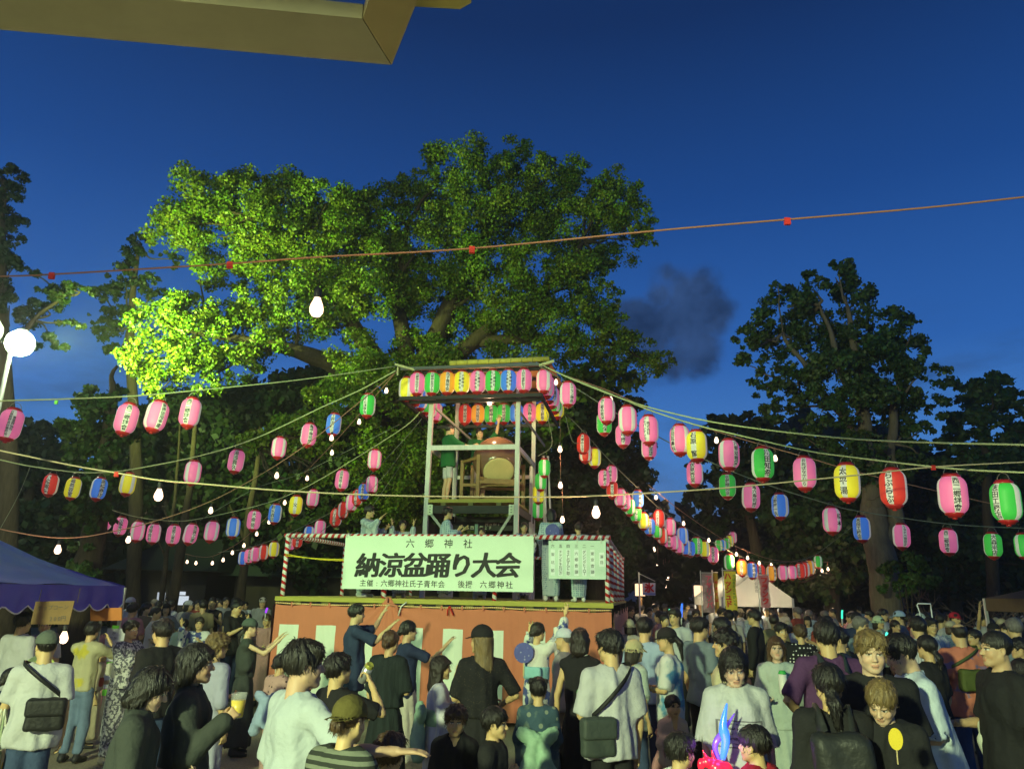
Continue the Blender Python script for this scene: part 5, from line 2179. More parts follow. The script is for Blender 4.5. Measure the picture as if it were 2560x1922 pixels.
    for i, (lab, b0, lst, d) in enumerate((
        ('dark pine-like tree with a leaning trunk behind the far lanterns', (1655, 1300), [(1590, 960, 44), (1545, 990, 36), (1600, 1030, 50), (1530, 1060, 36), (1640, 950, 40), (1650, 1080, 50), (1570, 1110, 40), (1560, 920, 24), (1620, 915, 26), (1690, 1010, 40), (1700, 1100, 40), (1500, 1020, 16)], 27),
        ('dark leafy tree behind the white tent', (1800, 1300), [(1720, 1130, 46), (1790, 1100, 50), (1760, 1180, 46), (1830, 1170, 40), (1700, 1210, 40), (1790, 1230, 46), (1840, 1060, 40), (1760, 1040, 40), (1860, 1220, 30), (1700, 1260, 36), (1820, 1260, 36)], 26),
        ('dark bushy tree behind the bare shrubs at right', (2060, 1300), [(1990, 1080, 50), (2060, 1060, 56), (2130, 1090, 60), (2200, 1060, 56), (2010, 1150, 50), (2090, 1150, 60), (2170, 1160, 60), (2000, 1220, 50), (2080, 1230, 56), (2160, 1240, 56), (2230, 1130, 56), (2230, 1220, 56), (1960, 1010, 36), (2120, 1010, 40)], 30),
        ('dark low tree far off beyond the torii gate', (1440, 1300), [(1400, 1170, 34), (1430, 1210, 40), (1390, 1240, 34), (1470, 1230, 30), (1510, 1200, 30), (1540, 1160, 30), (1590, 1190, 40), (1640, 1180, 40), (1600, 1250, 40), (1660, 1250, 40)], 44))):
        b = D(*b0, d)
        b[2] = 0
        tr = [([b, D(b0[0] - 12, b0[1] - 90, d), D(b0[0] - 50 if i == 0 else b0[0], b0[1] - 220, d)], .3, .12)]
        tree('dark_tree', lab, b, tr, clump_list(lst, d, 1.0, rng, 1.2), LEAF_DARK if i != 1 else LEAF_ZEL, .2 if d < 40 else .32, 71 + i, dens=.36)
    # leafy shrub at the zelkova's foot
    b = D(1960, 1310, 18.5)
    b[2] = 0
    root = empty('leafy_shrub', b, 0, 'leafy shrub at the foot of the pale forked trunk', 'shrub')
    lst = [(1935, 1240, 24), (1965, 1230, 28), (1995, 1255, 22), (1920, 1265, 16), (1960, 1275, 24), (1955, 1205, 14)]
    V, Q, C = leaves(np.array(clump_list(lst, 18.5, .2, rng, 1.1)), .11, rng, 1.0)
    tag(mesh_np('foliage', V - b, Q, LEAF_IVY, root, False, col=C), kind='stuff')
    mb = MB()
    for k in range(4):
        limb(mb, [np.zeros(3) + rng.normal(scale=.05, size=3) * (1, 1, 0), D(1940 + 15 * k, 1260, 18.5) - b], .03, .01, 5, rng, .03)
    tag(mb.build('stems', bark_m, root, True), kind='stuff')
    # bare shrubs
    for i, (x, d, lab) in enumerate(((2040, 21, 'bare twiggy shrub in the dark right of the leafy shrub'), (2140, 22, 'bare twiggy shrub near the brown tent'))):
        b = D(x, 1310, d)
        b[2] = 0
        root = empty('bare_shrub', b, 0, lab, 'shrub')
        mb = MB()

        def grow(p, dr, ln, r, lv):
            q = p + dr * ln
            limb(mb, [p, (p + q) / 2 + rng.normal(scale=.06 * ln, size=3), q], r, r * .6, 5, rng, .02)
            if lv:
                for _ in range(3):
                    dd = nrm(dr + rng.normal(scale=.6, size=3) + np.array([0, 0, .15]))
                    grow(q, dd, ln * .72, r * .6, lv - 1)
        for k in range(3):
            grow(np.array([.1 * k, 0, 0]), nrm((rng.normal() * .5, rng.normal() * .3, 1)), .95, .05, 3)
        tag(mb.build('twigs', bark_pale, root, True), kind='stuff')


build_trees()

# ------------------------------------------------------------------ paper lanterns
LH = .48           # over all height of a lantern
LCOL = {'pink': (.84, .17, .37), 'yellow': (.76, .66, .03), 'green': (.05, .48, .06), 'blue': (.06, .20, .70), 'red': (.62, .04, .025), 'orange': (.80, .34, .03)}
PAPER = (.76, .74, .64)


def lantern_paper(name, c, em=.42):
    """Ribbed vinyl paper with an even glow added to lift its colours; no bulb inside."""
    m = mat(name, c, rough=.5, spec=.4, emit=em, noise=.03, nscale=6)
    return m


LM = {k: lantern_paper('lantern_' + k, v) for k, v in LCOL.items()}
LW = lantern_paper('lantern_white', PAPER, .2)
rim_m = mat('lantern_rim_red', (.48, .02, .02), .3, spec=.6)
rimg_m = mat('lantern_rim_gold', (.5, .28, .10), .25, metal=.8)
hook_m = mat('hook_wire', (.25, .23, .2), .4, metal=.7)
_LPROTO, _LTEXT = {}, {}
N_RIB = 22


def lrad(t):
    """Radius along the paper part, t in 0..1 from the bottom."""
    return .090 + .056 * (1 - abs(2 * t - 1) ** 5.0)


def shade_mesh(color):
    n = 24
    rows = N_RIB * 2 + 1
    prof = []
    for i in range(rows):
        t = i / (rows - 1)
        prof.append((lrad(t) - (.0028 if i % 2 == 0 else 0), .045 + t * (LH - .09)))
    an = np.arange(n) * 2 * math.pi / n
    P = np.stack([np.stack([r * np.cos(an), r * np.sin(an), np.full(n, z)], 1) for r, z in prof])
    f, mi = [], []
    for i in range(rows - 1):
        for j in range(n):
            k = (j + 1) % n
            f.append((i * n + j, i * n + k, (i + 1) * n + k, (i + 1) * n + j))
            mi.append(0 if (j + 7) % 6 < 2 else 1)      # four narrow white panels, four wide coloured ones
    me = bpy.data.meshes.new('paper_shade')
    return P.reshape(-1, 3), np.array(f), np.array(mi)


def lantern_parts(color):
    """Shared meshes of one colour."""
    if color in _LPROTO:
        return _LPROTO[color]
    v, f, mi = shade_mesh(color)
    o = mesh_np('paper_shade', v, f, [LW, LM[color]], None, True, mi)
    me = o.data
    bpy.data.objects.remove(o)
    if 'rim' not in _LPROTO:
        def keep(mb, nm, mt):
            o = mb.build(nm, mt, None, True)
            d = o.data
            bpy.data.objects.remove(o)
            return d
        a, b, c = MB(), MB(), MB()
        a.lathe([(.066, LH - .048), (.095, LH - .048), (.095, LH - .03), (.078, LH - .02), (.072, LH - .006), (.066, LH - .006)], 18)
        b.lathe([(.05, .0), (.062, .0), (.07, .018), (.094, .03), (.094, .047), (.06, .047)], 18)
        b.lathe([(.02, -.02), (.028, -.012), (.024, .004)], 10)
        c.tube([(.07 * math.cos(t), 0, LH - .015 + .085 * math.sin(t)) for t in np.linspace(0, math.pi, 11)], .0045, 5)
        _LPROTO['rim'] = (keep(a, 'top_rim', rim_m), keep(b, 'bottom_rim', rim_m), keep(c, 'hook', hook_m))
    _LPROTO[color] = me
    return me


def wrap_text(s, width=.62):
    """Column(s) of brush lettering bent onto the paper, facing the lantern's -y side."""
    if s in _LTEXT:
        return _LTEXT[s]
    cols = s.split('/')
    n = max(len(c) for c in cols)
    size = min(.092 if len(cols) == 1 else .052, .37 / n / 1.0)
    pitch = min(1.25, .36 / n / size)
    v, f = text2d(cols, size, True, pitch, 1.1, .012)
    z = v[:, 1] + LH / 2
    t = np.clip((z - .045) / (LH - .09), 0, 1)
    r = lrad(t) + .0035
    an = v[:, 0] / .14
    P = np.stack([r * np.sin(an), -r * np.cos(an), z], 1)
    o = mesh_np('lettering', P, f, ink, None)
    me = o.data
    bpy.data.objects.remove(o)
    _LTEXT[s] = me
    return me


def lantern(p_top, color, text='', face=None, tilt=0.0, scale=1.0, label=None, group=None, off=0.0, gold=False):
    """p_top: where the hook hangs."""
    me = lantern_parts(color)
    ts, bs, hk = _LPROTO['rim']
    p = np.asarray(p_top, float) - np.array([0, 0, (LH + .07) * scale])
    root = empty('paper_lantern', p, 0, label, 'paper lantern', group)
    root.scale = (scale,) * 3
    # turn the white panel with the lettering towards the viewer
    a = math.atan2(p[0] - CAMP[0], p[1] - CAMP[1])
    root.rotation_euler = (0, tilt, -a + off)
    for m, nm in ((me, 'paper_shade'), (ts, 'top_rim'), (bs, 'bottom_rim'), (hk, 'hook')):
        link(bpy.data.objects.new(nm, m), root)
    if text:
        o = bpy.data.objects.new('lettering', wrap_text(text))
        o['kind'] = 'stuff'
        link(o, root)
    return root


ORD = ['first', 'second', 'third', 'fourth', 'fifth', 'sixth', 'seventh', 'eighth', 'ninth', 'tenth', 'eleventh', 'twelfth', 'thirteenth', 'fourteenth', 'fifteenth', 'sixteenth', 'seventeenth', 'eighteenth', 'nineteenth', 'twentieth', 'twenty-first', 'twenty-second', 'twenty-third', 'twenty-fourth', 'twenty-fifth', 'twenty-sixth', 'twenty-seventh', 'twenty-eighth', 'twenty-ninth', 'thirtieth', 'thirty-first', 'thirty-second']
rope_m = mat('rope_pale', (.46, .50, .26), .8, noise=.15, nscale=40)
cable_m = mat('cable_pink', (.40, .20, .13), .6)
thin_m = mat('guy_line', (.22, .24, .17), .8)
cord_m = mat('cord_dark', (.05, .04, .035), .6)


def curve_pts(pts, n=6):
    P = np.asarray(pts, float)
    t = np.arange(len(P))
    tt = np.linspace(0, len(P) - 1, (len(P) - 1) * n + 1)
    out = []
    for q in tt:            # Catmull-Rom
        i = min(int(q), len(P) - 2)
        u = q - i
        p0, p1, p2, p3 = P[max(i - 1, 0)], P[i], P[i + 1], P[min(i + 2, len(P) - 1)]
        out.append(.5 * ((2 * p1) + (-p0 + p2) * u + (2 * p0 - 5 * p1 + 4 * p2 - p3) * u * u + (-p0 + 3 * p1 - 3 * p2 + p3) * u ** 3))
    return np.array(out)


def depth_fn(x0, a0, x1, a1):
    """Axial depth along a straight string seen between two photo columns (1/depth is linear in x)."""
    return lambda x: 1.0 / (1 / a0 + (1 / a1 - 1 / a0) * (x - x0) / (x1 - x0))


def rope_thing(name, label, cat, px, dep, r, m, group=None, tags=()):
    P = curve_pts([WZ(x, y, dep(x)) for x, y in px])
    o = P[0].copy()
    root = empty(name, o, 0, label, cat, group)
    v, f = tube(P - o, r, 6)
    mesh_np('line', v, f, m, root, True)
    for (x, y, mt) in tags:
        p = WZ(x, y, dep(x)) - o
        b = MB()
        b.box(p + np.array([-.02, -.01, -.034]), p + np.array([.02, .01, .016]))
        b.build('tag', mt, root)
    return P


def build_strings():
    tag_red = mat('tag_red', (.55, .03, .02), .6)
    tag_green = mat('tag_green', (.25, .8, .1), .6)
    # --- ropes
    dS1 = depth_fn(0, 9.3, 995, 14.6)
    dS2 = depth_fn(0, 13.5, 995, 14.3)
    dS3 = depth_fn(228, 16.8, 1000, 15.6)
    dS4 = depth_fn(560, 20.5, 1000, 17.2)
    dR1 = depth_fn(1356, 14.0, 2560, 7.7)
    dR2 = depth_fn(1356, 14.6, 2560, 13.6)
    dR3 = depth_fn(1400, 16.8, 1800, 20.5)
    dR4 = depth_fn(1800, 20.5, 2060, 23)
    dF = depth_fn(1790, 27, 1850, 30)
    Y = lambda *a: a
    rope_thing('rope', 'top left rope carrying four pink lanterns to the tower corner', 'rope', Y((-60, 1006), (0, 1002), (140, 998), (330, 990), (500, 975), (760, 948), (992, 915)), dS1, .011, rope_m, tags=((141, 1004, tag_green),))
    rope_thing('rope', 'second left rope, sagging low then climbing steeply to the tower corner', 'rope', Y((-60, 1138), (0, 1149), (75, 1165), (190, 1180), (265, 1180), (330, 1173), (500, 1139), (640, 1095), (800, 1020), (900, 975), (990, 926)), dS2, .012, rope_m)
    rope_thing('rope', 'third left rope from the ivy trunk, under which pink lanterns hang in a row', 'rope', Y((228, 1255), (290, 1278), (355, 1294), (437, 1302), (500, 1296), (635, 1266), (719, 1238), (813, 1191), (1000, 1075), (1050, 1030)), dS3, .010, rope_m)
    rope_thing('rope', 'lowest left rope behind the railing, rising to the back of the tower', 'rope', Y((545, 1380), (610, 1372), (690, 1346), (763, 1313), (840, 1272), (900, 1214), (1000, 1110), (1060, 1040)), dS4, .009, thin_m)
    rope_thing('rope', 'upper right green rope without lanterns, from tower top to the photo edge', 'rope', Y((1356, 913), (1430, 948), (1565, 1000), (1690, 1035), (1840, 1064), (2143, 1098), (2560, 1112), (2640, 1114)), depth_fn(1356, 14, 2560, 7.5), .011, rope_m)
    rope_thing('rope', 'right rope carrying the biggest lanterns away from the tower top', 'rope', Y((1356, 913), (1420, 942), (1516, 980), (1621, 1024), (1737, 1061), (1814, 1080), (2006, 1124), (2109, 1140), (2367, 1170), (2560, 1181), (2640, 1184)), dR1, .011, rope_m)
    rope_thing('rope', 'lower right rope carrying mid sized lanterns past the pale forked trunk', 'rope', Y((1350, 915), (1438, 969), (1536, 1030), (1671, 1105), (1761, 1148), (1840, 1182), (1937, 1218), (2071, 1259), (2144, 1277), (2367, 1309), (2560, 1320), (2620, 1322)), dR2, .010, thin_m)
    rope_thing('rope', 'far right rope of crowded small lanterns sinking towards the street', 'rope', Y((1410, 1030), (1458, 1078), (1528, 1155), (1600, 1225), (1660, 1280), (1740, 1335), (1800, 1362)), dR3, .009, thin_m)
    rope_thing('rope', 'short far rope sagging above the white tent, rising into the trees', 'rope', Y((1795, 1360), (1850, 1390), (1927, 1405), (1999, 1400), (2043, 1383), (2100, 1340), (2200, 1262)), dR4, .008, thin_m)
    P_hi = rope_thing('bulb_cable', 'thin cable with red tags that crosses the sky above everything', 'cable', Y((-60, 694), (0, 691), (130, 686), (575, 659), (790, 643), (1180, 621), (1640, 577), (1968, 549), (2300, 521), (2560, 493), (2640, 484)), depth_fn(0, 5.6, 2560, 5.0), .0065, mat('cable_brown', (.30, .13, .08), .6),
                      tags=((130, 687, tag_red), (575, 660, tag_red), (1180, 622, tag_red), (1968, 551, tag_red)))
    rope_thing('bulb_cable', 'pale cable crossing the whole picture in front of the drum tower', 'cable', Y((-60, 1112), (0, 1126), (185, 1164), (291, 1182), (397, 1200), (500, 1209), (719, 1227), (1000, 1239), (1360, 1242), (1490, 1239), (1658, 1230), (1840, 1217), (2137, 1188), (2333, 1167), (2560, 1155), (2640, 1150)), depth_fn(0, 7.5, 2560, 8.0), .0085, mat('cable_pale', (.50, .42, .26), .6),
               tags=((291, 1183, tag_red), (2333, 1167, tag_red)))
    rope_thing('bulb_cable', 'pink bulb cable rising from the blue tent to the tower corner', 'cable', Y((-40, 1312), (0, 1322), (79, 1337), (148, 1344), (212, 1341), (278, 1329), (371, 1307), (500, 1264), (619, 1205), (758, 1117), (902, 1002), (990, 930)), depth_fn(0, 11, 995, 14.4), .009, cable_m)
    rope_thing('bulb_cable', 'bulb cable dropping from tower corner to the dark left of the stage', 'cable', Y((992, 928), (966, 958), (898, 1036), (830, 1112), (768, 1176), (712, 1238), (673, 1286), (642, 1316), (610, 1346), (581, 1366), (531, 1390), (490, 1390), (440, 1378)), depth_fn(440, 24, 995, 14.4), .009, cable_m)
    rope_thing('bulb_cable', 'pink bulb cable from tower top passing behind the big lanterns', 'cable', Y((1356, 910), (1390, 930), (1525, 978), (1640, 1030), (1791, 1078), (1906, 1112), (2027, 1146), (2144, 1180), (2333, 1225), (2467, 1256), (2560, 1277), (2620, 1290)), depth_fn(1356, 14.4, 2560, 12), .008, cable_m)
    rope_thing('bulb_cable', 'far bulb cable falling to the white tent roof', 'cable', Y((1621, 1212), (1700, 1275), (1772, 1325), (1830, 1360), (1880, 1382), (1930, 1398), (1990, 1404), (2075, 1404)), depth_fn(1621, 18, 2060, 23), .008, cable_m)
    for i, (pts, d) in enumerate(((((75, 1168), (45, 1240), (0, 1322)), 12.5), (((500, 1300), (640, 1220), (760, 1180), (1000, 1060)), 15.5), (((1008, 1125), (960, 1190), (880, 1270), (800, 1330)), 17), (((1022, 1135), (990, 1180), (900, 1310)), 17.5), (((1366, 1030), (1380, 1110), (1345, 1140)), 15), (((1414, 1040), (1430, 1100), (1447, 1108)), 15.5))):
        rope_thing('guy_line', ['slack line tying the second left rope down by the tent', 'dim guy line from tower to the left between two lantern ropes', 'dim guy line running down left from the tower waist', 'second dim guy line down left from the tower waist', 'short line holding the green lantern beside the tower', 'slack wire loop hanging beside the right tower corner'][i], 'line', pts, lambda x, d=d: d, .006, thin_m)

    # --- lanterns: (x, y top of paper rim, y bottom, colour, text, tilt, off)
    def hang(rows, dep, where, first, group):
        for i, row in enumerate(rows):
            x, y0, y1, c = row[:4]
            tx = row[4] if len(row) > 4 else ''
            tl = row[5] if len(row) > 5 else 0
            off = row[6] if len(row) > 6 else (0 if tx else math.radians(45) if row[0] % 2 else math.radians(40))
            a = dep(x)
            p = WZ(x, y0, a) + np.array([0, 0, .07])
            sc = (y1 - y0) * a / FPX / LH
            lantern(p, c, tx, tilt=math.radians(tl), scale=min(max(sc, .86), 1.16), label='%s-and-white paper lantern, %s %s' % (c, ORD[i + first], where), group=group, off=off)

    hang([(30, 1019, 1106, 'pink', '青葉葬儀社/石原税務会計事務所', 5), (318, 1005, 1090, 'pink', '西二郷絆會', 6), (391, 997, 1082, 'pink', '東南信用金庫', 9, .5), (478, 992, 1072, 'pink', '西二郷絆會', 4, -.3)],
         dS1, 'from the left on the top left rope', 0, 'lanterns on the top left rope')
    hang([(130, 1184, 1242, 'red', '小幡電気', 3, -.45), (185, 1192, 1250, 'yellow', '福美容室', 4, -.2), (249, 1192, 1252, 'blue', '高橋商店', 5, .4), (322, 1180, 1240, 'yellow', '', 4), (485, 1149, 1213, 'pink', '', 3), (592, 1121, 1184, 'pink', '湯浅貴久', 4, -.15), (699, 1091, 1149, 'pink', '', 3), (773, 1056, 1119, 'pink', '亀甲寿司勝', 3, .25), (835, 1032, 1092, 'blue', '工務店石川', 3, -.2), (921, 983, 1046, 'green', 'さくら洋装店', 1, -.35)],
         dS2, 'from the left on the steep second left rope', 0, 'lanterns on the second left rope')
    hang([(267, 1276, 1327, 'pink', '小幡書店', 3, -.4), (303, 1290, 1340, 'pink', '小幡大介', 4), (347, 1300, 1354, 'pink', '', 3), (387, 1306, 1359, 'pink', '有限会社', 2, -.5), (436, 1309, 1363, 'pink', '建築工業所', 2), (477, 1306, 1361, 'pink', '塗装工業', 8, .5), (531, 1299, 1355, 'pink', '', 5), (586, 1291, 1345, 'blue', '', 1), (637, 1273, 1327, 'pink', '大衆苑', 2, -.1), (689, 1258, 1310, 'blue', '鈴木酒店', 3, -.4), (741, 1237, 1290, 'yellow', '文', 2, -.1), (783, 1222, 1269, 'pink', '', 4), (856, 1172, 1227, 'pink', '武田建設工業', 3, -.2), (938, 1122, 1177, 'pink', '', 1)],
         dS3, 'from the left on the third left rope', 0, 'lanterns on the third left rope')
    hang([(610, 1376, 1412, 'blue', ''), (625, 1371, 1409, 'pink', '永田電気', 0), (641, 1365, 1406, 'pink', ''), (661, 1360, 1401, 'red', ''), (687, 1352, 1394, 'yellow', ''), (727, 1337, 1377, 'pink', '材木町', 2), (745, 1330, 1371, 'red', '東商店', 2), (774, 1313, 1356, 'blue', '', 2), (801, 1298, 1343, 'pink', '', 3), (841, 1269, 1317, 'red', '三丁目西', 2, -.3), (859, 1254, 1298, 'red', '', 1), (880, 1233, 1280, 'pink', '', 2), (895, 1222, 1266, 'red', '鳩山工務', 1, -.4), (911, 1207, 1253, 'blue', '青木工務', 1, -.3), (931, 1187, 1235, 'pink', '', 1)],
         dS4, 'from the left on the lowest left rope', 0, 'lanterns on the lowest left rope')
    hang([(1420, 953, 1020, 'pink', 'ステリン精肉', 0, .5)], dR1, 'in the steep right rows, close beside the tower roof', 0, None)
    hang([(1516, 992, 1062, 'pink', '西三郷幼稚園', 0, -.55), (1568, 1012, 1088, 'pink', ''), (1621, 1036, 1114, 'pink', '株式会社/ジャパンテック', 0, -.25), (1698, 1059, 1140, 'pink', '松田耳鼻科', 0, -.8), (1740, 1073, 1156, 'yellow', '石原 篤', 0, -.32), (1819, 1095, 1178, 'pink', '六郷幼稚園', 2, .75), (1902, 1115, 1204, 'green', '川田知希', 2, .45), (2006, 1139, 1228, 'pink', 'おおばなかむら', 2, -.05), (2111, 1155, 1254, 'yellow', '太平湯', 2, -.3), (2225, 1168, 1271, 'red', 'らぶらぶ', 2, -.3), (2372, 1182, 1292, 'pink', '西二郷絆會', 2, .3), (2504, 1199, 1310, 'green', '志田工務店', 2, -.65)],
         dR1, 'from the tower on the big right rope', 0, 'big lanterns on the upper right rope')
    hang([(1510, 1028, 1090, 'green', '山田建保', 0, .1), (1557, 1058, 1120, 'pink', '寿司勝', 0), (1621, 1088, 1150, 'pink', '魚本支店', 1, .25), (1735, 1150, 1216, 'pink', '伏見豊業', 1, -.3), (1816, 1181, 1247, 'green', '佐藤精肉店', 1), (1873, 1204, 1276, 'pink', '亀六寿司勝', 3, .4), (1947, 1230, 1297, 'blue', '山岡屋一丸', 1, -.6), (2075, 1263, 1334, 'pink', '橋本', 2, .9), (2150, 1287, 1354, 'blue', '志田工務店', 1, -.35), (2248, 1306, 1372, 'pink', 'ワタナベ理容店', 3, .4), (2365, 1318, 1386, 'pink', '西二郷絆會', 2, -.2), (2475, 1328, 1395, 'green', '大森米店', 3, .15), (2553, 1330, 1396, 'green', '', 1)],
         dR2, 'from the tower on the lower right rope', 0, 'lanterns on the lower right rope')
    hang([(1458, 1083, 1137, 'red', '大澤ゆう子', 1, -.2), (1463, 1106, 1158, 'red', ''), (1486, 1118, 1170, 'yellow', '山本', 1, -.7), (1509, 1173, 1220, 'pink', '石屋敷人', 1, .2), (1528, 1162, 1210, 'pink', '尼崎商店', 1, -.25), (1530, 1200, 1247, 'red', '鈴木工所'), (1550, 1219, 1268, 'pink', '', 1), (1562, 1230, 1277, 'pink', '桃太郎', 0, .1), (1573, 1244, 1290, 'green', '', 2), (1593, 1223, 1272, 'blue', '製作所', 1, .5), (1589, 1262, 1307, 'green', 'れんこ', 1), (1608, 1280, 1325, 'yellow', ''), (1623, 1293, 1339, 'blue', 'ルイ文書店', 1, .1), (1641, 1304, 1348, 'green', ''), (1646, 1273, 1321, 'red', 'ちさきさん', 1, -.25), (1655, 1316, 1361, 'red', ''), (1674, 1293, 1341, 'pink', '', 1), (1672, 1327, 1371, 'pink', '美容院'), (1684, 1335, 1377, 'pink', ''), (1705, 1315, 1363, 'blue', '', 0), (1697, 1343, 1385, 'pink', ''), (1713, 1347, 1389, 'blue', ''), (1724, 1350, 1392, 'blue', '田辺酒店'), (1740, 1340, 1388, 'green', 'さんからさ', 1, .4), (1760, 1350, 1394, 'yellow', ''), (1781, 1363, 1408, 'pink', '安宮子丸', 1)],
         dR3, 'from the tower on the crowded far right rope', 0, 'small lanterns on the far right rope')
    hang([(1796, 1347, 1379, 'green', ''), (1805, 1346, 1378, 'blue', ''), (1815, 1342, 1374, 'green', ''), (1823, 1336, 1368, 'yellow', ''), (1831, 1327, 1359, 'pink', '')],
         dF, 'from the left in the tiny cluster beyond the far bulb cable', 0, 'tiny far lanterns')
    hang([(1822, 1383, 1426, 'green', '', 0), (1853, 1397, 1440, 'orange', '安宮子丸', 1, -.1), (1878, 1403, 1446, 'blue', '商店会', 1, .4), (1899, 1409, 1450, 'red', '和田商店'), (1927, 1411, 1453, 'orange', '相川', 0, .8), (1956, 1410, 1451, 'pink', ''), (1979, 1411, 1449, 'pink', ''), (1999, 1405, 1446, 'red', '穴田福寿', 0, -.3), (2011, 1402, 1443, 'red', ''), (2023, 1398, 1437, 'orange', ''), (2043, 1387, 1419, 'green', '', 2)],
         dR4, 'from the left on the short rope above the white tent', 0, 'lanterns above the white tent')

    # --- lanterns round the tower roof, in stage coordinates
    fz = RZ - .03
    g = 'lanterns round the tower roof'
    tx = ['', '六郷神社氏子会', '六郷神社氏子会', '氏子青年会', '六郷神社/氏子青年会', '六郷神社/氏子青年会', '六郷神社/氏子青年会', '六郷神社/氏子青年会', '十四代後藤智之']
    for i, (px, c) in enumerate(((1012, 'yellow'), (1043, 'pink'), (1080, 'green'), (1118, 'orange'), (1155, 'yellow'), (1194, 'pink'), (1232, 'green'), (1271, 'blue'), (1310, 'pink'))):
        u = front_u(px, 6.0, 1.9)
        p = S(u, 1.9 if i else 2.02, fz - (0 if i else .06))
        lantern(p, c, tx[i], scale=1.07, label='%s-and-white paper lantern, %s from the left in the front row of the tower roof' % (c, ORD[i]), group=g, off=(-.1 + .05 * (i % 4)) if tx[i] else .4)
    for i, (v, c, t) in enumerate(((2.05, 'pink', ''), (2.45, 'pink', ''), (2.85, 'blue', '伊藤重機'), (3.3, 'pink', ''), (3.8, 'green', ''), (4.3, 'yellow', ''))):
        lantern(S(4.2, v, fz + .02), c, t, scale=1.07, label='%s-and-white paper lantern, %s from the front along the right tower roof side' % (c, ORD[i]), group=g, off=.6 if not t else .9)
    for i, (v, c) in enumerate(((2.4, 'red'), (2.8, 'pink'), (3.2, 'blue'), (3.6, 'green'), (4.0, 'pink'), (4.4, 'pink'))):
        lantern(S(1.3, v, fz + .02), c, '' if i % 2 else '六郷神社', scale=1.07, label='%s-and-white paper lantern, %s from the front along the left tower roof side' % (c, ORD[i]), group=g, off=-.6)
    for i, (px, c) in enumerate(((1162, 'red'), (1194, 'orange'), (1227, 'green'), (1259, 'green'), (1291, 'blue'), (1324, 'pink'), (1356, 'yellow'))):
        u = front_u(px, 5.9, 4.55)
        lantern(S(u, 4.55, fz - .02), c, ['六郷幼稚園', '六郷幼稚園', '六郷神社', '六郷幼稚園', '六郷幼稚園', '志田商店', '尾張工務所'][i], scale=1.07, label='%s-and-white paper lantern, %s from the left in the back row of the tower roof' % (c, ORD[i]), group=g, off=.0)
    # on the pole right of the drum platform
    b = W(1372, 1500, 16.6)
    t = W(1357, 1140, 16.6)
    root = empty('lantern_pole', (b[0], b[1], DZ), 0, 'thin white pole with green and yellow lanterns right of the drum platform', 'pole')
    for dx in (0, .10):
        pole('pole', root, (dx, 0, 0), (t[0] - b[0] + dx + .02, 0, t[2] - DZ), .022, whitewood)
    for i, (x, y0, y1, c) in enumerate(((1361, 1146, 1191, 'green'), (1352, 1180, 1219, 'green'), (1346, 1212, 1261, 'yellow'), (1345, 1252, 1290, 'green'))):
        lantern(WZ(x, y0, 16.4 + .1 * i) + np.array([0, 0, .07]), c, '', scale=.9, label='%s-and-white paper lantern, %s from the top on the thin pole by the drum platform' % (c, ORD[i]), group='lanterns on the thin pole')


build_strings()

# ------------------------------------------------------------------ bare bulbs
BULB_M = emat('bulb_glow', (1.0, .70, .46), 4.0)
BULB_BIG = emat('bulb_glow_near', (1.0, .66, .42), 3.2)
sock_m = mat('socket_black', (.03, .03, .03), .5)


def bulb_meshes():
    a, b = MB(), MB()
    a.lathe([(.004, -.062), (.022, -.056), (.034, -.035), (.036, -.018), (.030, .006), (.019, .032), (.016, .044)], 14)
    b.lathe([(.017, .042), (.019, .05), (.019, .085), (.012, .095), (.006, .10)], 10)
    o1 = a.build('bulb_glass', BULB_M, None, True)
    o2 = b.build('socket', sock_m, None, True)
    d = (o1.data, o2.data)
    bpy.data.objects.remove(o1)
    bpy.data.objects.remove(o2)
    return d


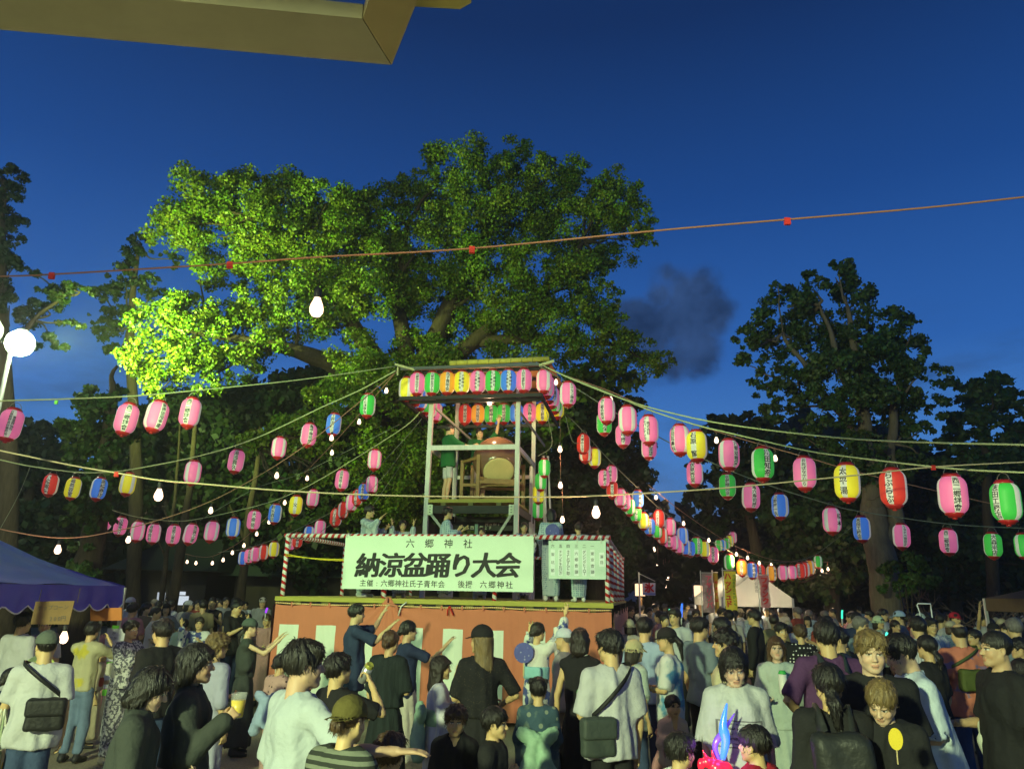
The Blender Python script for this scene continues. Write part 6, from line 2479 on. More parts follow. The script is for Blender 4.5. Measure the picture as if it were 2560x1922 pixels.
def build_bulbs():
    ga, gb = bulb_meshes()
    gbig = ga.copy()
    gbig.materials[0] = BULB_BIG
    lst = [
        # x, y, axial depth, cord up px, scale, light W, label
        (792, 764, 5.15, 112, 1.35, 14, 'big bare bulb glowing orange in front of the camphor tree, hung from the sky cable'),
        (397, 1234, 7.6, 30, 1.2, 12, 'bare bulb glowing in the dark between the left lantern ropes, on the pale cable'),
        (1490, 1277, 7.7, 34, 1.2, 26, 'bare bulb on the pale cable just right of the drum tower'),
        (145, 1371, 11.2, 22, 1.3, 8, 'bare bulb above the blue tent roof'),
        (160, 1590, 6.6, 20, 1.0, 5, 'bare bulb under the edge of the blue tent beside the cardboard sign'),
        (1224, 1003, 15.6, 40, 1.5, 60, 'bare bulb hung under the tower roof that lights its boards'),
    ]
    lft = [(321, 1347, 12, 14), (527, 1274, 12.6, 20), (692, 1187, 13.2, 22), (829, 1093, 13.7, 20), (768, 1194, 16.6, 18), (830, 1130, 15.9, 18), (898, 1053, 15.2, 18), (966, 975, 14.6, 20), (712, 1255, 17.5, 16), (673, 1303, 18.2, 16), (642, 1333, 18.8, 16), (610, 1362, 19.5, 15), (581, 1380, 20, 14), (558, 1398, 20.5, 14), (531, 1406, 21.2, 14), (490, 1406, 22.3, 14), (468, 1403, 23, 14), (450, 1395, 23.6, 14)]
    for i, (x, y, a, c) in enumerate(lft):
        lst.append((x, y, a, c, 1.05, 0, 'small bare bulb on the left cables, %s in order down from the tent end' % ORD[i]))
    rgt = [(1390, 954, 14.4, 20), (1527, 997, 13.9, 16), (1791, 1099, 13.2, 20), (1938, 1144, 12.9, 22), (1640, 1242, 18.1, 20), (1709, 1307, 19, 18), (1772, 1349, 19.6, 16), (1841, 1384, 20.5, 16), (1869, 1393, 20.9, 15), (1898, 1406, 21.3, 14), (1928, 1411, 21.6, 12), (1966, 1425, 22, 14), (2035, 1421, 22.8, 14), (2055, 1425, 23, 14), (2070, 1421, 23.2, 14)]
    for i, (x, y, a, c) in enumerate(rgt):
        lst.append((x, y, a, c, 1.05, 45 if i > 3 and i % 3 == 1 else 0, 'small bare bulb on the right cables, %s counting away from the tower' % ORD[i]))
    for i, (x, y, c) in enumerate(((1400, 1121, 80), (1401, 1211, 85), (1406, 1297, 80))):
        lst.append((x, y, 14.6, c, 1.25, 7, ['top', 'middle', 'lowest'][i] + ' of three bare bulbs on the cord hanging beside the tower'))
    for x, y, a, cord, sc, pw, lab in lst:
        p = WZ(x, y, a)
        root = empty('light_bulb', p, 0, lab, 'light bulb', 'bare bulbs on the cables')
        o = bpy.data.objects.new('bulb_glass', gbig if sc > 1.28 and a < 6 else ga)
        o.scale = (sc,) * 3
        link(o, root)
        o = bpy.data.objects.new('socket', gb)
        o.scale = (sc,) * 3
        link(o, root)
        ln = cord / FPX * a
        if ln > .11 * sc:
            m = MB()
            k = .02 if cord < 60 else .004
            m.tube([(0, 0, .098 * sc), (k, 0, .098 * sc + (ln - .1) * .4), (-k, 0, .098 * sc + (ln - .1) * .75), (0, 0, ln)], .004 if a > 8 else .0025, 5)
            m.build('cord', cord_m if a < 10 else cable_m, root, True)
        if pw:
            l = bpy.data.lights.new('bulb_light', 'POINT')
            l.energy = pw
            l.color = (1.0, .62, .35)
            l.shadow_soft_size = .04
            lo = bpy.data.objects.new('bulb_light', l)
            lo.location = (0, 0, -.11 * sc)
            link(lo, root)


build_bulbs()

# ------------------------------------------------------------------ stalls, banners and the street beyond


def build_blue_tent():
    x1, y1, x0, y0 = -5.45, 11.0, -8.45, 8.0
    zc, zv, za = 1.95, 1.63, 2.75
    o = np.array([(x0 + x1) / 2, (y0 + y1) / 2, 0])
    root = empty('canopy_tent', o, 0, 'blue pop-up canopy tent with a scalloped valance at the left edge', 'tent')
    blue = mat('tent_blue', (.042, .034, .50), .38, spec=.5, noise=.1, nscale=3, bump=.25, bscale=5)
    cs = [np.array(c) - o for c in ((x0, y0, zc), (x1, y0, zc), (x1, y1, zc), (x0, y1, zc))]
    ap = np.array([0, 0, za])
    for i in range(4):
        a, b = cs[i], cs[(i + 1) % 4]
        n = 14
        P = np.zeros((n, n, 3))
        for u in range(n):
            for v in range(n):
                s, t = u / (n - 1), v / (n - 1)
                e = a + (b - a) * s
                q = e * (1 - t) + ap * t
                q[2] += -.10 * math.sin(math.pi * t) + .012 * math.sin(s * 17 + t * 6) * (1 - t) + .01 * math.sin(t * 23 + s * 5) * (1 - t)
                P[u, v] = q
        v, f = grid_mesh(P)
        mesh_np('roof_panel', v, f, blue, root, True)
        # scalloped valance with white piping
        m = 60
        s = np.linspace(0, 1, m)
        top = a + (b - a) * s[:, None]
        dn = zc - zv
        drop = dn * (.72 + .28 * np.abs(np.sin(math.pi * s * 7)))
        out = nrm(np.cross(b - a, (0, 0, 1)))
        rows = [top + out * (.015 * np.sin(s * 40)[:, None] * k) - np.array([0, 0, 1]) * (drop * k)[:, None] for k in np.linspace(0, 1, 5)]
        v, f = grid_mesh(np.stack(rows))
        mesh_np('valance', v, f, blue, root, True)
        mb = MB()
        mb.tube(rows[-1] + out * .004, .009, 5)
        mb.build('piping', mat('piping_white', (.7, .7, .72), .6), root, True)
    for c in cs:
        m = MB()
        m.box((c[0] - .02, c[1] - .02, 0), (c[0] + .02, c[1] + .02, zc - .02))
        m.build('leg', mat('tent_leg', (.55, .56, .55), .35, metal=.6), root)
    # notices taped to the near right leg
    paper = mat('notice_paper', (.74, .74, .78), .8)
    tape = mat('tape_green', (.25, .85, .08), .6)
    r2 = empty('notice', (x1, y1 - .05, 0), 0, 'white paper notices taped with green tape to the blue tent leg', 'notice')
    for (dx0, dx1, z0, z1) in ((-.14, .12, .95, 1.38), (-.10, .06, .60, .85)):
        m = MB()
        m.add([(dx0, 0, z0), (dx1, -.012, z0), (dx1 + .01, -.006, z1), (dx0 + .01, .004, z1), (dx0, .003, z0), (dx1, -.009, z0), (dx1 + .01, -.003, z1), (dx0 + .01, .007, z1)], [(0, 1, 2, 3), (7, 6, 5, 4), (0, 4, 5, 1), (1, 5, 6, 2), (2, 6, 7, 3), (3, 7, 4, 0)])
        m.build('paper', paper, r2)
        t = MB()
        t.box((-.05, -.03, z0 - .09), (.06, -.02, z0 - .01))
        t.box((-.05, -.03, z1 + .0), (.04, -.02, z1 + .04))
        build_each(t, 'tape', tape, r2)
    flat_text('lettering', ['か', 'りか', 'ートル'], .05, ink2, r2, (-.02, -.016, 1.25), FRONT, lead=1.3)
    # cardboard price sign hung from the valance
    d = 7.8
    c = [W(x, y, d) for x, y in ((89, 1503), (186, 1501), (172, 1560), (76, 1560))]
    o2 = c[3]
    r3 = empty('cardboard_sign', o2, 0, 'cardboard sign with a handwritten popcorn price hung under the blue tent', 'sign')
    v = [p - o2 for p in c] + [p - o2 + np.array([0, .008, 0]) for p in c]
    mesh_np('card', v, [(0, 3, 2, 1), (4, 5, 6, 7), (0, 1, 5, 4), (1, 2, 6, 5), (2, 3, 7, 6), (3, 0, 4, 7)], mat('cardboard', (.20, .13, .055), .85, noise=.15, nscale=5), r3)
    mid = (c[0] + c[1] + c[2] + c[3]) / 4 - o2
    flat_text('lettering', ['ポップコーン'], .052, ink2, r3, mid + np.array([.0, -.004, .05]), (math.pi / 2, -.06, 0))
    flat_text('lettering', ['200円'], .055, ink2, r3, mid + np.array([.06, -.004, -.055]), (math.pi / 2, -.06, 0), pitch=.75)
    m = MB()
    for p in (c[0], c[1]):
        m.tube([p - o2 + np.array([.02, .02, -.02]), p - o2 + np.array([.02, .03, .12])], .004, 5)
    build_each(m, 'string', cord_m, r3)
    # orange board inside the stall
    c = [W(x, y, 10.6) for x, y in ((226, 1521), (304, 1518), (304, 1550), (226, 1552))]
    o2 = c[3]
    r4 = empty('menu_board', (o2[0], o2[1], 0), 0, 'plain orange menu board under the right corner of the blue tent', 'sign')
    oo = np.array([o2[0], o2[1], 0])
    v = [p - oo for p in c] + [p - oo + np.array([0, .02, 0]) for p in c]
    mesh_np('board', v, [(0, 3, 2, 1), (4, 5, 6, 7), (0, 1, 5, 4), (1, 2, 6, 5), (2, 3, 7, 6), (3, 0, 4, 7)], mat('board_orange', (.62, .22, .06), .7), r4)
    m = MB()
    m.box((.1, .03, 0), (.13, .06, o2[2] + .1))
    m.build('stake', mat('galv_pole', (.32, .33, .33)), r4)
    # counter
    r5 = empty('stall_table', (-6.9, 9.6, 0), 0, 'folding stall table under the blue tent', 'table')
    m = MB()
    m.box((-.9, -.3, .68), (.9, .3, .71))
    m.build('tabletop', mat('table_top', (.5, .45, .35), .5), r5)
    for sx in (-.8, .8):
        for sy in (-.25, .25):
            m = MB()
            m.box((sx - .015, sy - .015, 0), (sx + .015, sy + .015, .68))
            m.build('leg', MATS['tent_leg'], r5)


build_blue_tent()


def simple_tent(name, label, c, hx, hy, zc, za, m, gable=False, val=.25):
    root = empty(name, (c[0], c[1], 0), 0, label, 'tent')
    cs = [np.array(p, float) for p in ((-hx, -hy, zc), (hx, -hy, zc), (hx, hy, zc), (-hx, hy, zc))]
    tops = [np.array([0, -hy * .99, za]), np.array([0, hy * .99, za])] if gable else [np.array([0, 0, za])] * 2
    faces = [(cs[0], cs[1], tops[0], tops[0]), (cs[1], cs[2], tops[1], tops[0]), (cs[2], cs[3], tops[1], tops[1]), (cs[3], cs[0], tops[0], tops[1])]
    for a, b, e, g in faces:
        n = 8
        P = np.zeros((n, n, 3))
        for i in range(n):
            for j in range(n):
                s, t = i / (n - 1), j / (n - 1)
                q = (a + (b - a) * s) * (1 - t) + (g + (e - g) * s) * t
                q[2] -= .05 * math.sin(math.pi * t) * (0 if gable else 1)
                P[i, j] = q
        v, f = grid_mesh(P)
        mesh_np('roof_panel', v, f, m, root, True)
    for i in range(4):
        a, b = cs[i], cs[(i + 1) % 4]
        s = np.linspace(0, 1, 24)[:, None]
        t = a + (b - a) * s
        out = nrm(np.cross(b - a, (0, 0, 1)))
        w = out * .012 * np.sin(s * 30)
        v, f = grid_mesh(np.stack([t, t + w - np.array([0, 0, val * .5]), t + w * 1.5 - np.array([0, 0, val])]))
        mesh_np('valance', v, f, m, root, True)
    for p in cs:
        mb = MB()
        mb.box((p[0] - .025, p[1] - .025, 0), (p[0] + .025, p[1] + .025, zc))
        mb.build('leg', mat('tent_leg2', (.6, .6, .58), .4, metal=.4), root)
    return root


def build_far():
    tw = mat('tent_white', (.72, .70, .60), .7, noise=.05)
    nt = tw.node_tree       # thin cloth: the lamp inside shows through
    tl, mx = nd(nt, 'ShaderNodeBsdfTranslucent'), nd(nt, 'ShaderNodeMixShader')
    tl.inputs[0].default_value = (.75, .70, .55, 1)
    nt.links.new(nt.nodes['Principled BSDF'].outputs[0], mx.inputs[1])
    nt.links.new(tl.outputs[0], mx.inputs[2])
    nt.links.new(mx.outputs[0], nt.nodes['Material Output'].inputs[0])
    c = W(1852, 1510, 23.5)
    rt = simple_tent('canopy_tent', 'white gabled festival tent far off behind the yellow banner', (c[0], c[1]), 1.0, 1.6, 1.98, 2.68, tw, True)
    flat_text('lettering', ['六郷神社', '氏子青年会', '町会連合'], .10, ink2, rt, (.1, -1.66, 2.32), FRONT, True, lead=1.3)
    l = bpy.data.lights.new('tent_lamp', 'POINT')
    l.energy = 130
    l.color = (1, .9, .7)
    l.shadow_soft_size = .1
    lo = bpy.data.objects.new('tent_lamp', l)
    lo.location = (0, 0, 1.75)
    link(lo, rt)
    m = MB()
    m.tube([(-.4, 0, 1.9), (.4, 0, 1.9)], .03, 8)
    m.build('tube_lamp', emat('tube_glow', (1, .95, .85), 12), rt, True)
    c = W(2495, 1510, 14.0) + np.array([2.35, 0, 0])
    simple_tent('canopy_tent', 'brown canopy tent cut off by the right edge', (c[0], c[1] + .5), 1.35, 1.5, 2.05, 2.65, mat('tent_brown', (.12, .075, .045), .7, noise=.1))
    # nobori banners
    polem = mat('banner_pole', (.62, .62, .55), .4)

    def nobori(px0, px1, y0, y1, d, base, cols, label, lean=0):
        a, b, e = W(px0, y0, d), W(px1, y0, d), W(px0, y1, d)
        w, h = b[0] - a[0], a[2] - e[2]
        root = empty('nobori_banner', (a[0], a[1], 0), 0, label, 'banner', 'tall cloth banners by the white tent')
        n = 14
        P = np.zeros((n, 6, 3))
        for i in range(n):
            for j in range(6):
                s, t = j / 5, i / (n - 1)
                P[i, j] = (s * w + lean * t * h, .03 * math.sin(t * 9 + s * 4) * (.2 + s), a[2] - t * h)
        v, f = grid_mesh(P)
        mesh_np('cloth', v, f, base, root, True)
        for (s, fx, size, fy, mt, bold) in cols:
            vv, ff = text2d([s], size * w, True, h * fy / len(s) / (size * w), bold=bold)
            z = a[2] - h * .47 + vv[:, 1]
            t = (a[2] - z) / h
            x = vv[:, 0] + fx * w + lean * t * h
            y = .03 * np.sin(t * 9 + (vv[:, 0] / w + fx) * 4) * (.2 + fx) - .02
            tag(mesh_np('lettering', np.stack([x, y, z], 1), ff, mt, root), kind='stuff')
        pole('pole', root, (-.03, 0, 0), (-.03 - .0, 0, a[2] + .08), .015, polem)
        pole('cross_bar', root, (-.05, 0, a[2] + .02), (w + .02, 0, a[2] + .02), .01, polem)
        return root
    red = mat('print_red', (.65, .03, .03), .7)
    grn = mat('print_green', (.06, .25, .05), .7)
    pnk = mat('print_pink', (.70, .12, .20), .7)
    wht = mat('print_white', (.75, .72, .68), .7)
    nobori(1809, 1838, 1427, 1527, 19.5, mat('nobori_yellow', (.72, .58, .05), .7), [('ハッシュド', .30, .60, .86, red, .04), ('さばれたじゃがいも', .80, .26, .80, grn, .02)], 'yellow banner with red katakana standing in front of the white tent')
    nobori(1754, 1780, 1433, 1530, 20.5, mat('nobori_grey', (.32, .22, .22), .7, pattern=pat_blotch((.55, .38, .4), 2.5)), [('アサリソバ', .62, .62, .86, pnk, .04)], 'greyish banner with pink lettering, left of the yellow banner')
    nobori(1783, 1793, 1432, 1530, 21.0, mat('nobori_orange', (.62, .40, .04), .7), [('やきそば', .5, .8, .6, red, .04)], 'narrow orange-yellow banner seen edge on between two wider ones')
    nobori(1897, 1920, 1438, 1518, 20.0, mat('nobori_pink', (.60, .20, .22), .7, pattern=pat_blotch((.7, .5, .45), 3)), [('フランク', .5, .75, .86, red, .05)], 'pink banner leaning at the right side of the white tent', lean=.02)
    # shaved ice flag
    d = 19
    a, b, e = W(1606, 1456, d), W(1638, 1456, d), W(1606, 1487, d)
    w, h = b[0] - a[0], a[2] - e[2]
    r = empty('shaved_ice_flag', (a[0], a[1], 0), 0, 'white flag with a big red ice character on a pole right of the stage', 'flag')
    P = np.array([[(s * w, .02 * math.sin(5 * s + 3 * t), a[2] - t * h) for s in np.linspace(0, 1, 7)] for t in np.linspace(0, 1, 10)])
    v, f = grid_mesh(P)
    mi = (np.arange(len(f)) // 6 >= 7).astype(int)
    mesh_np('cloth', v, f, [mat('flag_white', (.76, .76, .76), .7), mat('flag_waves', (.20, .32, .62), .7, pattern=pat_stripes((.7, .72, .8), 14, 2))], r, True, mi)
    flat_text('lettering', ['氷'], .66 * w * 1.1, red, r, (w / 2, -.035, a[2] - h * .40), FRONT, bold=.05)
    pole('pole', r, (-.08, 0, 0), (-.08, 0, a[2] + .25), .018, polem)
    pole('cross_bar', r, (-.08, 0, a[2] + .22), (w, 0, a[2] + .04), .01, polem)
    # lit lantern posts of the approach
    for i, (x, y, dd) in enumerate(((1600, 1474, 24), (1747, 1477, 26))):
        p = W(x, y, dd)
        r = empty('lamp_post', (p[0], p[1], 0), 0, ['glowing box lantern post beside the shaved ice flag', 'glowing box lantern post left of the grey banner'][i], 'lamp post', 'box lantern posts on the approach')
        m = MB()
        m.box((-.05, -.05, 0), (.05, .05, p[2] - .2))
        m.build('post', brownwood, r)
        m = MB()
        m.box((-.13, -.13, p[2] - .18), (.13, .13, p[2] + .18))
        m.build('lamp_box', emat('box_glow', (1, .66, .38), 1.8), r)
        l = bpy.data.lights.new('post_lamp', 'POINT')
        l.energy = 25
        l.color = (1, .7, .42)
        lo = bpy.data.objects.new('post_lamp', l)
        lo.location = (0, -.4, p[2])
        link(lo, r)
        m = MB()
        m.add([(-.22, -.22, p[2] + .19), (.22, -.22, p[2] + .19), (.22, .22, p[2] + .19), (-.22, .22, p[2] + .19), (0, 0, p[2] + .36)], [(3, 2, 1, 0), (0, 1, 4), (1, 2, 4), (2, 3, 4), (3, 0, 4)])
        m.build('roof', black_wood, r)
    # torii gate over the street
    d = 46
    a, b = W(1646, 1424, d), W(1704, 1424, d)
    r = empty('torii_gate', ((a[0] + b[0]) / 2, d, 0), 0, 'stone torii gate lit warm at the end of the approach', 'gate')
    tm = mat('torii_stone', (.50, .33, .2), .8)
    l = bpy.data.lights.new('bulb_light', 'POINT')
    l.energy = 160
    l.color = (1, .62, .35)
    l.shadow_soft_size = .3
    lo = bpy.data.objects.new('bulb_light', l)
    lo.location = (0, -6, 5)
    link(lo, r)
    hw = (b[0] - a[0]) / 2
    z = a[2]
    for z0, z1, k in ((z - .25, z + .12, 1.05), (z - .95, z - .65, .95)):
        m = MB()
        m.box((-hw * k, -.2, z0), (hw * k, .2, z1))
        m.build('beam', tm, r)
    m = MB()
    m.add([(-hw * 1.18, -.28, z + .30), (hw * 1.18, -.28, z + .30), (hw * 1.18, .28, z + .30), (-hw * 1.18, .28, z + .30), (-hw * .9, -.22, z + .125), (hw * .9, -.22, z + .125), (hw * .9, .22, z + .125), (-hw * .9, .22, z + .125)], [(0, 1, 2, 3), (7, 6, 5, 4), (4, 5, 1, 0), (5, 6, 2, 1), (6, 7, 3, 2), (7, 4, 0, 3)])
    m.build('top_beam', tm, r)
    for s in (-1, 1):
        m = MB()
        m.lathe([(.19, 0), (.17, z - .25)], 12, 0, (s * hw * .72, 0, 0))
        m.build('pillar', tm, r, True)
    m = MB()
    m.box((-.25, -.22, z - .64), (.25, .22, z - .26))
    m.build('plaque', mat('plaque_dark', (.08, .06, .05)), r)
    # bulbs strung under the gate
    ga, gb = bulb_meshes()
    for i, (x, y) in enumerate(((1659, 1425), (1674, 1425), (1664, 1441), (1672, 1441), (1669, 1448), (1663, 1462), (1673, 1462), (1681, 1462), (1645, 1410), (1635, 1372))):
        p = W(x, y, 38)
        rr = empty('light_bulb', p, 0, 'far bare bulb glowing over the approach, %s from the top' % ORD[[5, 4, 6, 3, 2, 7, 8, 9, 1, 0][9 - i] if False else i], 'light bulb', 'far bulbs over the approach')
        for nm, dd in (('bulb_glass', ga), ('socket', gb)):
            q = bpy.data.objects.new(nm, dd)
            q.scale = (2.2,) * 3
            link(q, rr)
        m = MB()
        m.tube([(0, 0, .2), (.02, 0, .9)], .01, 4)
        m.build('cord', cable_m, rr)
    # town beyond
    bm = mat('building_grey', (.16, .17, .20), .8, noise=.1, nscale=.3)
    wm = emat('window_lit', (1, .8, .55), .9)
    wd = mat('window_dark', (.02, .025, .035), .2, spec=.6)
    for lab, x0, x1, y0, d, nx, ny, lit in (('tall narrow grey building beyond the approach', 1588, 1608, 1322, 90, 2, 9, {3}), ('grey block of flats in the dusk behind the torii', 1612, 1690, 1362, 85, 6, 6, {2, 9}), ('low building behind the right trees', 1690, 1790, 1385, 100, 7, 4, {5}), ('square building seen dimly between the right trees', 2270, 2340, 1245, 60, 5, 6, {4, 17})):
        a, b = W(x0, y0, d), W(x1, y0, d)
        r = empty('building', ((a[0] + b[0]) / 2, d, 0), 0, lab, 'building')
        hw, z = (b[0] - a[0]) / 2, a[2]
        m = MB()
        m.box((-hw, 0, 0), (hw, 10, z))
        m.build('wall', bm, r)
        m = MB()
        m.box((-hw - .15, -.15, z + .005), (hw + .15, 10.15, z + .5))
        m.build('roof', bm, r)
        for i in range(nx):
            for j in range(ny):
                cw, ch = 2 * hw / nx, (z - 2) / ny
                m = MB()
                m.box((-hw + cw * (i + .25), -.06, 2 + ch * (j + .25)), (-hw + cw * (i + .75), .02, 2 + ch * (j + .75)))
                m.build('window', wm if i * ny + j in lit else wd, r)
    # blue lit sign board of a shop far down the street
    a, b = W(1650, 1383, 60), W(1672, 1420, 60)
    r = empty('shop_sign', ((a[0] + b[0]) / 2, 60, 0), 0, 'blue lit upright sign on the street beyond the torii', 'sign')
    m = MB()
    m.box((-(b[0] - a[0]) / 2, 0, b[2]), ((b[0] - a[0]) / 2, .25, a[2]))
    m.build('panel', mat('sign_blue', (.03, .06, .4), .4, emit=.5), r)
    flat_text('lettering', ['駐車場', '入口'], .32, emat('sign_text', (1, .9, .8), .9), r, (0, -.02, a[2] - .5), FRONT)
    m = MB()
    m.box((-.1, .05, 0), (.1, .2, b[2]))
    m.build('post', black_wood, r)
    # dark hall with lit openings, left
    d = 26
    a, b, e = W(330, 1425, d), W(520, 1425, d), W(330, 1395, d)
    r = empty('shrine_hall', ((a[0] + b[0]) / 2, d, 0), 0, 'dark low hall with two lit openings among the left trees', 'building')
    hw = (b[0] - a[0]) / 2
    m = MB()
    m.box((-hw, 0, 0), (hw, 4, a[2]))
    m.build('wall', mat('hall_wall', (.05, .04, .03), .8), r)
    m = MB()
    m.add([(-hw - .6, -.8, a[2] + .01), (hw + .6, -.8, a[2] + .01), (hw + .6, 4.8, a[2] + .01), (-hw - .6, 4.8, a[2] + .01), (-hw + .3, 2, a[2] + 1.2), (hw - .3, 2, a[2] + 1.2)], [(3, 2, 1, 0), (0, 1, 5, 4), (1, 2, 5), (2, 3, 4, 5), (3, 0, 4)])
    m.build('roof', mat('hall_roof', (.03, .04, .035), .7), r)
    for x0, x1, y0, y1, c, st in ((394, 410, 1480, 1500, (.8, .9, 1), .55), (438, 462, 1478, 1487, (.8, .9, 1), .8), (438, 468, 1489, 1512, (.25, .42, .22), .12)):
        p, q = W(x0, y0, d - .06), W(x1, y1, d - .06)
        cx = (a[0] + b[0]) / 2
        m = MB()
        m.box((p[0] - cx, -.06, q[2]), (q[0] - cx, -.01, p[2]))
        m.build('window', emat('hall_glow_%d' % x0, c, st), r)
    a, b = W(590, 1440, 27), W(900, 1440, 27)
    r = empty('storehouse', ((a[0] + b[0]) / 2, 27, 0), 0, 'dark storehouse roof glimpsed under the stage railing at left', 'building')
    hw = (b[0] - a[0]) / 2
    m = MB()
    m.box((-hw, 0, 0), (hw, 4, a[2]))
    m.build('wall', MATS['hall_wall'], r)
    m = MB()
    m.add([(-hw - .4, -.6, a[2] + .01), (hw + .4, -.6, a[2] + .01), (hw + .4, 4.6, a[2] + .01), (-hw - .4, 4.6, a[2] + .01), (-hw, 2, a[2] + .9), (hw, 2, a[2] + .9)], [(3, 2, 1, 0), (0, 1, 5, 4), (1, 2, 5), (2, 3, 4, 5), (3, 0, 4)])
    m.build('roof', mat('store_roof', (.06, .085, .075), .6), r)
    # white pipe frame at right
    p, q = W(2292, 1508, 13.5), W(2326, 1508, 13.5)
    r = empty('pipe_frame', (p[0], p[1], 0), 0, 'thin white pipe frame sticking up from the crowd at right', 'frame')
    m = MB()
    w = q[0] - p[0]
    m.tube([(0.03, 0, 0), (.03, 0, p[2] - .14), (0, 0, p[2] - .03), (.02, 0, p[2]), (w, 0, p[2]), (w, 0, p[2] - .1), (w, 0, 0)], .012, 6)
    m.build('pipe', mat('pipe_white', (.75, .75, .75), .4), r, True)


build_far()

# ------------------------------------------------------------------ people
mat('shoe_dark', (.025, .025, .028), .5)
mat('shoe_white', (.6, .6, .58), .6)
mat('shoe_zori', (.35, .30, .22), .7)


def cl(name, c, rough=.85, **k):
    k.setdefault('noise', .07)
    k.setdefault('nscale', 7)
    k.setdefault('bump', .9)
    k.setdefault('bscale', 13)
    return mat('cloth_' + name, c, rough, .2, **k)


WHITE = cl('white', (.47, .48, .49))
OFF = cl('offwhite', (.50, .48, .40))
BLACK = cl('black', (.018, .018, .020))
CHAR = cl('charcoal', (.045, .052, .048))
NAVY = cl('navy', (.022, .032, .075))
DENIM = cl('denim', (.045, .07, .14), noise=.2)
DENIM2 = cl('denim_pale', (.14, .20, .30), noise=.2)
GREY = cl('grey', (.24, .25, .25))
SLATE = cl('slate', (.16, .21, .24))
BEIGE = cl('beige', (.46, .40, .27))
PINK = cl('pink', (.46, .24, .24))
PURPLE = cl('purple', (.085, .035, .105))
SKY = cl('skyblue', (.32, .43, .58))
PALEBLUE = cl('paleblue', (.48, .56, .62))
MINT = cl('mint', (.40, .48, .42))
RED = cl('red', (.42, .02, .04))
OLIVE = cl('olive', (.10, .105, .03))
KHAKI = cl('khaki', (.24, .20, .11))
LAV = cl('lavender', (.34, .35, .45))
GREENHAPPI = cl('green_happi', (.015, .12, .035))
DKGREEN = cl('dark_green_black', (.018, .026, .026), stretch=(14, 14, .5), noise=.5, nscale=2, bump=.5, bscale=6)
STRIPE = cl('black_grey_stripe', (.03, .035, .03), pattern=pat_stripes((.16, .18, .14), 28, 2))
STRIPEW = cl('white_stripe', (.62, .64, .62), pattern=pat_stripes((.25, .30, .40), 30, 0, .8))
DOTS = cl('polka', (.015, .015, .018), pattern=pat_dots((.65, .65, .6), 22, .26, .25))
PDOT = cl('pink_dots', (.50, .32, .28), pattern=pat_dots((.03, .02, .02), 20, .22, .3))
FLORAL = cl('salmon_floral', (.56, .19, .12), pattern=pat_blotch((.25, .17, .26), 9, .60, .04))
GEO = cl('geometric', (.50, .50, .47), pattern=pat_blotch((.10, .10, .12), 34, .5, .02))
YB = cl('yukata_blue', (.40, .50, .54), pattern=pat_dots((.16, .25, .36), 30, .36, .3))
YGB = cl('yukata_greyblue', (.46, .52, .54), pattern=pat_stripes((.30, .36, .40), 26, 0, .6))
YN = cl('yukata_navy_white', (.06, .08, .22), pattern=pat_blotch((.62, .62, .60), 6, .50, .03, (.05, .06, .22)))
YW = cl('yukata_white_navy', (.62, .62, .58), pattern=pat_blotch((.06, .08, .24), 7, .56, .03))
YG = cl('yukata_bluegreen', (.045, .085, .12), pattern=pat_blotch((.12, .17, .15), 9, .54, .06, (.20, .24, .20)))
YL = cl('yukata_lavender', (.46, .47, .58), pattern=pat_stripes((.56, .56, .60), 12, 0, .6))
YD = cl('yukata_dark', (.02, .02, .035), pattern=pat_dots((.55, .25, .08), 12, .22))
YP = cl('yukata_pink', (.52, .42, .34), pattern=pat_blotch((.40, .25, .24), 12, .6, .04))
BLUEP = cl('blue_print', (.56, .60, .58), pattern=pat_blotch((.10, .28, .45), 5, .56, .05))
TULLE = mat('tulle_green', (.27, .44, .31), .6, noise=.2, nscale=9)
SASHB = cl('sash_lightblue', (.24, .48, .52))
SASHR = cl('sash_red', (.30, .06, .04))
SASHY = cl('sash_yellow', (.5, .42, .12))
LACE = cl('black_lace', (.016, .016, .018), pattern=pat_dots((.10, .085, .055), 60, .16))
ROSTER = []


def pat_print(c2, x0, z0, w, h):
    """A printed frame with rows of unreadable small marks on the chest."""
    def fn(nt, co, base):
        M = lambda op, a, b=None, c=None: _m(nt, op, a, b, c)
        sp = nd(nt, 'ShaderNodeSeparateXYZ')
        nt.links.new(co, sp.inputs[0])
        x, y, z = sp.outputs
        e = M('MAXIMUM', M('DIVIDE', M('ABSOLUTE', M('SUBTRACT', x, x0)), w), M('DIVIDE', M('ABSOLUTE', M('SUBTRACT', z, z0)), h))
        frame_ = M('LESS_THAN', M('ABSOLUTE', M('SUBTRACT', e, 1.0)), .055)
        nz = nd(nt, 'ShaderNodeTexNoise')
        nz.inputs['Scale'].default_value = 75
        nt.links.new(co, nz.inputs[0])
        rows = M('MULTIPLY', M('GREATER_THAN', M('FRACT', M('MULTIPLY', z, 34)), .55), M('GREATER_THAN', nz.outputs[0], .47))
        f = M('MAXIMUM', frame_, M('MULTIPLY', rows, M('LESS_THAN', e, .8)))
        return _mixcol(nt, M('MULTIPLY', f, M('GREATER_THAN', y, .02)), base, c2)
    return fn


def _m(nt, op, a, b=None, c=None):
    n = nd(nt, 'ShaderNodeMath', operation=op)
    for i, v in enumerate((a, b, c)):
        if v is None:
            continue
        if isinstance(v, (int, float)):
            n.inputs[i].default_value = v
        else:
            nt.links.new(v, n.inputs[i])
    return n.outputs[0]


def C(k, X, Y):
    """Photo pixel of a point in close-up k (512 px wide strips of the lower quarter)."""
    return 512 * k + X / 3.758, 1480 + Y / 3.758


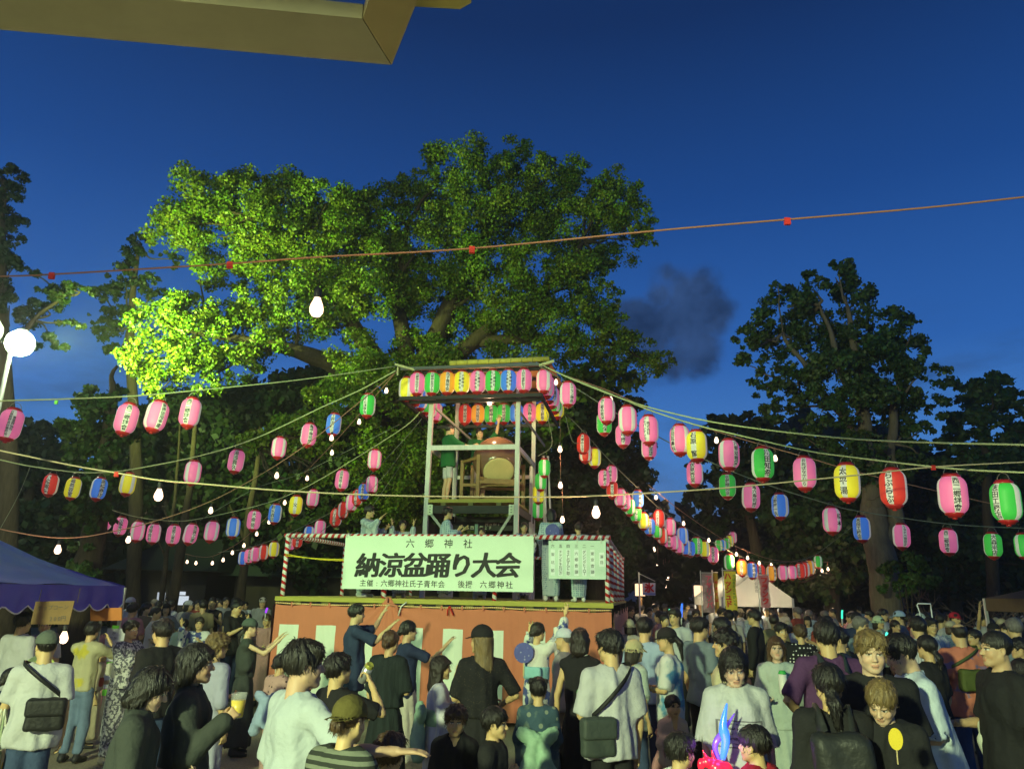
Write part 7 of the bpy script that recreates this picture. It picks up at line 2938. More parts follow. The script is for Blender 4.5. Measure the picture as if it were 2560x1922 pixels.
def solve(x, y, hh, kind, lo, hi):
    """Distance from the head's size, then the height that stands on the ground (kept within lo..hi)."""
    real = .232 if kind == 'c' else .25
    a = FPX * real / (hh / 3.758)
    p = WZ(x, y, a)
    h = p[2]
    hc = min(max(h, lo), hi)
    if abs(hc - h) > .005:
        v = ray(x, y)
        if v[2] < -.012:
            p = CAMP + v * ((hc - CAM_H) / v[2])
        h = hc
    return p, h


def put(k, X, Y, hh, yaw, kind, label, lo=None, hi=None, back=.02, lod=None, z0=0.0, **kw):
    """A person whose head top is seen at close-up point (X, Y)."""
    lo = lo or {'m': 1.60, 'f': 1.50, 'c': 1.0}[kind]
    hi = hi or {'m': 1.82, 'f': 1.70, 'c': 1.45}[kind]
    x, y = C(k, X, Y)
    p, h = solve(x, y, hh, kind, lo, hi)
    h *= .985
    lean = kw.get('lean', 0)
    ya = math.radians(yaw)
    fw = np.array([math.sin(ya), math.cos(ya)])
    sh = lean * .42 * h
    loc = (p[0] - fw[0] * sh, p[1] - fw[1] * sh, z0)
    if lod is None:
        lod = 0 if p[1] < 7.2 else 1
    kw.setdefault('seed', int(X * 7 + Y) % 997)
    hh_ = h + (abs(lean) * .12 + kw.get('nod', 0) * .05) * 1.0
    r, b = person(loc, yaw, hh_, kind, lod, label=label, **kw)
    ROSTER.append((label[:30], round(float(p[0]), 2), round(float(p[1]), 2), round(h, 2)))
    return r, b


T = 'shirt'


def build_crowd():
    P = {}
    # ---- strip 0
    P['cap'] = put(0, 470, 345, 270, -22, 'm', 'man in grey-green cap and white T-shirt seen from behind by the blue tent', lo=1.6, hi=1.7, hair=('short', 'black'), hat=('cap', cl('cap_greygreen', (.10, .12, .10))), top=(T, WHITE, dict(loose=1.12, hem=.45)), bottom=('pants', DENIM, dict(loose=1.1)), arms=('down', 'chest'), turn=-.35)
    P['w1'] = put(0, 1400, 690, 440, 70, 'f', 'dark bobbed woman in charcoal shirt at the bottom, head bowed to the right', hi=1.6, hair=('bob', 'black'), top=(T, CHAR, dict(sleeve=.9, loose=1.15, collar=1)), bottom=('pants', BLACK), arms=('low', 'low'), nod=.35, lean=.06, skin=(.58, .40, .28))
    P['w2'] = put(0, 1860, 440, 400, 75, 'f', 'woman with shoulder length dark hair in an open charcoal blouse holding beer', lo=1.62, hi=1.68, hair=('bob', 'black'), top=(T, CHAR, dict(long=True, loose=1.2, collar=1, vneck=.16)), bottom=('pants', BLACK), arms=('cup', 'down'), skin=(.50, .32, .2))
    put(0, 1550, 225, 245, -55, 'm', 'young man with tousled dark hair and black T-shirt turned to the left', hi=1.72, hair=('short', 'black'), top=(T, BLACK), bottom=('pants', DENIM), arms=('down', 'down'))
    put(0, 1240, 245, 225, 110, 'f', 'elderly woman clapping in a black and white geometric yukata behind the notices', lo=1.5, hi=1.58, hair=('short', 'dark'), top=('yukata', GEO), sash=(OFF, 'flat'), arms=('clap', 'clap'), shoe='shoe_zori')
    put(0, 950, 490, 165, 60, 'c', 'girl with ponytail in a long beige dress with red sash beside the tent leg', lo=1.22, hi=1.3, hair=('lowtail', 'black'), top=('dress', BEIGE, dict(end=.09, flare=.22, sleeve=.9, long=True)), sash=(SASHR,), arms=('down', 'low'))
    put(0, 875, 262, 130, 5, 'f', 'person in a yellow and white vest with arms up by the tent corner', lo=1.55, hi=1.62, hair=('short', 'black'), top=(T, cl('vest', (.44, .42, .26), pattern=pat_blotch((.50, .44, .06), 4, .58)), dict(hem=.5)), bottom=('pants', DENIM2), arms=('drink', 'drink'))
    put(0, 1100, 225, 140, -30, 'f', 'woman in a dusty pink shirt half hidden by the tent leg', lo=1.5, hi=1.6, hair=('short', 'brown'), top=(T, PINK), bottom=('pants', PINK), arms=('hip', 'hip'))
    put(0, 235, 170, 150, 15, 'm', 'person in white shirt and jeans under the blue canopy, carrying a black bag', lo=1.65, hi=1.72, hair=('short', 'black'), top=(T, WHITE), bottom=('pants', DENIM), arms=('down', 'down'))
    put(0, 440, 200, 150, 150, 'f', 'stall helper in white behind the cardboard sign', lo=1.6, hi=1.68, hair=('bun', 'black'), top=(T, WHITE), bottom=('pants', BLACK), arms=('chest', 'chest'))
    put(0, 130, 690, 240, 40, 'c', 'child in a dark flowered yukata at the lower left corner', lo=1.2, hi=1.36, hair=('bun', 'black'), top=('yukata', YD), sash=(SASHR, 'bow'), arms=('down', 'down'))
    put(0, 1235, 40, 115, 15, 'm', 'man in white cap and pale shirt with shoulder strap, far back at left', lo=1.62, hi=1.75, hair=('short', 'black'), hat=('cap', WHITE), top=(T, OFF), bottom=('pants', BLACK), arms=('chest', 'down'))
    put(0, 1510, 150, 110, 170, 'f', 'masked woman in dark clothes behind the clapping woman', lo=1.5, hi=1.62, hair=('bob', 'black'), top=(T, BLACK), bottom=('pants', BLACK))
    put(0, 1740, 240, 110, -20, 'f', 'woman in a pale shirt sitting out of the dance at left', lo=1.45, hi=1.55, hair=('bun', 'black'), top=(T, MINT), bottom=('skirt', GREY))
    put(0, 1885, 220, 125, 170, 'f', 'smiling woman dancing in a navy and white yukata left of the stage', lo=1.5, hi=1.6, hair=('short', 'dark'), top=('yukata', YN), sash=(SASHY,), arms=('wave', 'clap'), shoe='shoe_zori')
    # ---- strip 1
    put(1, 130, 365, 235, 35, 'f', 'person with frizzy light hair in a lavender robe, back turned, behind the beer', lo=1.58, hi=1.64, hair=('curly', 'light'), top=('yukata', LAV, dict(sleeve=False)), arms=('down', 'low'))
    put(1, 430, 235, 220, 72, 'f', 'woman in dark cap and long sleeveless charcoal dress clapping toward the stage', lo=1.56, hi=1.6, hair=('lowtail', 'black'), hat=('cap', cl('cap_dark', (.06, .075, .07))), top=('dress', CHAR, dict(end=.07, flare=.21, sleeve=0)), arms=('wave2', 'wave2'), skin=(.56, .38, .24))
    put(1, 590, 190, 130, 180, 'f', 'woman in a pinkish lace dress dancing toward the viewer beside the curtain', lo=1.55, hi=1.6, hair=('bun', 'brown'), top=('dress', PINK), arms=('wave', 'low'))
    put(1, 410, 190, 115, 150, 'f', 'woman raising a glowing pink ring, behind the capped woman', lo=1.5, hi=1.6, hair=('bob', 'black'), top=(T, OFF), bottom=('skirt', GREY), arms=('wave', 'down'))
    put(1, 80, 35, 105, 170, 'm', 'man in black sleeveless shirt with hands clasped under the left trees', lo=1.68, hi=1.78, hair=('crop', 'black'), top=(T, BLACK, dict(sleeve=0)), bottom=('pants', BLACK), arms=('clap', 'clap'))
    put(1, 300, 40, 110, 20, 'm', 'man all in black with his back turned, far left of the stage', lo=1.7, hi=1.78, hair=('short', 'black'), top=(T, BLACK), bottom=('pants', BLACK))
    put(1, 390, 80, 100, 170, 'f', 'woman in a printed white top standing far left of the stage', lo=1.52, hi=1.6, hair=('bun', 'black'), top=(T, BLUEP), bottom=('skirt', BLACK))
    put(1, 550, 25, 90, 160, 'm', 'man in a pale cap farthest back left of the stage', lo=1.66, hi=1.75, hair=('short', 'black'), hat=('cap', OFF), top=(T, GREY), bottom=('pants', BLACK))
    put(1, 720, 560, 170, 30, 'c', 'girl with a sparkling hair bow and pink spotted yukata behind the white T-shirt man', lo=1.3, hi=1.42, hair=('bun', 'black'), top=('yukata', PDOT), sash=(SKY, 'bow'), arms=('down', 'down'))
    P['wt'] = put(1, 940, 410, 440, 48, 'm', 'man in a loose white T-shirt stretching out his right arm, left of centre', lo=1.68, hi=1.74, hair=('short', 'black'), top=(T, cl('white_tee', (.40, .45, .48)), dict(loose=1.22, hem=.42, amp=.014, sleeve=.95)), bottom=('pants', BLACK), arms=('side', 'down'), turn=.3, skin=(.52, .34, .22))
    P['dr'] = put(1, 1260, 545, 330, 45, 'm', 'man with glasses drinking from a silver can in a black T-shirt', lo=1.52, hi=1.6, hair=('short', 'black'), top=(T, BLACK), bottom=('pants', BLACK), arms=('drink', 'down'), nod=-.12, lean=-.05)
    put(1, 1360, 955, 480, 28, 'f', 'woman in an olive cap and striped black top, cut by the lower edge', lo=1.48, hi=1.55, hair=('bun', 'brown'), hat=('cap', cl('cap_olive', (.115, .10, .03)), 1), top=(T, STRIPE, dict(sleeve=.9)), bottom=('pants', BLACK), arms=('down', 'down'), nod=.1)
    put(1, 1740, 1290, 420, 15, 'c', 'child with brown bobbed hair at the bottom edge, back of the head only', lo=1.1, hi=1.28, hair=('short', 'brown'), top=(T, BLACK), bottom=('pants', BLACK))
    put(1, 1430, 95, 225, 72, 'm', 'man in navy jinbei raising both hands before the curtain', lo=1.74, hi=1.8, hair=('short', 'black'), top=(T, NAVY, dict(sleeve=1.0, loose=1.15, hem=.40, vneck=.1)), bottom=('pants', NAVY), arms=('wave2', 'wave'), skin=(.5, .34, .2))
    put(1, 1750, 335, 240, 22, 'f', 'woman with hair bun and crinkled dark green dress, pale cord at her nape', lo=1.56, hi=1.62, hair=('bun', 'brown'), top=('dress', DKGREEN, dict(end=.08, flare=.25, sleeve=1.0, loose=1.15)), arms=('chest', 'down'))
    put(2, -10, 245, 205, 65, 'f', 'woman in navy T-shirt waving with both hands, hair in a low bun', lo=1.6, hi=1.66, hair=('bun', 'black'), top=(T, NAVY), bottom=('skirt', OFF, dict(end=.12)), arms=('wave2', 'cup'), skin=(.52, .36, .2))
    # ---- strip 2
    P['gl'] = put(2, 290, 575, 255, 80, 'c', 'girl in a pale lavender yukata with green tulle bow holding a yellow cup', lo=1.34, hi=1.42, hair=('half', 'dark'), top=('yukata', YL), sash=(TULLE, 'bow', TULLE), arms=('cup', 'cup'), shoe='shoe_zori')
    put(2, 690, 290, 295, -12, 'f', 'woman in black lace dress, dark cap and scarf bow in long brown hair', lo=1.64, hi=1.70, hair=('long', 'light'), hat=('cap', BLACK), top=('dress', LACE, dict(end=.05, flare=.26, sleeve=.95, loose=1.05)), bottom=('x', BLACK), arms=('hip2', 'cup'), turn=-.7)
    P['yd'] = put(2, 1200, 265, 205, 22, 'f', 'dancer in navy and white yukata with light blue sash raising both arms', lo=1.58, hi=1.64, hair=('bun', 'dark'), top=('yukata', YW), sash=(SASHB, 'flat'), arms=('high', 'wave'), turn=.5, shoe='shoe_zori')
    put(2, 1455, 325, 210, -62, 'm', 'elderly man in pale cap and grey shirt facing left before the curtain', lo=1.56, hi=1.62, hair=('crop', 'grey'), hat=('cap', PALEBLUE), top=(T, GREY, dict(long=True, loose=1.15)), bottom=('pants', KHAKI), arms=('down', 'down'))
    P['sl'] = put(2, 1600, 310, 275, 18, 'f', 'woman with short bob and sleeveless black top, dark arm cover, back turned', lo=1.62, hi=1.68, hair=('bob', 'dark'), top=(T, BLACK, dict(sleeve=0, loose=1.0)), bottom=('skirt', BLACK, dict(end=.1, flare=.2)), arms=('down', 'bag'))
    P['wc'] = put(2, 1885, 320, 305, -18, 'm', 'man in white T-shirt with crossbody bag holding a green can, centre right', lo=1.66, hi=1.72, hair=('short', 'black'), top=(T, WHITE, dict(loose=1.1, sleeve=.95)), bottom=('pants', BLACK), arms=('down', 'low'), turn=-.25)
    put(2, 440, 1040, 305, 178, 'c', 'curly haired boy in black jinbei looking straight at the viewer', lo=1.12, hi=1.2, hair=('curly', 'brown'), top=(T, BLACK, dict(vneck=.08, sleeve=1.0, loose=1.1)), bottom=('pants', BLACK), arms=('down', 'down'), lipk=.5)
    put(2, 790, 1055, 325, 105, 'c', 'boy with straight dark hair in black top, profile to the right', lo=1.12, hi=1.22, hair=('short', 'black'), top=(T, cl('black_trim', (.02, .02, .022)), dict(sleeve=1.0)), bottom=('pants', BLACK), arms=('chest', 'down'))
    put(2, 1210, 775, 260, 2, 'c', 'girl with hair buns in blue-green yukata, big green tulle bow at her back', lo=1.24, hi=1.32, hair=('topbun', 'black'), top=('yukata', YG), sash=(TULLE, 'bow', TULLE), arms=('low', 'low'), shoe='shoe_zori')
    # ---- strip 3
    put(3, 140, 245, 195, 15, 'f', 'woman in a cream bucket hat just right of the stage corner', lo=1.5, hi=1.6, hair=('bob', 'dark'), hat=('bucket', cl('bucket_cream', (.50, .48, .32))), top=(T, OFF), bottom=('pants', BEIGE))
    put(3, 180, 430, 235, 65, 'f', 'woman in an olive-beige bucket hat and pale T-shirt, wearing jeans', lo=1.5, hi=1.6, hair=('bob', 'dark'), hat=('bucket', cl('bucket_beige', (.42, .40, .22))), top=(T, MINT, dict(loose=1.1)), bottom=('pants', DENIM), arms=('down', 'down'))
    put(3, 280, 215, 205, 28, 'm', 'man in sky blue T-shirt seen from behind, right of the bucket hats', lo=1.68, hi=1.75, hair=('short', 'black'), top=(T, SKY), bottom=('pants', NAVY), arms=('chest', 'down'))
    put(3, 500, 320, 245, -68, 'f', 'girl in black cap and pale blue-print T-shirt facing left', lo=1.58, hi=1.66, hair=('tail', 'black'), hat=('cap', BLACK), top=(T, BLUEP, dict(loose=1.1, sleeve=.95)), bottom=('pants', BLACK), arms=('low', 'low'), nod=.1)
    put(3, 790, 212, 215, 62, 'm', 'man with glasses in a slate grey T-shirt, back turned, face to the right', lo=1.7, hi=1.76, hair=('short', 'black'), top=(T, SLATE), bottom=('pants', BLACK), arms=('down', 'down'), turn=.15)
    put(3, 1040, 325, 300, -75, 'm', 'smiling person with thick curly hair in a beige shirt facing left', lo=1.66, hi=1.7, hair=('curly', 'black'), top=(T, cl('sand', (.52, .48, .30)), dict(loose=1.15, sleeve=1.0)), bottom=('pants', BEIGE), arms=('down', 'down'))
    P['wd'] = put(3, 1110, 490, 385, 188, 'f', 'woman in oversized white printed T-shirt looking down at the boy', lo=1.6, hi=1.66, hair=('bob', 'black'), top=(T, cl('white_print', (.45, .47, .47), pattern=pat_print((.16, .16, .17), 0, 1.14, .135, .075)), dict(loose=1.28, hem=.42, sleeve=1.05, amp=.012)), bottom=('pants', DENIM), arms=('down', 'down'), nod=.42, tilt=.08, skin=(.60, .41, .29))
    put(3, 540, 945, 235, 170, 'c', 'small girl in pale pink yukata eating with both hands at her mouth', lo=.98, hi=1.08, hair=('bun', 'black'), top=('yukata', YP), sash=(PINK, 'bow'), arms=('chest', 'chest'))
    put(3, 600, 1290, 370, 55, 'c', 'boy with glasses and glossy dark hair at the bottom edge, face to the right', lo=1.1, hi=1.2, hair=('short', 'black'), top=(T, STRIPEW), bottom=('pants', BLACK))
    P['rb'] = put(3, 1320, 1225, 350, -35, 'c', 'boy in red T-shirt with bowl haircut holding a glowing toy, back turned', lo=1.25, hi=1.31, hair=('short', 'black'), top=(T, RED), bottom=('pants', DENIM), arms=('down', 'cup'), turn=-.3)
    P['mg'] = put(3, 1510, 390, 245, 200, 'f', 'woman with bangs in pale mint blouse holding a green-capped bottle', lo=1.56, hi=1.62, hair=('half', 'brown'), top=(T, MINT, dict(long=True, loose=1.1)), bottom=('skirt', MINT, dict(end=.12)), arms=('low', 'chest'), turn=-.1, skin=(.58, .41, .28))
    put(3, 1740, 290, 205, 8, 'f', 'woman with frizzy brown hair in a black polka dot blouse, back turned', lo=1.56, hi=1.64, hair=('curly', 'brown'), top=(T, DOTS, dict(loose=1.1)), bottom=('skirt', BLACK))
    put(3, 1310, 150, 165, -58, 'm', 'man in a long black shirt facing left in front of the white tent', lo=1.72, hi=1.8, hair=('short', 'black'), top=(T, BLACK, dict(long=True)), bottom=('pants', BLACK))
    P['bp'] = put(3, 1070, 115, 125, 3, 'm', 'man in white with a beige rucksack walking toward the yellow banner', lo=1.7, hi=1.76, hair=('short', 'black'), top=(T, OFF), bottom=('pants', GREY))
    put(3, 1560, 270, 150, 175, 'm', 'man in black facing the viewer behind the bottle woman', lo=1.66, hi=1.72, hair=('short', 'black'), top=(T, BLACK), bottom=('pants', BLACK))
    put(3, 1380, 505, 150, 10, 'c', 'small child with a white hair ribbon left of the bottle woman', lo=1.1, hi=1.2, hair=('topbun', 'black'), top=(T, SKY), bottom=('skirt', WHITE))
    P['pu'] = put(4, 55, 235, 300, 5, 'm', 'broad man in purple T-shirt with a dark rucksack, hand on hip', lo=1.76, hi=1.82, hair=('short', 'black'), top=(T, PURPLE, dict(loose=1.18, sleeve=.95)), bottom=('pants', BLACK), arms=('down', 'hip'))
    # ---- strip 4
    P['bk'] = put(4, 70, 625, 420, 12, 'f', 'woman in black with long low ponytail and a big black rucksack at bottom right', lo=1.6, hi=1.66, hair=('lowtail', 'black'), top=(T, BLACK, dict(long=True, loose=1.15)), bottom=('pants', BLACK), arms=('down', 'down'))
    put(4, 460, 330, 375, 195, 'm', 'brown haired man in black T-shirt looking down with a faint smile', lo=1.74, hi=1.8, hair=('short', 'light'), top=(T, BLACK, dict(loose=1.1)), bottom=('pants', BLACK), arms=('down', 'down'), nod=.12, skin=(.60, .42, .29))
    put(4, 190, 340, 180, 25, 'm', 'man in a dark knit cap behind the purple T-shirt', lo=1.62, hi=1.7, hair=('crop', 'black'), hat=('cap', BLACK, 1), top=(T, CHAR), bottom=('pants', BLACK))
    put(4, 770, 385, 345, -82, 'm', 'young man in pale blue collared shirt bending his head to the left', lo=1.7, hi=1.76, hair=('short', 'black'), top=(T, PALEBLUE, dict(loose=1.3, hem=.40, sleeve=1.05, collar=1, amp=.012)), bottom=('pants', cl('pants_grey', (.36, .36, .34)), dict(loose=1.3)), arms=('low', 'low'), nod=.3, lean=.16, skin=(.56, .39, .25))
    put(4, 1000, 380, 310, -28, 'f', 'woman with curled black ponytail in black, behind the pale blue shirt', lo=1.6, hi=1.66, hair=('lowtail', 'black'), top=(T, BLACK), bottom=('pants', BLACK))
    P['sm'] = put(4, 570, 805, 430, 222, 'f', 'smiling woman with brown tied-up hair in black, looking down to the left', lo=1.5, hi=1.58, hair=('bun', 'light'), top=(T, BLACK, dict(vneck=.14, sleeve=1.1, loose=1.15)), bottom=('pants', BLACK), arms=('chest', 'low'), nod=.5, lean=.12, tilt=-.1, skin=(.60, .42, .29))
    P['fl'] = put(4, 1300, 265, 235, 5, 'm', 'balding man in salmon flowered shirt with a green sling bag, back turned', lo=1.7, hi=1.76, hair=('bald', 'black'), top=(T, FLORAL, dict(loose=1.15, hem=.44, collar=1)), bottom=('pants', DENIM), arms=('down', 'down'))
    put(4, 1640, 325, 335, -88, 'm', 'stocky man with cropped hair in black T-shirt, profile left, far right', lo=1.74, hi=1.8, hair=('crop', 'black'), top=(T, BLACK, dict(loose=1.15)), bottom=('pants', BLACK), arms=('low', 'down'), skin=(.52, .35, .2))
    put(4, 340, 150, 135, 5, 'm', 'man in navy T-shirt with a white strip of print on the back', lo=1.7, hi=1.78, hair=('short', 'black'), top=(T, NAVY), bottom=('pants', BLACK))
    for X, Y, hh, yaw, kd, lab, kw in (
        (548, 212, 125, 150, 'f', 'woman in a pale green bucket hat right of the navy T-shirt', dict(hair=('bob', 'dark'), hat=('bucket', cl('bucket_green', (.46, .56, .36))), top=(T, MINT))),
        (610, 225, 120, 170, 'c', 'child in a pale blue bucket hat beside the green hat', dict(hair=('bob', 'dark'), hat=('bucket', PALEBLUE), top=(T, SKY))),
        (745, 165, 120, -60, 'm', 'man in a sky blue cap under the pale forked trunk', dict(hair=('short', 'black'), hat=('cap', SKY), top=(T, SLATE))),
        (705, 248, 130, 165, 'f', 'smiling woman with hair tied back, facing the viewer below the hats', dict(hair=('bun', 'dark'), top=(T, OFF))),
        (1035, 225, 150, 175, 'm', 'man with glasses in striped shirt and tie facing the viewer', dict(hair=('short', 'black'), top=(T, STRIPEW))),
        (950, 305, 150, 10, 'f', 'dark bobbed head seen from behind, left of the tie wearer', dict(hair=('bob', 'dark'), top=(T, KHAKI))),
        (945, 190, 120, 175, 'm', 'man wearing a mint cap under the white pipe frame', dict(hair=('short', 'black'), hat=('cap', MINT), top=(T, PINK))),
        (1140, 190, 120, 80, 'm', 'man in white T-shirt turned right beyond the tie wearer', dict(hair=('short', 'black'), top=(T, WHITE))),
        (1265, 180, 120, 160, 'm', 'man in a red cap in the far right crowd', dict(hair=('short', 'black'), hat=('cap', RED), top=(T, KHAKI))),
        (1450, 330, 170, -100, 'f', 'woman in yellow-green top just right of the flowered shirt', dict(hair=('bun', 'black'), top=(T, cl('chartreuse', (.45, .42, .10))), arms=('chest', 'chest'))),
        (1760, 270, 190, -95, 'f', 'woman with hand to her mouth under the brown tent', dict(hair=('bob', 'black'), top=(T, WHITE), arms=('chest', 'down'))),
        (1870, 415, 210, -80, 'f', 'dark curly head at the right edge, hand raised to the lips', dict(hair=('curly', 'black'), top=(T, cl('teal', (.08, .16, .15))), arms=('chest', 'chest'))),
        (1880, 600, 260, 0, 'f', 'person in black cut off by the right edge of the photo', dict(hair=('long', 'black'), top=(T, BLACK))),
        (1520, 190, 110, 150, 'm', 'man in a white vest lifting something near the brown tent', dict(hair=('short', 'black'), top=(T, WHITE, dict(sleeve=0)), arms=('high', 'low')))):
        kw.setdefault('bottom', ('pants', BLACK))
        put(4, X, Y, hh, yaw, kd, lab, **kw)
    # ---- dancers on the stage

    def on_stage(x, y, v, yaw, label, z=DZ, **kw):
        lo, hi = 8.0, 25.0
        for _ in range(40):
            d = (lo + hi) / 2
            lo, hi = (d, hi) if (W(x, y, d) - SA) @ SV < v else (lo, d)
        p = W(x, y, lo)
        h = p[2] - z
        kw.setdefault('lod', 1)
        lod = kw.pop('lod')
        person((p[0], p[1], z), yaw, h, kw.pop('kind', 'f'), lod, label=label, **kw)
        ROSTER.append((label[:30], round(float(p[0]), 2), round(float(p[1]), 2), round(float(h), 2)))
        return p, h
    g = 'dancers on the stage'
    on_stage(924, 1264, .75, 108, 'elderly dancer in grey-blue yukata with arms out, above the banner left end', hair=('short', 'dark'), top=('yukata', YGB), sash=(SASHB, 'flat'), arms=('wave2', 'clap'), shoe='shoe_white', group=g, seed=3)
    on_stage(1008, 1300, 1.2, 172, 'short dancer facing the viewer with raised hands, second above the banner', hair=('bun', 'black'), top=('yukata', YGB), sash=(SASHB,), arms=('wave', 'wave'), shoe='shoe_white', group=g, seed=4)
    on_stage(1119, 1267, .9, 78, 'dancer with short dark hair in light blue yukata beside the tower leg', hair=('short', 'dark'), top=('yukata', YB), sash=(NAVY, 'flat'), arms=('cup', 'clap'), shoe='shoe_white', group=g, seed=5)
    on_stage(1378, 1272, .45, 4, 'dancer in light blue yukata, back turned, left behind the programme board', hair=('bob', 'black'), top=('yukata', YB), sash=(NAVY, 'flat'), arms=('down', 'low'), shoe='shoe_white', group=g, seed=6)
    on_stage(1446, 1307, .55, -8, 'shorter dancer in light blue yukata behind the programme board', hair=('short', 'dark'), top=('yukata', YB), sash=(NAVY, 'flat'), arms=('low', 'low'), shoe='shoe_white', group=g, seed=7)
    on_stage(1310, 1305, 1.9, 170, 'dancer half hidden behind the tower leg at the banner right end', hair=('bun', 'dark'), top=('yukata', YW), sash=(SASHR,), arms=('low', 'cup'), shoe='shoe_white', group=g, seed=8)
    on_stage(1205, 1318, 1.5, 190, 'dancer mostly hidden behind the middle of the banner', hair=('bun', 'black'), top=('yukata', YB), sash=(SASHR,), arms=('low', 'low'), shoe='shoe_white', group=g, seed=9)
    # ---- drummers
    P['d1'] = on_stage(1124, 1060, 2.85, 62, 'drummer in green happi coat and white shorts standing barefoot at the drum', z=PZ, kind='m', hair=('crop', 'black'), top=(T, GREENHAPPI, dict(sleeve=1.05, loose=1.15, hem=.44)), bottom=('pants', WHITE, dict(end=.30)), arms=('drum', 'drum'), noshoe=True, seed=10, skin=(.56, .38, .22), lod=0)
    P['d2'] = on_stage(1201, 1071, 4.05, 165, 'second drummer leaning back behind the big drum', z=PZ, kind='m', hair=('crop', 'black'), top=(T, GREENHAPPI, dict(sleeve=1.0, loose=1.1)), bottom=('pants', WHITE, dict(end=.30)), arms=('drum', 'high'), noshoe=True, seed=11, skin=(.56, .38, .22), tilt=.2, lod=0)
    return P


PP = build_crowd()

# ---- people far off: a few figures shared, each with its own clothes


def build_far_crowd():
    rng = np.random.default_rng(99)
    tops = [('black', BLACK), ('white', WHITE), ('grey', GREY), ('navy', NAVY), ('cream', OFF), ('slate blue', SLATE), ('khaki', KHAKI), ('mint', MINT), ('pink', PINK), ('red-brown', SASHR), ('striped', STRIPEW), ('speckled', YB)]
    hats = {1: ('white cap', ('cap', WHITE)), 4: ('dark cap', ('cap', BLACK)), 8: ('straw bucket hat', ('bucket', BEIGE))}
    styles = [('m', 'short', 'black', 'short black hair'), ('f', 'bob', 'dark', 'a dark bob'), ('f', 'bun', 'black', 'hair tied in a bun'), ('m', 'crop', 'black', 'cropped hair'), ('f', 'long', 'black', 'long black hair'), ('m', 'short', 'dark', 'tousled dark hair'), ('f', 'tail', 'black', 'a ponytail'), ('m', 'curly', 'black', 'curly hair'), ('f', 'bob', 'brown', 'a brown bob'), ('m', 'short', 'grey', 'grey hair')]
    arms = [('down', 'down'), ('chest', 'down'), ('low', 'low'), ('clap', 'clap'), ('down', 'hip'), ('cup', 'down')]
    protos = []
    for i, (k, st, hc, _) in enumerate(styles):
        r, b = person((0, -40 - i, 0), 0, 1.70 if k == 'm' else 1.6, k, 2, hair=(st, hc), hat=hats[i][1] if i in hats else None, top=(T, GREY), bottom=('pants', BLACK), arms=arms[i % 6], seed=200 + i, turn=.3 * (i % 3 - 1))
        protos.append(r)
    taken = [(a[1], a[2]) for a in ROSTER]
    used = {}

    def region(x):
        return 'by the stage corner' if x < 1600 else 'by the torii approach' if x < 1760 else 'under the banners' if x < 1900 else 'below the short rope' if x < 2090 else 'under the pale forked trunk' if x < 2290 else 'toward the brown tent'
    spots = []
    tries = 0
    while len(spots) < 132 and tries < 9000:
        tries += 1
        left = len(spots) % 6 == 5
        x = rng.uniform(330, 660) if left else rng.uniform(1545, 2560)
        d = rng.uniform(13, 22) if left else 8.2 + 22 * rng.uniform(0, 1) ** 1.15
        p = W(x, 1500, d)
        q = p - SA
        u, v = q @ SU, q @ SV
        if -.7 < u < SWID + .6 and -.8 < v < SDEP + .6:
            continue
        if any((p[0] - a) ** 2 + (p[1] - b) ** 2 < (.62 if d < 16 else .5) ** 2 for a, b in taken):
            continue
        taken.append((p[0], p[1]))
        spots.append((x, d, p, left))
    first = set()
    for n, (x, d, p, left) in enumerate(spots):
        yaw = float(rng.choice([-70, 60, 0, 15, 175, 160, -150, -20, 100])) + rng.uniform(-20, 20)
        s = rng.uniform(.95, 1.05)
        where = 'left of the stage' if left else region(x)
        face = 'facing the viewer' if abs(yaw) > 120 else 'back turned' if abs(yaw) < 45 else 'turned right' if yaw > 0 else 'turned left'
        while True:
            i = int(rng.integers(len(styles)))
            tn, tm = tops[int(rng.integers(len(tops)))]
            if (tn, i, where, face) not in used:
                break
        used[tn, i, where, face] = 1
        hat = ' and ' + hats[i][0] if i in hats else ''
        lab = '%s-topped person with %s%s, %s, %s' % (tn.replace(' ', '-'), styles[i][3], hat, face, where)
        if len(lab.split()) > 16:
            lab = '%s-topped person with %s, %s, %s' % (tn.replace(' ', '-'), hats[i][0] if i in hats else styles[i][3], face, where)
        r = protos[i] if i not in first else dup(protos[i])
        first.add(i)
        r.location = (p[0], p[1], 0)
        r.rotation_euler = (0, 0, -math.radians(yaw))
        r.scale = (s, s, s)
        r['label'] = lab
        r['category'] = 'person'
        r['group'] = 'far crowd left of the stage' if left else 'far crowd right of the stage'
        for ch in r.children:
            if ch.name.startswith('shirt'):
                ch.material_slots[0].link = 'OBJECT'
                ch.material_slots[0].material = tm
            elif ch.name.startswith('trousers'):
                ch.material_slots[0].link = 'OBJECT'
                ch.material_slots[0].material = [BLACK, DENIM, KHAKI, GREY, NAVY][n % 5]
    for i, r in enumerate(protos):
        if i not in first:
            for ch in list(r.children):
                bpy.data.objects.remove(ch)
            bpy.data.objects.remove(r)


build_far_crowd()
if __import__('os').environ.get('ROST'):
    for r in ROSTER:
        print('ROST', r)

# ------------------------------------------------------------------ things people hold or wear


def at_hand(k, i, dx=(0, 0, 0)):
    r, b = PP[k]
    return to_world(r, b.hand_pos(i) + np.asarray(dx, float))


def item(name, label, cat, loc, rz=0.0):
    return empty(name, loc, rz, label, cat)


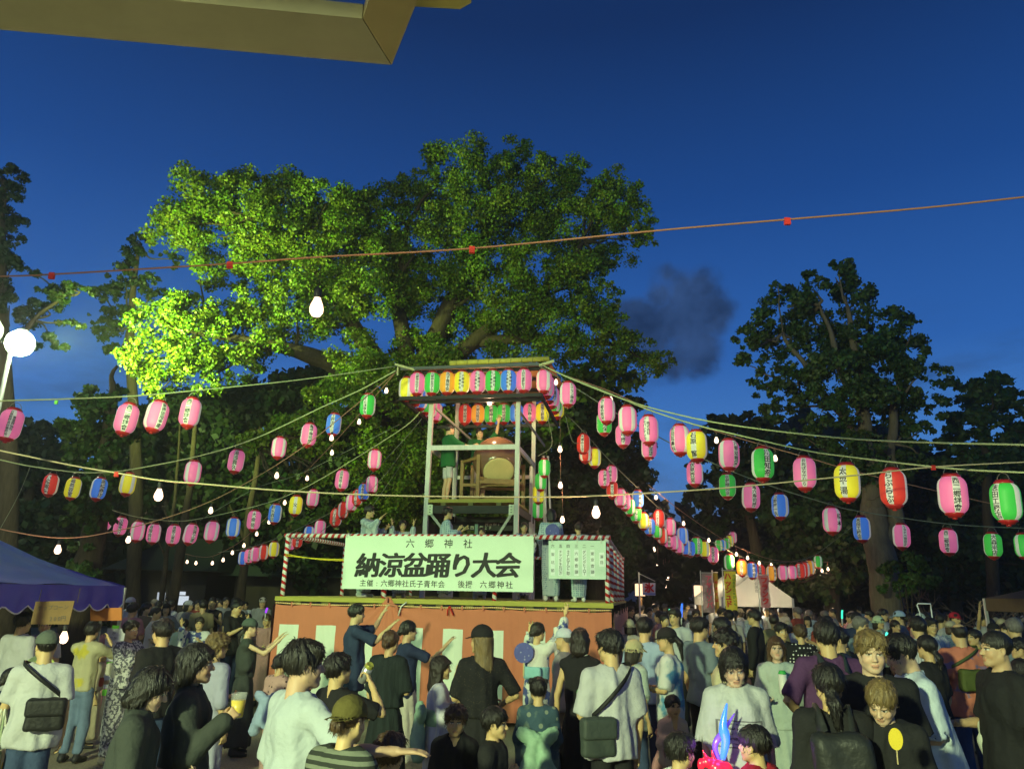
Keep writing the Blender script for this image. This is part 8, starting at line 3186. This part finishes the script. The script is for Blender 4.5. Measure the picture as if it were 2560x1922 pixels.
def strap_loop(b, side, z0, z1, grow=.03, n=28):
    """Closed strap from one shoulder to the opposite hip (person frame)."""
    k = b.k
    out = []
    for t in np.linspace(0, 2 * math.pi, n):
        w = (1 + math.cos(t)) / 2
        x = side * (math.cos(t) * (.155 * k + grow) - .04 * w)
        y = math.sin(t) * (.125 * k + grow)
        out.append(b.up((x, y, z0 + (z1 - z0) * w ** .8)))
    return np.array(out)


def ribbon(pts, w, th, nrm_from):
    """Flat strap following pts; thin side faces away from the axis point."""
    P = np.asarray(pts, float)
    T = np.gradient(P, axis=0)
    T /= np.linalg.norm(T, axis=1)[:, None]
    N = P - nrm_from
    N[:, 2] = 0
    N /= np.linalg.norm(N, axis=1)[:, None] + 1e-9
    B = np.cross(T, N)
    B /= np.linalg.norm(B, axis=1)[:, None] + 1e-9
    R = np.stack([P - B * w / 2, P + B * w / 2, P + B * w / 2 + N * th, P - B * w / 2 + N * th, P - B * w / 2], 1)
    return grid_mesh(R)


def bag(key, name, label, side, size, m, strap_m, hip=(.2, -.1), z=.98, ztop=None, cat='bag', flap=True):
    """Shoulder bag: body hung at the hip on a crossed strap."""
    r, b = PP[key]
    k = b.k
    root = item(name, label, cat, r.location, r.rotation_euler[2])
    c = np.array([-side * hip[0], hip[1], z])
    F = Fld()
    w, d, h = size
    F.fn(lambda P: np.linalg.norm(np.maximum(np.abs(P - c) - np.array([w / 2, d / 2, h / 2]) + .03, 0), axis=-1) - .03 + .004 * np.sin(P[..., 0] * 40 + P[..., 2] * 22), c - np.array([w, d, h]), c + np.array([w, d, h]), .01)
    v, q = F.mesh(.0125)
    mesh_np('body', v, q, m, root, True)
    if flap:
        F = Fld()
        c2 = c + np.array([0, -d * .2, h * .22])
        F.fn(lambda P: np.linalg.norm(np.maximum(np.abs(P - c2) - np.array([w / 2, d / 2, h * .26]) + .02, 0), axis=-1) - .024, c2 - np.array([w, d, h]), c2 + np.array([w, d, h]), .01)
        v, q = F.mesh(.0125)
        mesh_np('flap', v, q, m, root, True)
    S_ = strap_loop(b, side, z + h * .4, ztop or b.shz + .085 * k, .034)
    v, q = ribbon(S_, .03, .005, b.pel)
    mesh_np('strap', v, q, strap_m, root, True)


def rucksack(key, label, m, size=(.30, .15, .42), z=1.14):
    r, b = PP[key]
    k = b.k
    root = item('rucksack', label, 'rucksack', r.location, r.rotation_euler[2])
    c = b.up((0, -.125 * k - size[1] / 2 - .012, z * k))
    F = Fld()
    w, d, h = size
    F.fn(lambda P: np.linalg.norm(np.maximum(np.abs((P - c) @ b.R) - np.array([w / 2, d / 2, h / 2]) + .06, 0), axis=-1) - .06 + .006 * np.sin(P[..., 0] * 30 + P[..., 2] * 17), c - .4, c + .4, .01)
    F.fn(lambda P: np.linalg.norm(np.maximum(np.abs((P - c) @ b.R + np.array([0, d * .5, .08])) - np.array([w * .36, .045, h * .24]) + .03, 0), axis=-1) - .03, c - .4, c + .4, .012)
    v, q = F.mesh(.015)
    mesh_np('body', v, q, m, root, True)
    for sx in (1, -1):
        x = sx * .085 * k
        P = [b.up((x * .9, -.15 * k, b.shz - .03)), b.up((x, -.08 * k, b.shz + .052 * k)), b.up((x, .0, b.shz + .073 * k)), b.up((x * 1.08, .09 * k, b.shz + .01)), b.up((x * 1.3, .145 * k, b.shz - .10 * k)), b.up((x * 1.75, .12 * k, b.shz - .26 * k)), b.up((x * 2.15, .0, b.shz - .36 * k)), b.up((x * 1.5, -.14 * k, b.shz - .42 * k))]
        v, q = ribbon(curve_pts(P, 4), .055, .014, b.pel)
        mesh_np('strap', v, q, m, root, True)


def cup(loc, label, m, r=.04, h=.11, liquid=None, name='cup', tilt=0.0, extra=None):
    root = item(name, label, name.replace('_', ' '), loc)
    root.rotation_euler = (0, tilt, 0)
    a = MB()
    a.lathe([(r * .72, -h / 2), (r, h / 2), (r * 1.04, h / 2 + .002), (r * .94, h / 2), (r * .66, -h / 2 + .004)], 18)
    a.build('wall', m, root, True)
    if liquid:
        a = MB()
        a.lathe([(r * .70, -h / 2 + .005), (r * .9, h * .22), (.001, h * .22)], 18)
        a.build('beer', liquid, root, True)
    return root


def can(loc, label, m, m2, tilt=(0, 0)):
    root = item('drink_can', label, 'can', loc)
    root.rotation_euler = (tilt[0], tilt[1], 0)
    a = MB()
    a.lathe([(.026, -.075), (.034, -.068), (.034, .06)], 18)
    a.build('body', m, root, True)
    a = MB()
    a.lathe([(.0345, .0605), (.034, .066), (.027, .08), (.026, .084), (.024, .081), (.001, .081)], 18)
    a.build('lid', m2, root, True)
    return root


def fan_(loc, label, m, rz=0.0, rx=0.0):
    root = item('uchiwa_fan', label, 'fan', loc, rz)
    root.rotation_euler = (rx, 0, rz)
    a = MB()
    a.lathe([(.001, -.003), (.115, -.003), (.118, 0), (.115, .003), (.001, .003)], 28, 0, (0, 0, .09), (0, 1, 0))
    a.build('blade', m, root)
    a = MB()
    a.box((-.008, -.006, -.17), (.008, .006, -.02))
    a.build('handle', mat('fan_handle', (.5, .4, .2), .6), root)
    return root


def tote(key, i, label, m, size=(.34, .10, .38), drop=.22):
    r, b = PP[key]
    h = b.wri[i] if key != 'cap' else b.elb[i]
    root = item('tote_bag', label, 'bag', to_world(r, h), r.rotation_euler[2])
    w, d, hh = size
    F = Fld()
    c = np.array([0, 0, -drop - hh / 2])
    F.fn(lambda P: np.linalg.norm(np.maximum(np.abs(P - c) - np.array([d / 2, w / 2, hh / 2]) * (1 - .12 * np.clip((P[..., 2:3] - c[2]) / hh, -.5, .5)) + .03, 0), axis=-1) - .03 + .008 * np.sin(P[..., 1] * 26 + P[..., 2] * 15), c - .4, c + .4, .01)
    v, q = F.mesh(.014)
    mesh_np('body', v, q, m, root, True)
    for x in (-.03, .03):
        a = MB()
        a.tube(curve_pts([(x, -.09, -drop - .02), (x * .6, -.05, -.10), (x * .3, 0, .012), (x * .6, .05, -.10), (x, .09, -drop - .02)], 4), .009, 6)
        a.build('handle', m, root, True)


def build_items():
    glass = mat('clear_plastic', (.8, .82, .82), .15, spec=.5, alpha=.16)
    beer = mat('beer', (.75, .55, .03), .2, spec=.5)
    cup(at_hand('w2', 0, (0, .01, .03)), 'clear plastic cup of golden beer in the charcoal blouse woman\'s hand', glass, .044, .13, beer, 'beer_cup')
    cup(at_hand('gl', 0, (0, .02, .02)), 'yellow paper cup held by the girl in lavender yukata', mat('cup_yellow', (.62, .45, .06), .6, pattern=pat_stripes((.7, .62, .4), 60, 0)), .036, .10)
    can(at_hand('dr', 0, (-.01, .02, .02)), 'silver can tilted to the mouth of the drinking man', mat('can_silver', (.55, .56, .56), .3, metal=.6), mat('can_top', (.5, .5, .1), .3, metal=.5), (.5, .5))
    can(at_hand('wc', 1, (.01, .01, .03)), 'green and silver can held by the man in white T-shirt', mat('can_grey', (.16, .22, .18), .3, metal=.4), mat('can_green', (.08, .42, .10), .3, metal=.3))
    b = can(at_hand('mg', 1, (0, .02, .02)), 'white bottle with green cap held by the mint blouse woman', mat('bottle_white', (.7, .72, .66), .4), mat('cap_green', (.05, .40, .08), .4))
    b.scale = (1.1, 1.1, 1.3)
    BK = mat('bag_black', (.015, .015, .016), .55, bump=.3, bscale=30)
    bag('cap', 'crossbody_bag', 'black crossbody bag on the back of the capped man', -1, (.27, .09, .24), BK, BK, (.10, -.20), .98)
    bag('wc', 'crossbody_bag', 'dark green-grey crossbody bag at the hip of the man in white', 1, (.26, .09, .27), mat('bag_greygreen', (.05, .065, .055), .6, bump=.3, bscale=30), BK, (.17, -.12), .97)
    bag('fl', 'sling_bag', 'olive green sling bag across the salmon flowered back', 1, (.34, .13, .22), mat('bag_olive', (.075, .10, .02), .7, bump=.4, bscale=25), mat('strap_olive', (.06, .085, .03), .8), (.0, -.24), 1.16, flap=False)
    tote('sl', 1, 'white tote bag with black scribble pattern on the sleeveless woman\'s arm', cl('tote_scribble', (.55, .56, .48), pattern=pat_blotch((.03, .03, .03), 9, .55, .02)))
    tote('cap', 1, 'pale green and white tote bag hanging from the capped man\'s elbow', cl('tote_green', (.32, .38, .24), pattern=pat_blotch((.6, .6, .5), 5, .56, .03, (.6, .45, .05))), (.30, .10, .36), .30)
    rucksack('bk', 'big black rucksack on the ponytailed woman\'s back at bottom right', mat('pack_black', (.022, .024, .024), .5, bump=.5, bscale=18))
    rucksack('pu', 'dark rucksack with teal pocket on the purple T-shirt', mat('pack_navy', (.02, .03, .035), .6, pattern=pat_blotch((.03, .14, .15), 3, .62)), (.24, .10, .30), 1.2)
    rucksack('bp', 'beige rucksack on the man walking to the yellow banner', mat('pack_beige', (.33, .29, .17), .8), (.28, .14, .36))
    fm = cl('fan_blue', (.10, .11, .34), pattern=pat_dots((.30, .32, .52), 22, .25, .4))
    r, b = PP['yd']
    fan_(to_world(r, b.up((-.10, -.19, b.shz - .13))), 'round blue patterned fan tucked into the raised-arm dancer\'s sash', fm, r.rotation_euler[2] + .3)
    p = W(1378, 1345, 12.35)
    fan_((p[0] + .02, p[1], DZ + 1.02), 'round blue fan in the sash of the dancer left behind the programme board', fm, SRZ)
    r, b = PP['sm']
    fan_(W(2241, 1868, 3.75), 'yellow hand fan held by the smiling woman at bottom right', mat('fan_yellow', (.68, .52, .04), .6, pattern=pat_dots((.55, .40, .03), 40, .2)), -.3, .15).scale = (.26, 1, .42)
    fan_(at_hand('cap', 1, (0, .03, .03)), 'yellow-green fan in the capped man\'s left hand', mat('fan_lime', (.45, .55, .15), .6, pattern=pat_blotch((.15, .2, .12), 12)), .5, .2)
    # glowing toy sword
    loc = at_hand('rb', 1, (0, .02, .05))
    toy = item('light_up_toy', 'light-up toy glowing blue and red in the red-shirted boy\'s hand', 'toy', loc)
    a = MB()
    a.tube(curve_pts([(.03, 0, .05), (.055, 0, .15), (.045, 0, .24), (.075, 0, .36)], 5), np.concatenate([np.linspace(.016, .03, 8), np.linspace(.03, .004, 8)]), 8)
    a.build('blade', mat('toy_blue', (.05, .22, 1.0), .18, .6, emit=0.92), toy, True)
    a = MB()
    a.tube(curve_pts([(.02, .03, .04), (.0, .04, .12), (.06, .045, .2), (.13, .04, .30)], 5), np.concatenate([np.linspace(.012, .02, 8), np.linspace(.02, .003, 8)]), 6)
    a.build('fin', mat('toy_violet', (.22, .10, .8), .18, .6, emit=0.34), toy, True)
    F = Fld()
    for c, q in (((0, 0, 0), (.055, .045, .05)), ((-.06, 0, .035), (.035, .03, .03)), ((.05, 0, -.01), (.04, .04, .05)), ((-.1, 0, .02), (.02, .02, .035))):
        F.el(c, q, .012)
    F.rc((-.06, 0, .05), (-.085, 0, .10), .012, .004, .008)
    F.rc((-.02, 0, .05), (-.03, 0, .10), .012, .004, .008)
    v, q = F.mesh(.006)
    mesh_np('grip_guard', v, q, mat('toy_red', (1.0, .02, .06), .18, .6, emit=0.46), toy, True)
    a = MB()
    a.tube([(0, 0, -.04), (.01, 0, -.15)], .018, 10)
    a.build('handle', mat('toy_orange', (1, .42, .03), .18, .6, emit=0.34), toy, True)
    l = bpy.data.lights.new('toy_light', 'POINT')
    l.energy = 1.2
    l.color = (.55, .15, 1)
    lo = bpy.data.objects.new('toy_light', l)
    lo.location = (0, -.09, .14)
    l.shadow_soft_size = .05
    link(lo, toy)
    # glow sticks and other lights in the crowd
    for x, y, d, c, lab, hh in ((1703, 1525, 13, (.05, .2, 1), 'blue glow stick held up in the crowd left of the banners', .22), (1672, 1527, 14, (.1, 1, .5), 'small green glow light in the crowd by the torii approach', .07), (2104, 1535, 13.5, (.05, .9, .5), 'green-blue glowing toy above the heads at right', .14), (2215, 1585, 11, (.1, 1, .7), 'tiny green light on a head right of centre', .05), (665, 1525, 13.4, (.35, .05, 1), 'violet glowing ring raised beside the curtain', .08)):
        p = W(x, y, d)
        r = item('glow_stick', lab, 'glow stick', p)
        a = MB()
        a.tube([(0, 0, -hh / 2), (.01, 0, hh * .2), (.02, 0, hh / 2)], .016, 8)
        a.build('tube', emat('glow_%d' % x, c, 1.6), r, True)
        a = MB()
        a.tube([(-.005, 0, -hh / 2 - .12), (0, 0, -hh / 2 + .004)], .012, 6)
        a.build('grip', mat('grip_white', (.5, .5, .5), .5), r, True)
    # plastic bag hanging at the far right, carried by the stocky man's side
    p = W(2500, 1850, 5.6)
    F = Fld()
    F.el((0, 0, .0), (.15, .09, .20), .02)
    F.rc((0, 0, .15), (0, 0, .30), .07, .02, .05)
    lo, hi = F.bounds()
    F.fn(lambda P: .014 * np.sin(P[..., 0] * 45 + 15 * P[..., 2]) * np.sin(P[..., 2] * 26 + P[..., 1] * 30), lo, hi, .01, 'a')
    v, q = F.mesh(.015)
    r = item('plastic_bag', 'white plastic carrier bag low at the right edge', 'bag', p)
    mesh_np('body', v, q, mat('bag_plastic', (.62, .66, .55), .35), r, True)


build_items()

# ------------------------------------------------------------------ thin haze added for a glow round the lamps


def build_haze(den):
    m = bpy.data.materials.new('haze')
    m.use_nodes = True
    nt = m.node_tree
    nt.nodes.clear()
    v = nd(nt, 'ShaderNodeVolumePrincipled')
    v.inputs['Color'].default_value = (.9, .93, .95, 1)
    v.inputs['Density'].default_value = den
    v.inputs['Anisotropy'].default_value = .6
    o = nd(nt, 'ShaderNodeOutputMaterial')
    nt.links.new(v.outputs[0], o.inputs['Volume'])
    mb = MB()
    mb.box((-920, -320, -1), (920, 1220, 32))
    tag(mb.build('haze', m), kind='stuff')


build_haze(.0021)
